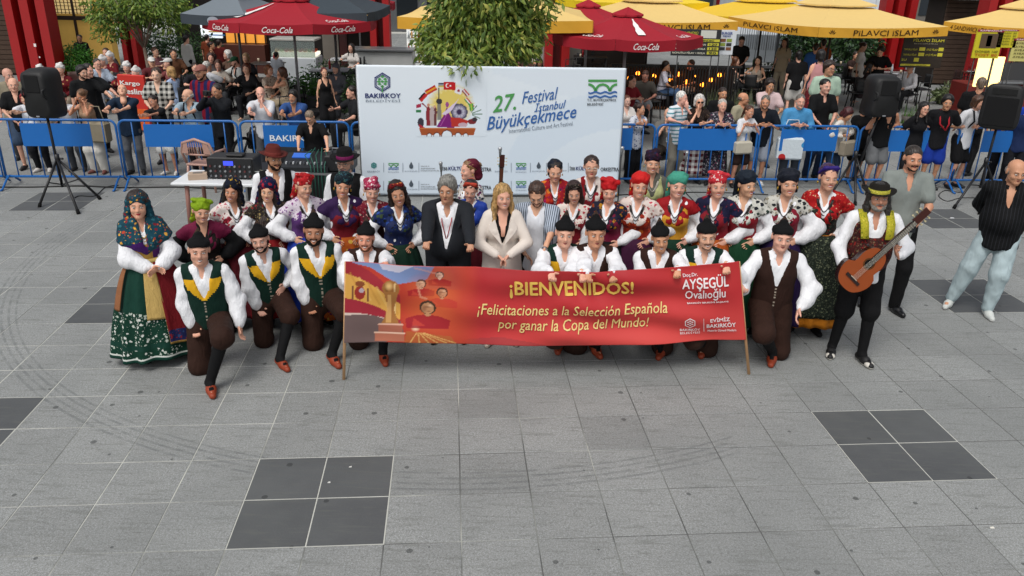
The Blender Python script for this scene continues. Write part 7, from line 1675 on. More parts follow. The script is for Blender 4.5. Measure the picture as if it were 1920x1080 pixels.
p = lw(S, (S.wr[0]+S.wr[1])/2+np.array([0, -.04, .09])); c_ = empty('camera', 'small black camera held by the man in the dark hooded top', 'camera', p, R(-14)); MB().bevbox((0, 0, 0), (.13, .05, .085), .01).build('camera_body', plain('#0c0c0e', .4), c_); MB().bar((0, -.02, 0), (0, -.06, 0), .028, n=12).build('lens', plain('#1a1c20', .2), c_)
folk(487, 162, 13.40, 'balding man in white polo shirt covering his mouth with one hand', 'm', 'polo', '#d0d3d8', 'trousers', '#4a4c50', 'ring', '#4a3c30', 'mouthr', 6, (8, 4, 0), wide=1.05)
folk(548, 168, 13.45, 'dark haired man in blue denim shirt resting on the barrier behind the technician', 'm', 'shirt', '#2f4f86', 'trousers', '#2c3848', 'full', '#15100d', 'rail', 0, (-6, 4, 0), skin='tan', bd='#8a857e', wide=1.1)
folk(607, 126, 17.0, 'slim woman in black tank top and trousers walking behind the barrier', 'f', 'tank', '#0c0c0e', 'wide', '#101013', 'pony', '#5a2420', 'stand', 34, (-10, 0, 0), skin='light', shoe='#d8d8d8')
S, e = folk(628, 118, None, 'woman in grey hijab seated left of the backdrop', 'f', 'long', '#55565c', 'skirt', '#44454a', 'hijab', '#5c5d64', 'sit', -10, (-4, 14, 0), arms='lap', wide=1.2)
folk(658, 160, None, 'seated person in dark clothes cut off by the left edge of the backdrop', 'm', 'T', '#1a1b1f', 'trousers', '#15161a', 'short', '#20160f', 'sit', -60, (0, 4, 0))
# left cafe: the group in dark red costumes and white caps
RC = floral('#5c0f18', ['#7d1a20', '#b08a55', '#5c0f18'], 7, .34); WS = cloth('#d5d3d0', .8)
for px, py, lb, yw in ((73, 122, 'leftmost one, behind the loudspeaker', 10), (111, 119, 'second from left beside the red column', 10), (190, 104, 'by the shirted man in light blue', -40), (204, 97, 'farthest back of the group', -30), (236, 116, 'in front with patterned jacket', 4), (253, 125, 'in front turning left', -30)):
    folk(px, py, None, 'person in dark red costume and white head scarf, '+lb, 'f', 'long', RC, 'skirt', '#9a8a78', 'turban', '#d5d3d0', 'sit', yw, (0, 6, 0), mouth='closed', hmat=WS, group='costumed dancers seated at the cafe')
folk(181, 109, None, 'man in pale blue shirt and glasses seated beside the costumed group', 'm', 'shirt', '#aebccd', 'trousers', '#c9cbd0', 'short', '#3a342e', 'sit', 40, (10, 6, 0), acc='g')
folk(152, 87, 23.5, 'man in black T-shirt standing behind the bright green bush', 'm', 'T', '#0e0e10', 'trousers', '#15161a', 'short', '#1a120e', 'stand', 10, (0, 6, 0), skin='olive')
folk(197, 89, None, 'elderly guest in dark top seated far back at the left', 'm', 'T', '#3a3234', 'trousers', '#2a2a2e', 'short', '#5a4a40', 'sit', 10)
folk(290, 88, None, 'woman in rose top seated behind the tree trunk', 'f', 'T', '#8a5a5c', 'trousers', '#2a2a2e', 'bun', '#4a2c20', 'sit', 60)
folk(283, 106, None, 'person in white cap seated under the slim tree', 'm', 'T', '#5a2428', 'trousers', '#2a2a2e', 'cap', '#cfcfca', 'sit', 30)
folk(313, 108, None, 'grey haired woman with white visor seated under the slim tree', 'f', 'T', '#7a4040', 'trousers', '#2a2a2e', 'cap', '#c9c9c4', 'sit', -60)
folk(318, 124, None, 'blonde woman in pale blue blouse seated with her back turned', 'f', 'T', '#a3b8d8', 'trousers', '#cfd3d8', 'bob', '#b08a58', 'sit', -110, (0, 4, 0), acc='b')
folk(365, 117, None, 'man in dark T-shirt seated left of the football shirt', 'm', 'T', '#1c1d22', 'trousers', '#15161a', 'short', '#2a1c14', 'sit', 30)
folk(388, 114, None, 'white haired man in white T-shirt seated with his back half turned', 'm', 'T', '#c9ccd2', 'trousers', '#4a4c50', 'short', '#c9c6c0', 'sit', 150, (0, 6, 0), wide=1.15)
folk(408, 111, None, 'smiling woman in cream blouse seated at the brown table', 'f', 'T', '#c9c0b4', 'trousers', '#4a4c50', 'bob', '#4a2c20', 'sit', 10, mouth='smile')
folk(436, 106, None, 'man in green cap and white shirt seated at the brown table', 'm', 'shirt', '#c6c8c4', 'trousers', '#3a3c40', 'cap', '#1e4a30', 'sit', -40, (-20, 20, 0), acc='b', bd='#3a2c24')
folk(461, 118, None, 'woman in black blouse seated at the brown table', 'f', 'blouse', '#111114', 'trousers', '#15161a', 'bob', '#5a3020', 'sit', 0, (-6, 4, 0))
folk(460, 99, None, 'blonde woman in black seated one row behind the brown table', 'f', 'T', '#15151a', 'trousers', '#15161a', 'bob', '#a08058', 'sit', 0)
folk(503, 121, None, 'woman in patterned dress seated facing the floral top guest', 'f', 'T', floral('#b5a594', ['#6a4a3a', '#c9bcae'], 24), 'trousers', '#c9bcae', 'bob', '#7a4a2c', 'sit', 60)
folk(527, 125, None, 'woman in floral sleeveless top and beige trousers seated sideways', 'f', 'tank', floral('#b09c84', ['#5a4a34', '#c9b89c'], 24), 'trousers', '#b5a58a', 'bob', '#4a2c1c', 'sit', -70, (-10, 4, 0), skin='tan', arms='chin1')
folk(517, 86, 21.5, 'child in white T-shirt standing before the lit display case', 'm', 'T', '#c9cdd4', 'trousers', '#20242c', 'short', '#100c0a', 'stand', 160, s=.72)
folk(410, 74, 23, 'person in dark red shirt standing at the snack counter', 'm', 'T', '#5a1814', 'trousers', '#2a1a1c', 'short', '#2a1c14', 'stand', 170, skin='tan')
folk(396, 80, 22.2, 'person in black tank top bending by the snack counter', 'f', 'tank', '#111114', 'trousers', '#1a1b1e', 'bun', '#2a1a14', 'stand', 100, skin='tan')
folk(389, 78, 24.5, 'dark haired person in rust top at the glowing menu board', 'm', 'T', '#6a3018', 'trousers', '#1a1b1e', 'short', '#14100d', 'stand', 170)
folk(425, 93, None, 'white haired guest seated before the snack counter', 'f', 'T', '#5a4438', 'trousers', '#2a2a2e', 'bob', '#c9c6c0', 'sit', -60)
folk(394, 98, None, 'woman in grey top seated left of the green cap man', 'f', 'T', '#4a4446', 'trousers', '#2a2a2e', 'bob', '#3a2018', 'sit', 20)
folk(348, 66, 23, 'waiter in white shirt and black trousers seen from behind by the grey parasol pole', 'm', 'long', '#c2c0bc', 'trousers', '#0f0f11', 'short', '#1a120e', 'stand', 150)
folk(324, 92, None, 'couple guest in brown seated in the shade under the left tree', 'm', 'T', '#5a3a26', 'trousers', '#2a2a2e', 'short', '#2a1c14', 'sit', 30, skin='tan')
folk(658, 81, None, 'long dark haired woman in white top seated beside the twin red column', 'f', 'T', '#c4bfba', 'trousers', '#1a1b1e', 'long', '#140e0b', 'sit', -20)
for px, py, lb, c1, hc_ in ((985, 92, 'leftmost behind the top edge of the backdrop right of the tree', '#5a3a34', '#14100d'), (1001, 86, 'standing up right of the leafy tree', '#b0a8a0', '#3a2018'), (1012, 108, 'nearest the centre red column', '#15151a', '#0e0b09')):
    folk(px, py, None, 'dark haired guest seated '+lb, 'f', 'T', c1, 'trousers', '#1a1b1e', 'long', hc_, 'sit', 20, skin='tan')
# right cafe
folk(1186, 141, None, 'person in red T-shirt seated right of the backdrop', 'm', 'T', '#7d1820', 'trousers', '#1a1b1e', 'short', '#2a1c14', 'sit', 40)
folk(1210, 132, None, 'man in olive and red T-shirt and shorts seated reading his phone', 'm', 'T', '#4a4640', 'shorts', '#8a8e90', 'buzz', '#4a2c20', 'sit', -10, (-6, 26, 0), arms='lap', wide=1.1, skin='red')
folk(1250, 114, None, 'man in white T-shirt and jeans seated sideways with hand on chin', 'm', 'T', '#c9c8d4', 'trousers', '#3f587a', 'full', '#15100d', 'sit', 80, (-20, 6, 0), skin='tan', arms='chin1')
folk(1296, 111, None, 'man in black T-shirt and white shorts seated facing left at a dark table', 'm', 'T', '#101012', 'shorts', '#c6c2ba', 'short', '#2a1c14', 'sit', -60, (-20, 4, 0))
folk(1392, 69, 23.5, 'waiter in black T-shirt standing with bowed head under the poster', 'm', 'T', '#0d0d0f', 'trousers', '#15161a', 'short', '#20160f', 'stand', -10, (0, 30, 0), arms='clasp')
folk(1381, 106, None, 'long brown haired woman seated sideways in a blue seat cushion', 'f', 'tank', '#c9bcae', 'trousers', '#1a1b1e', 'long', '#5a3420', 'sit', 70)
folk(1423, 105, None, 'woman with dark hair and light dress seated at the dark table', 'f', 'tank', '#c4b5a4', 'trousers', '#1a1b1e', 'long', '#1a100c', 'sit', -30, (-6, 6, 0))
folk(1473, 71, None, 'woman in cream top standing far back beside the dark post', 'f', 'T', '#b5a68e', 'trousers', '#b8ae98', 'long', '#14100d', 'stand', -40)
folk(1500, 94, None, 'boy in black T-shirt and white shorts seen from behind', 'm', 'T', '#0d0d0f', 'shorts', '#c9c6c0', 'full', '#0f0c0a', 'stand', 170, shoe='#1a1a1a')
folk(1531, 80, None, 'man in blue T-shirt and denim shorts standing with his back turned', 'm', 'T', '#2f5a9a', 'shorts', '#4a607a', 'short', '#20160f', 'stand', 165)
folk(1541, 92, 18.5, 'dark haired woman in pink top and red patterned skirt seen from behind', 'f', 'tank', '#c08a8a', 'skirt', floral('#5a1a20', ['#8a2a2a', '#2a1a1a'], 14), 'bob', '#0f0c0a', 'stand', 170, acc='b')
folk(1546, 72, None, 'man in orange T-shirt standing behind the woman in pink top', 'm', 'T', '#a04818', 'trousers', '#3a3c40', 'short', '#2a1c14', 'stand', 170)
folk(1623, 79, None, 'waitress in white shirt leaning forward beside the red column', 'f', 'T', '#cbc8c4', 'trousers', '#0f0f11', 'bun', '#3a2018', 'stand', 50, (10, 20, 0))
folk(1652, 87, None, 'waiter in black leaning over a table before the red column', 'm', 'T', '#0d0d0f', 'trousers', '#0f0f11', 'full', '#0f0c0a', 'stand', -30, (0, 30, 0), lean=20, arms='hold')
folk(1634, 116, None, 'long haired woman seated behind the middle loudspeaker', 'f', 'T', '#2a2024', 'trousers', '#1a1b1e', 'long', '#120d0a', 'sit', 60, (20, 6, 0), skin='tan')
folk(1606, 96, None, 'small dark figure seated at a table behind the middle terrace', 'm', 'T', '#3a2a26', 'trousers', '#1a1b1e', 'short', '#2a1c14', 'sit', 20)
folk(1708, 118, None, 'person in white long sleeved shirt seated with face hidden by the menu board', 'm', 'long', '#cfcfd4', 'trousers', '#15161a', 'short', '#1a120e', 'sit', -60, (0, 12, 0))
folk(1868, 121, None, 'man in dark T-shirt seated behind the right loudspeaker', 'm', 'T', '#15161a', 'trousers', '#1a1b1e', 'short', '#2a1c14', 'sit', 10, skin='olive')
# right barrier
folk(1176, 178, 14.3, 'woman in white blouse with clasped hands at the right edge of the backdrop', 'f', 'blouse', '#d2cdc8', 'trousers', '#1a1b1e', 'bun', '#5a3020', 'clasp', 10, (10, 4, 0), skin='fair')
folk(1200, 199, 13.50, 'short woman in blue and white patterned blouse leaning right on the barrier', 'f', 'blouse', FL1, 'wide', '#101114', 'bun', '#2a1610', 'rail', 40, (20, 2, 0), skin='tan', lean=12)
S, e = folk(1252, 230, 14.0, 'old man in grey checked shirt sitting low behind the bars with hand on mouth', 'm', 'shirt', '#6a6864', 'shorts', '#2a241e', 'ring', '#b5b0a8', 'sit', -10, (-6, 14, 0), arms='face1', lean=10, chair_=False, s=.95)
c = chair(960, 540, -10, 'dark chair', 0); c.location = (e.location[0], e.location[1], 0); c['label'] = 'dark chair under the old man sitting low behind the barrier'
folk(1280, 170, 13.55, 'white haired man in striped polo shirt turning right with raised hand', 'm', 'polo', STP, 'trousers', '#7a766c', 'short', '#d8d6d0', 'mouthr', 30, (30, 4, 0), skin='light', lean=6, wide=1.1)
folk(1313, 176, 13.55, 'white haired woman in dark lace blouse with a finger on her lips', 'f', 'blouse', FL3, 'skirt', PLR, 'bob', '#c9c6c0', 'mouthl', 0, (0, 4, 0), acc='S', lean=5)
folk(1357, 163, 14.25, 'short haired man in black T-shirt standing behind the two old women', 'm', 'T', '#0d0d0f', 'trousers', '#15161a', 'buzz', '#2a1c14', 'stand', 4, (4, 8, 0), skin='tan', wide=1.2)
folk(1356, 185, 13.40, 'grey haired old woman in flowered blouse and lilac scarf resting on the barrier', 'f', 'blouse', FL2, 'skirt', FL2, 'bun', '#b5b0a8', 'rail', 0, (0, 4, 0), wide=1.3, fat=.1, mouth='closed')
folk(1396, 173, 14.1, 'balding man in glasses and beige shirt turning to the right', 'm', 'shirt', '#a39c84', 'trousers', '#8a8474', 'ring', '#5a5048', 'stand', 34, (34, 6, 0), acc='g', skin='tan')
S, e = folk(1408, 197, 13.30, 'smiling woman in white T-shirt and brown shorts leaning on the barrier', 'f', 'T', '#d6d8dc', 'shorts', '#2a1a16', 'pony', '#4a2c1c', 'rail', 16, (14, 6, 8), mouth='smile', skin='tan')
bag(S, (-.06, -.20, .86), 'cream handbag of the smiling woman in white T-shirt', '#b8b2a2', .30, .22, .09)
folk(1437, 178, 13.40, 'grey haired bearded man in navy polo leaning on the barrier', 'm', 'polo', '#10161f', 'shorts', '#8d94a0', 'short', '#6a665f', 'rail', -10, (-6, 6, 0), bd='#4a4038', skin='tan', wide=1.1, shoe='#d0d0cc')
folk(1446, 147, 14.9, 'man in pale pink T-shirt holding his hand before his face', 'm', 'T', '#cdb5b5', 'trousers', '#4a4c50', 'full', '#20160f', 'stand', 0, (0, 10, 0), skin='tan', arms='face1')
S, e = folk(1503, 176, 13.40, 'grey bearded man in light blue T-shirt with folded hands on the barrier', 'm', 'T', '#4a8fc0', 'trousers', '#3a3f47', 'short', '#6a665f', 'rail', -4, (0, 6, 0), bd='#a8a49c', skin='light', wide=1.15, sleeve='three')
bag(S, (-.08, -.22, .74), 'white and blue printed shopping bag below the light blue T-shirt', '#c0ccd4', .42, .38, .12, mat=floral('#c4ced4', ['#3a8ac0', '#c4ced4', '#b02a2a'], 4, .34, thr2=.1))
folk(1550, 147, 14.0, 'young man in black polo shirt standing upright with hands together', 'm', 'polo', '#0d0e10', 'trousers', '#1a2a44', 'short', '#14100d', 'clasp', 14, (0, 4, 0), skin='light')
folk(1557, 113, 15.4, 'man in mint green T-shirt and glasses standing behind the black polo', 'm', 'T', '#a9c0ac', 'trousers', '#3a3c40', 'full', '#2a1c14', 'stand', 10, (6, 2, 0), acc='g', skin='tan', wide=1.15)
S, e = folk(1598, 203, 13.45, 'dark red haired woman in white cardigan looking down at her bag', 'f', 'long', '#cfcac2', 'trousers', '#2c3c52', 'bob', '#3f1216', 'stand', 30, (20, 34, 0), lean=20, arms='hold', skin='tan')
bag(S, (.10, -.32, .86), 'grey beige handbag held by the dark red haired woman', '#8d8474', .34, .26, .12)
folk(1622, 196, 14.0, 'woman in black dress almost hidden behind the middle loudspeaker', 'f', 'T', '#0c0c0e', 'shorts', '#0c0c0e', 'bob', '#14100d', 'stand', 0, wide=1.2, skin='tan')
folk(1674, 181, 13.35, 'man in black tank top and grey shorts holding a phone over the barrier', 'm', 'tank', '#0d0e10', 'shorts', '#6a6c6e', 'short', '#2a2420', 'rail', 12, (-12, 6, 0), skin='tan', wide=1.15, bd='#6a5a50')
folk(1736, 190, 13.40, 'young woman with very long black hair and glasses on the barrier', 'f', 'T', '#101014', 'trousers', '#1a1b1f', 'long', '#100b0a', 'rail', 2, (4, 4, 4), acc='g', mouth='grin')
S, e = folk(1780, 177, 13.40, 'young man in black T-shirt with red straps and blue shorts', 'm', 'T', '#101014', 'shorts', '#12308a', 'full', '#15100d', 'rail', -6, (-10, 8, 0), skin='tan', wide=1.12, shoe='#1a1a1c')
b = MB(); b.tube([S.sh[0]*.7+S.sh[1]*.3+np.array([0, -.03, .07]), S.pel+S.T@np.array([-.07, -.15, .33]), S.pel+S.T@np.array([.05, -.17, .22])], .014, 5); b.tube([S.sh[1]*.7+S.sh[0]*.3+np.array([0, -.03, .07]), S.pel+S.T@np.array([.08, -.15, .33]), S.pel+S.T@np.array([.05, -.17, .22])], .014, 5); b.build('straps', cloth('#a8222c', .7), e)
folk(1840, 178, 13.50, 'long haired man in white T-shirt and black shorts beside the right loudspeaker', 'm', 'T', '#d3d4d8', 'shorts', '#0e0e10', 'bob', '#4a3020', 'rail', 20, (10, 8, 0), acc='b', shoe='#15151a')
folk(1843, 143, 14.6, 'bald man in black T-shirt seen from behind right of the long haired woman', 'm', 'T', '#0d0d0f', 'trousers', '#1a1b1e', 'buzz', '#6a5a4c', 'stand', 140, (20, 4, 0), skin='tan', wide=1.15)
folk(1908, 172, 13.9, 'person in bright blue sports shirt cut by the right edge', 'm', 'T', '#1238a0', 'trousers', '#14161c', 'short', '#1a120e', 'stand', -20, (0, 6, 0), skin='tan')
folk(1935, 190, 13.5, 'child in navy shirt at the barrier in the far right corner', 'm', 'T', '#1a2a50', 'trousers', '#14161c', 'short', '#1a120e', 'rail', -10)
# free chairs and tables
for k, (px, py, rz, lb, kd) in enumerate(((1262, 196, 60, 'empty dark chair left of the seated man in black', 0), (1330, 190, -70, 'empty dark armchair right of the seated man in black', 0), (1372, 185, 10, 'empty dark chair before the bar slats', 0), (1403, 196, 160, 'empty dark chair with its back to the camera at the centre terrace', 0), (1447, 176, 200, 'empty dark chair behind the man in pink', 0), (1466, 160, 90, 'empty dark chair beside the dark post', 0), (1604, 204, 175, 'empty dark chair behind the mint green T-shirt', 0), (1590, 176, 90, 'empty dark chair at the middle terrace table', 0), (1719, 196, -80, 'empty dark armchair right of the middle loudspeaker', 0), (1797, 188, 30, 'brown woven chair near the shrub, left of two', 1), (1818, 180, -40, 'brown woven chair near the shrub, right of two', 1), (1482, 150, -60, 'empty dark chair behind the boy in black', 0), (1215, 222, 20, 'thin dark chair below the man reading his phone', 0), (432, 212, 150, 'empty dark chair in front of the brown table', 0), (520, 216, -150, 'empty dark chair below the floral top guest', 0), (640, 205, 30, 'empty dark chair left of the backdrop edge', 0), (560, 215, 100, 'empty dark chair behind the man in denim', 0), (150, 205, 20, 'empty brown chair behind the young bearded man', 1), (230, 205, -20, 'empty brown chair behind the man looking up', 1), (700, 160, 60, 'dark chair behind the left end of the backdrop', 0), (1075, 150, -60, 'empty dark chair right of the centre red column', 0), (1120, 145, 70, 'empty dark chair under the bottle print parasol', 0))):
    chair(px, py, rz, lb, kd)
for px, py, w_, d, lb, c_ in ((1277, 186, .75, .7, 'small dark square table between the two seated men', '#1a1a1c'), (1415, 172, .9, .8, 'dark table of the two women with a yellow bowl', '#1c1a18'), (1665, 188, 1.3, .8, 'dark table behind the middle loudspeaker', '#1a1b1d'), (1850, 186, 1.2, .8, 'long dark table behind the right loudspeaker', '#26282b'), (1822, 182, .7, .6, 'reddish table beside the brown woven chairs', '#5a2a1c'), (205, 196, 1.1, .8, 'white topped table in the costumed group', '#c9cbd0'), (478, 206, 1.7, .8, 'brown wooden table of the guests under the large red parasol', '#6a5644'), (622, 182, 1.0, .8, 'grey table of the woman in grey hijab', '#7a7c80'), (650, 158, .9, .7, 'pale table by the long dark haired woman', '#a5a7a8'), (505, 168, .9, .7, 'dark table one row behind under the large red parasol', '#2a2422'), (320, 160, .8, .7, 'table in the shade under the slim tree', '#4a4440'), (1105, 150, 1.1, .7, 'dark table under the bottle print parasol', '#1c1a1a'), (1560, 165, 1.1, .7, 'dark table in the middle of the right terrace', '#1a1b1d')):
    t_, p_ = table(px, py, w_, d, lb, c_)
    for k in range(3):
        x, y = rnd.uniform(-w_*.35, w_*.35), rnd.uniform(-d*.3, d*.3)
        if k == 0: o = MB().lathe([(.0005, 0), (.06, .0), (.10, .018), (.098, .020), (.05, .006), (.0005, .006)], 14, (0, 0, 0)).build('plate', plain('#c9ccd0', .4)); lb2 = 'white plate on the '+lb
        elif k == 1: o = MB().lathe([(.0005, 0), (.026, 0), (.033, .10), (.030, .10), (.024, .01), (.0005, .01)], 12).build('glass', plain('#b8a890', .15)); lb2 = 'tea glass on the '+lb
        else: o = MB().lathe([(.0005, 0), (.032, 0), (.034, .17), (.018, .21), (.013, .26), (.015, .27), (.0005, .272)], 12).build('bottle', plain(('#b8c4cc', '#7d1218', '#3a5a3a')[px % 3], .25)); lb2 = 'bottle on the '+lb
        o.location = (p_[0]+x, p_[1]+y, .74); tag(o, ' '.join(lb2.split()[:16]), o.name.split('.')[0], 'tableware')
o = MB().lathe([(.0005, 0), (.06, 0), (.12, .09), (.115, .09), (.055, .01), (.0005, .01)], 16).build('bowl', plain('#b8a020', .5)); q = at(1407, 134, .74); o.location = q; tag(o, 'yellow bowl on the table of the two women', 'bowl')
# orange and red advert board and wheel by the barrier
q = at(262, 248); e = empty('advert_board', 'orange and red advertising board with white words behind the left barrier', 'sign', q, R(-12))
MB().bevbox((0, 0, .62), (.62, .06, 1.15), .02).build('panel', plain('#c0281c', .5), e); MB().bevbox((0, -.034, .28), (.60, .01, .44), .004).build('lower_panel', plain('#d05a14', .5), e)
for k, t in enumerate(('Kargo', 'Teslim', 'Et')): lettering('lettering', t, lambda u, v: ((u-.5)*.6, -.040, v*1.2), (.08, .80-.13*k, .30+.11*len(t), .89-.13*k), plain('#e4e0dc', .5), e, bold=.03)
q = at(455, 330); e = empty('bicycle', 'dark wheeled cart half hidden behind the barrier beside the man with the camera', 'cart', (q[0], 13.55, 0), R(70)); b = MB(); b.tube([(.30*math.cos(t), 0, .32+.30*math.sin(t)) for t in np.linspace(0, 2*math.pi, 25)[:-1]], .028, 7, closed=True); b.build('tyre', plain('#0c0c0d', .8), e); b = MB()
for k in range(12): b.bar((0, 0, .32), (.28*math.cos(k*.5236), 0, .32+.28*math.sin(k*.5236)), .003, n=4)
b.build('spokes', plain('#8a8c90', .3, .8), e); b = MB(); b.tube([(0, 0, .32), (.3, .02, .75), (.75, .02, .75), (.9, .02, .3)], .02, 6); b.bevbox((.6, .02, .5), (.5, .3, .3), .02); b.build('frame', plain('#101114', .5), e)
# ------------------------------------------------------------------ crowd barriers
BB = plain('#1560a8', .4, var=.06)
def barrier(x0, x1, label, word=None, first=[None]):
    y = 13.02+.07*(x0+x1)/2; W = x1-x0; a = math.atan(.07)
    e = empty('crowd_barrier', label, 'barrier', ((x0+x1)/2, y, 0), a, group='blue crowd barriers in a row'); w_ = W/2-.01; H = 1.07
    b = MB(); r_ = .10; pts = [(-w_, 0, .16)]+[(-w_, 0, H-r_)]+[(-w_+r_-r_*math.cos(t), 0, H-r_+r_*math.sin(t)) for t in np.linspace(.3, 1.57, 4)]
    pts = pts+[(-x, yy, z) for x, yy, z in pts[::-1]]; b.tube(pts+[pts[0]], .020, 8); b.build('frame', BB, e)
    n = 9
    for k in range(1, n): x = -w_+2*w_*k/n; MB().bar((x, 0, .17), (x, 0, H-.01), .011, n=6).build('bar', BB, e)
    pn = MB().box((0, -.016, .835), (w_*1.16, .008, .36)).build('sign_panel', plain('#0f66b5', .45, var=.03), e)
    if word: lettering('lettering', word, lambda u, v: ((u-.5)*w_*1.16, -.024, .655+.36*v), (.10, .30, .90, .62), plain('#e4ecf2', .5), pn, bold=.015)
    for sx in (-1, 1):
        x = sx*(w_-.06); b = MB(); b.tube([(x, 0, .17), (x, -.10, .14), (x+sx*.0, -.28, .02), (x, -.34, .015)], .017, 6); b.tube([(x, 0, .17), (x, .10, .14), (x, .28, .02)], .017, 6); b.build('foot', BB, e)
    return e
xs = [-10.05, -8.18, -6.30, -4.42, -2.66, -.9]
names = ['at the far left edge of the square', 'second from left, behind the left loudspeaker', 'third from left, under the man looking up', 'lettered BAKIRKÖY behind the technician', 'half hidden by the left end of the backdrop']
for k in range(5): barrier(xs[k]+.01, xs[k+1]-.01, 'blue barrier '+names[k], 'BAKIRKÖY' if k == 3 else None)
xr_ = [.52, 2.33, 4.06, 5.78, 7.55, 9.35, 11.1]
nr_ = ['peeping out right of the backdrop', 'under the old women in patterned blouses', 'under the man in the light blue shirt', 'beside the middle loudspeaker', 'behind the right loudspeaker', 'at the far right edge']
for k in range(6): barrier(xr_[k]+.01, xr_[k+1]-.01, 'blue barrier '+nr_[k])
# ------------------------------------------------------------------ loudspeakers on tripods
SPK = plain('#0e0e0f', .6, var=.1)
def tripod(px, py, label, legs, htop, hub=.62):
    c = at(px, py); e = empty('speaker_stand', label, 'stand', c, group='black tripod speaker stands'); m = plain('#131315', .45)
    MB().bar((0, 0, .18), (0, 0, htop), .02, n=10).build('pole', m, e); MB().bar((0, 0, hub-.07), (0, 0, hub+.07), .035, n=10).build('collar', m, e); MB().bar((.03, 0, hub), (.09, 0, hub), .014).build('knob', m, e)
    for (lx, ly) in legs:
        f = at(lx, ly)-c; l = MB().bar((0, 0, hub), (f[0], f[1], .03), .019, n=8).build('leg', m, e); MB().bar((f[0]*.97, f[1]*.97, .05), (f[0]*1.02, f[1]*1.02, .0), .027, n=8).build('rubber_foot', plain('#050505', .8), l)
        MB().bar((0, 0, .22), (f[0]*.5, f[1]*.5, hub*.5), .009, n=6).build('brace', m, e)
    return e, c
def speaker(c, z, w_, h, rz, label, grille_front=True, d=.36):
    e = empty('loudspeaker', label, 'loudspeaker', (c[0], c[1], z), rz, group='black loudspeakers on stands')
    V = []; n = 28
    def outline(k):
        t = 2*math.pi*k/n; x = math.copysign(abs(math.cos(t))**.42, math.cos(t))*w_/2; zz = math.copysign(abs(math.sin(t))**.35, math.sin(t))*h/2; x *= 1-.07*(zz/h) - (.09*math.exp(-((zz-.02*h)/.05)**2) if not grille_front else 0)
        return x, zz+h/2
    rings = [(-d/2, .90), (-d/2+.02, .98), (-d/2+.05, 1.), (d/2-.08, .88), (d/2, .80)] if grille_front else [(-d/2, .80), (-d/2+.03, .92), (0, 1.), (d/2, 1.), (d/2+.02, .9)]
    for yy, s_ in rings:
        for k in range(n): x, zz = outline(k); V.append((x*s_, yy, h/2+(zz-h/2)*s_))
    F = [(i*n+k, i*n+(k+1) % n, (i+1)*n+(k+1) % n, (i+1)*n+k) for i in range(len(rings)-1) for k in range(n)]+[tuple(range(n-1, -1, -1)), tuple((len(rings)-1)*n+k for k in range(n))]
    b = MB(); b.add(V, F, 0, True); b.build('cabinet', SPK, e)
    if grille_front: MB().bevbox((0, -d/2-.004, h*.40), (w_*.80, .012, h*.62), .01).build('grille', plain('#161617', .9, nscale=200, var=.5), e); MB().bevbox((0, -d/2-.002, h*.84), (w_*.62, .012, h*.16), .01).build('horn', plain('#0a0a0a', .4), e)
    else:
        MB().bevbox((0, -d/2-.002, h*.72), (w_*.5, .012, h*.34), .01).build('rear_panel', plain('#151516', .7), e)
        for sx in (-1, 1): b = MB(); b.tube([(sx*w_*.40, -d/2+.02, h*.44), (sx*w_*.36, -d/2-.03, h*.50), (sx*w_*.36, -d/2-.03, h*.60), (sx*w_*.40, -d/2+.02, h*.64)], .014, 6); b.build('handle', plain('#1a1a1b', .6), e)
        MB().bevbox((0, -d/2-.004, h*.08), (.05, .008, .02), .002).build('badge', plain('#8a8c90', .4), e)
    return e
e, c = tripod(122, 372, 'tripod stand of the left loudspeaker', [(75, 388), (147, 401), (187, 374)], 1.45); q = atY(89, 222, c[1]); c2 = c
speaker((q[0], c[1], 0), q[2], .44, .72, R(-8), 'black loudspeaker seen from behind at the left, in front of the red haired woman', False)
for o in [x for x in e.children if x.name.startswith('pole')]: o.rotation_euler = (0, math.atan2(q[0]-c[0], q[2]), 0)
e, c = tripod(1592, 358, 'tripod stand of the middle loudspeaker', [(1555, 372), (1603, 385), (1625, 366)], 1.45); q = atY(1646, 220, c[1])
speaker((q[0], c[1], 0), q[2], .50, .68, R(4), 'black loudspeaker seen from behind, hiding part of the man in black vest', False)
for o in [x for x in e.children if x.name.startswith('pole')]: o.rotation_euler = (0, math.atan2(q[0]-c[0], q[2]), 0)
e, c = tripod(1832, 372, 'tripod stand of the far right loudspeaker', [(1789, 391), (1836, 402), (1868, 366)], 1.4); q = atY(1868, 241, c[1])
speaker((q[0], c[1], 0), q[2], .56, .72, R(-32), 'black boxy loudspeaker turned sideways near the right edge', True)
for o in [x for x in e.children if x.name.startswith('pole')]: o.rotation_euler = (0, math.atan2(q[0]-c[0], q[2]), 0)
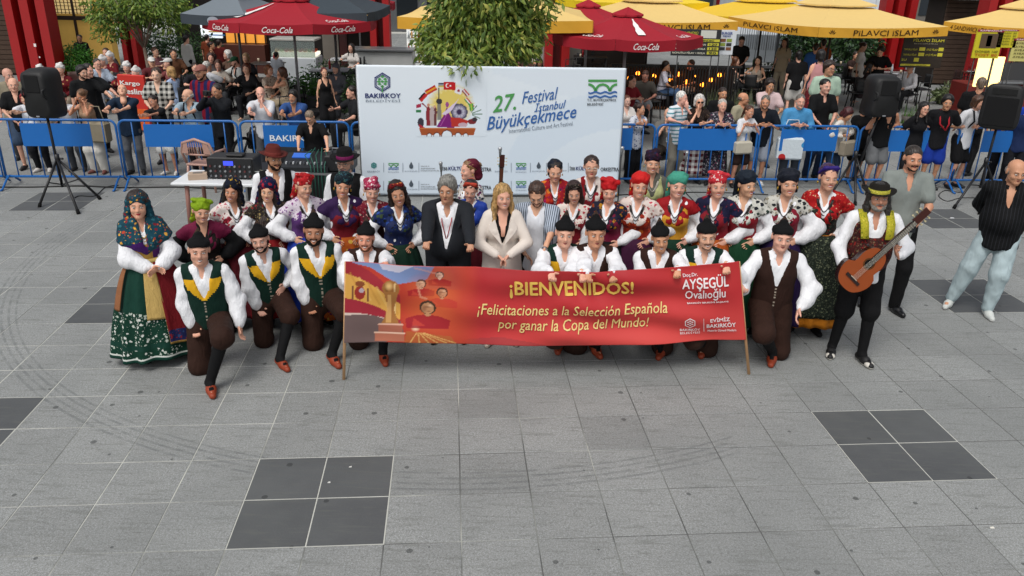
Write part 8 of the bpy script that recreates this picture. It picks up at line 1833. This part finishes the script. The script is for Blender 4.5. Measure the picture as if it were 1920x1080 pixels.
# ------------------------------------------------------------------ technician's table, chair, mixers, microphones
p = at(432, 385); yT = p[1]; tz = .73
ta, tb = at(322, 341, tz), at(556, 345, tz)
e = empty('folding_table', 'white plastic table with pinkish legs carrying sound equipment', 'table', ((ta[0]+tb[0])/2, (ta[1]+tb[1])/2+.3, 0)); W = tb[0]-ta[0]; TX, TY = e.location[0], e.location[1]
MB().bevbox((0, 0, tz-.02), (W, .72, .04), .01).build('tabletop', plain('#d9dcde', .5, var=.02), e)
for sx in (-1, 1):
    for sy in (-1, 1): MB().bar((sx*(W/2-.18), sy*.28, tz-.03), (sx*(W/2-.15), sy*.30, 0), .03, .024, n=8).build('leg', plain('#8a5f54', .6), e)
def onT(px): return atY(px, 330, TY)[0]
x = onT(440); e = empty('audio_mixer', 'black rack mixer with rows of knobs and a blue display on the white table', 'audio mixer', (x, TY, tz)); MB().bevbox((0, .05, .15), (.62, .34, .28), .015).build('case', plain('#121213', .5), e); MB().box((0, -.125, .15), (.58, .012, .26)).build('front_panel', plain('#1b1c1e', .5), e)
MB().box((-.02, -.134, .22), (.13, .008, .06)).build('display', plain('#3a4ad8', .4, emit=.9), e)
for r_ in range(3):
    for k in range(9): MB().bar((-.26+.065*k, -.13, .05+.065*r_), (-.26+.065*k, -.155, .05+.065*r_), .014, n=8).build('knob', plain(('#55585c', '#8a8c8e', '#5a2a2a')[(k+r_) % 3], .5), e)
MB().bevbox((.05, .0, .31), (.22, .16, .03), .008).build('handset', plain('#0a0a0a', .5), e)
x = onT(378); e = empty('paper_box', 'small beige cardboard box at the left end of the white table', 'box', (x, TY-.12, tz), .3); MB().bevbox((0, 0, .04), (.24, .16, .08), .005).build('box', plain('#b09a86', .8), e); MB().box((0, 0, .083), (.12, .08, .004)).build('label_patch', plain('#77706a', .7), e)
x = onT(402); e = empty('headphones', 'black headphones lying beside the mixer', 'headphones', (x, TY-.02, tz)); b = MB(); b.tube([(.09*math.cos(t), 0, .05+.11*math.sin(t)) for t in np.linspace(0, math.pi, 9)], .010, 6); b.build('headband', plain('#0c0c0d', .5), e)
for sx in (-1, 1): MB().bar((sx*.075, 0, .05), (sx*.11, 0, .05), .045, n=12).build('ear_cup', plain('#0c0c0d', .5), e)
x = onT(505); e = empty('cable_pile', 'tangle of pale and black cables beside the mixer', 'cables', (x, TY-.1, tz)); g = random.Random(5)
for c_, nm in (('#cfd2d0', 'pale_cable'), ('#121212', 'black_cable'), ('#9a9a8a', 'grey_cable')):
    b = MB(); pts = [(g.uniform(-.18, .18), g.uniform(-.12, .14), .012+g.uniform(0, .10)) for _ in range(26)]
    sm = []
    for i in range(len(pts)-1):
        for t in (0, .5): sm.append(np.array(pts[i])*(1-t)+np.array(pts[i+1])*t)
    b.tube(sm, .007, 5); b.build(nm, plain(c_, .6), e)
# mixing desk on a flight case under the technician
pd = atY(598, 312, 11.75); zd = pd[2]
e = empty('flight_case', 'black flight case with metal edges holding the mixing desk', 'case', (atY(560, 312, 11.6)[0], 11.65, 0)); MB().bevbox((0, 0, zd/2), (1.45, .62, zd), .02).build('case', plain('#141416', .6), e)
b = MB(); [b.box((sx*.72, -.315, zd/2), (.03, .03, zd)) for sx in (-1, 1)]; b.box((0, -.315, zd-.01), (1.47, .03, .03)); b.build('metal_edge', plain('#9a9c9e', .35, .8), e)
e = empty('mixing_desk', 'mixing desk with blue lit display and rows of faders behind the dancers', 'mixing desk', (atY(578, 306, 11.6)[0], 11.62, zd), 0)
b = MB(); b.add([(-.34, -.26, 0), (.34, -.26, 0), (.34, .26, 0), (-.34, .26, 0), (-.34, -.26, .07), (.34, -.26, .07), (.34, .26, .20), (-.34, .26, .20)], [(0, 3, 2, 1), (4, 5, 6, 7), (0, 1, 5, 4), (1, 2, 6, 5), (2, 3, 7, 6), (3, 0, 4, 7)]); b.build('housing', plain('#1a1c20', .5), e)
MB().box((-.12, .10, .165), (.26, .14, .02), tilt=('X', .25)).build('display', plain('#2a5ab0', .3, emit=.5), e)
for k in range(12): MB().box((-.29+.052*k, -.14, .112), (.018, .05, .03)).build('fader', plain(('#c9cccf', '#4a4c50')[k % 2], .5), e)
b = MB()
for k in range(5):
    x = .02+.05*k; b.tube([(x, .2, .2), (x+.02, .1, .26+.03*(k % 2)), (x-.04+.03*k, -.1, .22), (x+.08, -.28, .10), (x+.09, -.32, -.35)], .007, 5)
b.build('cables', plain('#1d5a4a', .6), e)
e = empty('amplifier', 'black amplifier box with cable plugs right of the mixing desk', 'amplifier', (atY(640, 312, 11.6)[0], 11.62, zd)); MB().bevbox((0, 0, .12), (.40, .40, .24), .02).build('case', plain('#131416', .55), e); MB().box((.02, -.206, .15), (.12, .008, .04)).build('label_strip', plain('#9a9c9e', .5), e); b = MB(); b.tube([(-.12, 0, .24), (-.12, 0, .31), (.12, 0, .31), (.12, 0, .24)], .012, 6); b.build('handle', plain('#8a8c90', .4, .6), e)
e = empty('laptop', 'open black laptop behind the man in the rust brown hat', 'laptop', (atY(535, 300, 11.8)[0], 11.78, zd)); MB().box((0, -.1, .012), (.36, .25, .02)).build('keyboard', plain('#1a1a1b', .5), e); MB().box((0, .05, .14), (.36, .015, .25), tilt=('X', -.2)).build('screen', plain('#101114', .3), e)
def plastic_chair(px, py, rz, label, col):
    c = at(px, py); e = empty('plastic_chair', label, 'chair', c, R(rz)); m = plain(col, .5, var=.04)
    MB().bevbox((0, 0, .43), (.44, .42, .03), .01).build('seat', m, e)
    b = MB(); b.tube([(-.25, .14, .44), (-.27, .2, .62), (-.22, .24, .78), (0, .26, .85), (.22, .24, .78), (.27, .2, .62), (.25, .14, .44)], [.02, .022, .022, .024, .022, .022, .02], 8)
    b.tube([(-.27, .2, .64), (-.28, -.15, .63), (-.25, -.2, .43)], .02, 6); b.tube([(.27, .2, .64), (.28, -.15, .63), (.25, -.2, .43)], .02, 6); b.tube([(-.2, .22, .60), (0, .235, .60), (.2, .22, .60)], .016, 6); b.build('backrest_frame', m, e)
    for k in range(7): x = -.12+.04*k; MB().bar((x, .225, .59), (x*.9, .245, .83), .009, n=6).build('back_slat', m, e)
    V = [(-.24, .235, .62), (-.13, .245, .62), (-.13, .252, .82), (-.20, .245, .78), (.24, .235, .62), (.13, .245, .62), (.13, .252, .82), (.20, .245, .78)]
    o = mesh_obj('back_panel', V, [(0, 1, 2, 3), (5, 4, 7, 6)], m, None, e, smooth=False); o.modifiers.new('thickness', 'SOLIDIFY').thickness = .01
    for sx in (-1, 1):
        for sy in (-1, 1): MB().bar((sx*.2, sy*.18, .43), (sx*.24, sy*.23, 0), .022, .017, n=8).build('leg', m, e)
    return e
plastic_chair(392, 353, 172, 'pinkish beige plastic armchair behind the white table', '#b08a7c')
def mic(px, py, Y, label, bx=None):
    t = atY(px, py, Y); e = empty('microphone', label, 'microphone', (t[0], Y, 0), group='silver microphones on black stands'); m = plain('#101011', .5)
    MB().bar((0, 0, .02), (0, 0, t[2]-.12), .010, n=8).build('stand', m, e)
    for k in range(3): a = R(90+120*k); MB().bar((0, 0, .25), (.3*math.cos(a), .3*math.sin(a), .01), .010, n=6).build('leg', m, e)
    MB().bar((0, 0, t[2]-.14), (0, -.05, t[2]-.03), .014, .022, n=10).build('handle', plain('#8a8c8e', .35, .6), e); MB().lathe([(.0005, -.03), (.022, -.02), (.028, .0), (.022, .022), (.0005, .03)], 12, (0, -.055, t[2]-.012)).build('grille', plain('#b4b6b8', .35, .8), e)
    return e
mic(827, 303, 10.6, 'silver microphone standing behind the suited man'); mic(938, 276, 10.9, 'microphone on a tall stand beside the propped up guitar'); mic(1166, 275, 11.3, 'silver microphone at the right edge of the backdrop'); mic(1287, 284, 12.2, 'microphone between barrier and the woman in sea green scarf')
gp_ = atY(932, 338, 10.8); Mx2 = np.stack([unit([.04, .12, 1]), unit([1, 0, -.04]), unit(np.cross([.04, .12, 1], [1, 0, -.04]))], 1)
g_ = guitar('guitar', 'second guitar standing upright behind the blonde woman, only its headstock showing', (atY(936, 400, 10.8)[0], 10.8, atY(936, 292, 10.8)[2]-.80), Mx2, 1.)
e = empty('guitar_stand', 'black floor stand holding the second guitar', 'stand', (g_.location[0], 10.95, 0)); b = MB(); b.bar((0, 0, .02), (0, -.02, .75), .012); [b.bar((0, 0, .3), (s_*.25, -.25, .01), .01) for s_ in (-1, 1)]; b.bar((0, 0, .3), (0, .25, .01), .01); b.build('frame', plain('#101011', .5), e)
# cables on the paving
def cable(label, pts, r_=.007, col='#0d0d0e'):
    e = MB(); P = [at(*p)+np.array([0, 0, r_]) for p in pts]; Q = []
    for i in range(len(P)-1):
        for k in range(6):
            t = k/6; a, b_, c_, d = P[max(i-1, 0)], P[i], P[i+1], P[min(i+2, len(P)-1)]; Q.append(.5*((2*b_)+(c_-a)*t+(2*a-5*b_+4*c_-d)*t*t+(3*b_-a-3*c_+d)*t**3))
    Q.append(P[-1]); e.tube(Q, r_, 6); return tag(e.build('cable', plain(col, .6)), label, 'cable', 'black cables on the paving')
cable('long black cable lying along the left barriers', [(-20, 352), (60, 352), (150, 350), (230, 353), (330, 352), (430, 356)], .012)
cable('thin black cable curling from the left tripod to the barrier', [(140, 372), (150, 368), (178, 368), (198, 352), (222, 348), (205, 352), (160, 350)])
cable('black cable looping beside the far right tripod', [(1800, 362), (1772, 358), (1760, 368), (1776, 378), (1800, 372), (1832, 372)])
cable('black cable running behind the right women', [(1090, 372), (1170, 366), (1260, 362), (1350, 362), (1440, 366)], .009)
# hand-held things
def lwp(S, p): return lw(S, p)
wp = lw(PH, (PH.wr[0]+PH.wr[1])/2+np.array([0, -.10, .0])); e = empty('mobile_phone', 'black mobile phone held by the man in grey polo shirt', 'phone', wp, .1); MB().bevbox((0, 0, 0), (.13, .012, .07), .003).build('case', plain('#0a0a0c', .3), e); MB().box((0, -.0075, 0), (.115, .002, .06)).build('screen', plain('#1a1c22', .15), e)
# litter
for k, (x_, y_, s_, c_) in enumerate(((1785, 409, .03, '#d8dadc'), (617, 905, .011, '#c9c9c4'), (657, 876, .011, '#c4c4be'), (1570, 588, .011, '#c9cbc9'), (1860, 990, .014, '#d9d6cc'))):
    b = MB(); p = at(x_, y_); b.add([(-s_, -s_*.5, .002), (s_, -s_*.6, .004), (s_*.8, s_*.5, .008), (-s_*.7, s_*.6, .003)], [(0, 1, 2, 3)], 0, False); o = b.build('paper_scrap', plain(c_, .8)); o.location = p; o.modifiers.new('thickness', 'SOLIDIFY').thickness = .0015
    tag(o, ('crumpled white scrap on the dark slabs near the right tripod', 'pale scrap on the upper right dark slab of the front block', 'small pale scrap near the edge of the front dark slabs', 'tiny pale scrap beside the white shoe of the guitarist', 'curled paper scrap at the lower right of the paving')[k], 'litter')
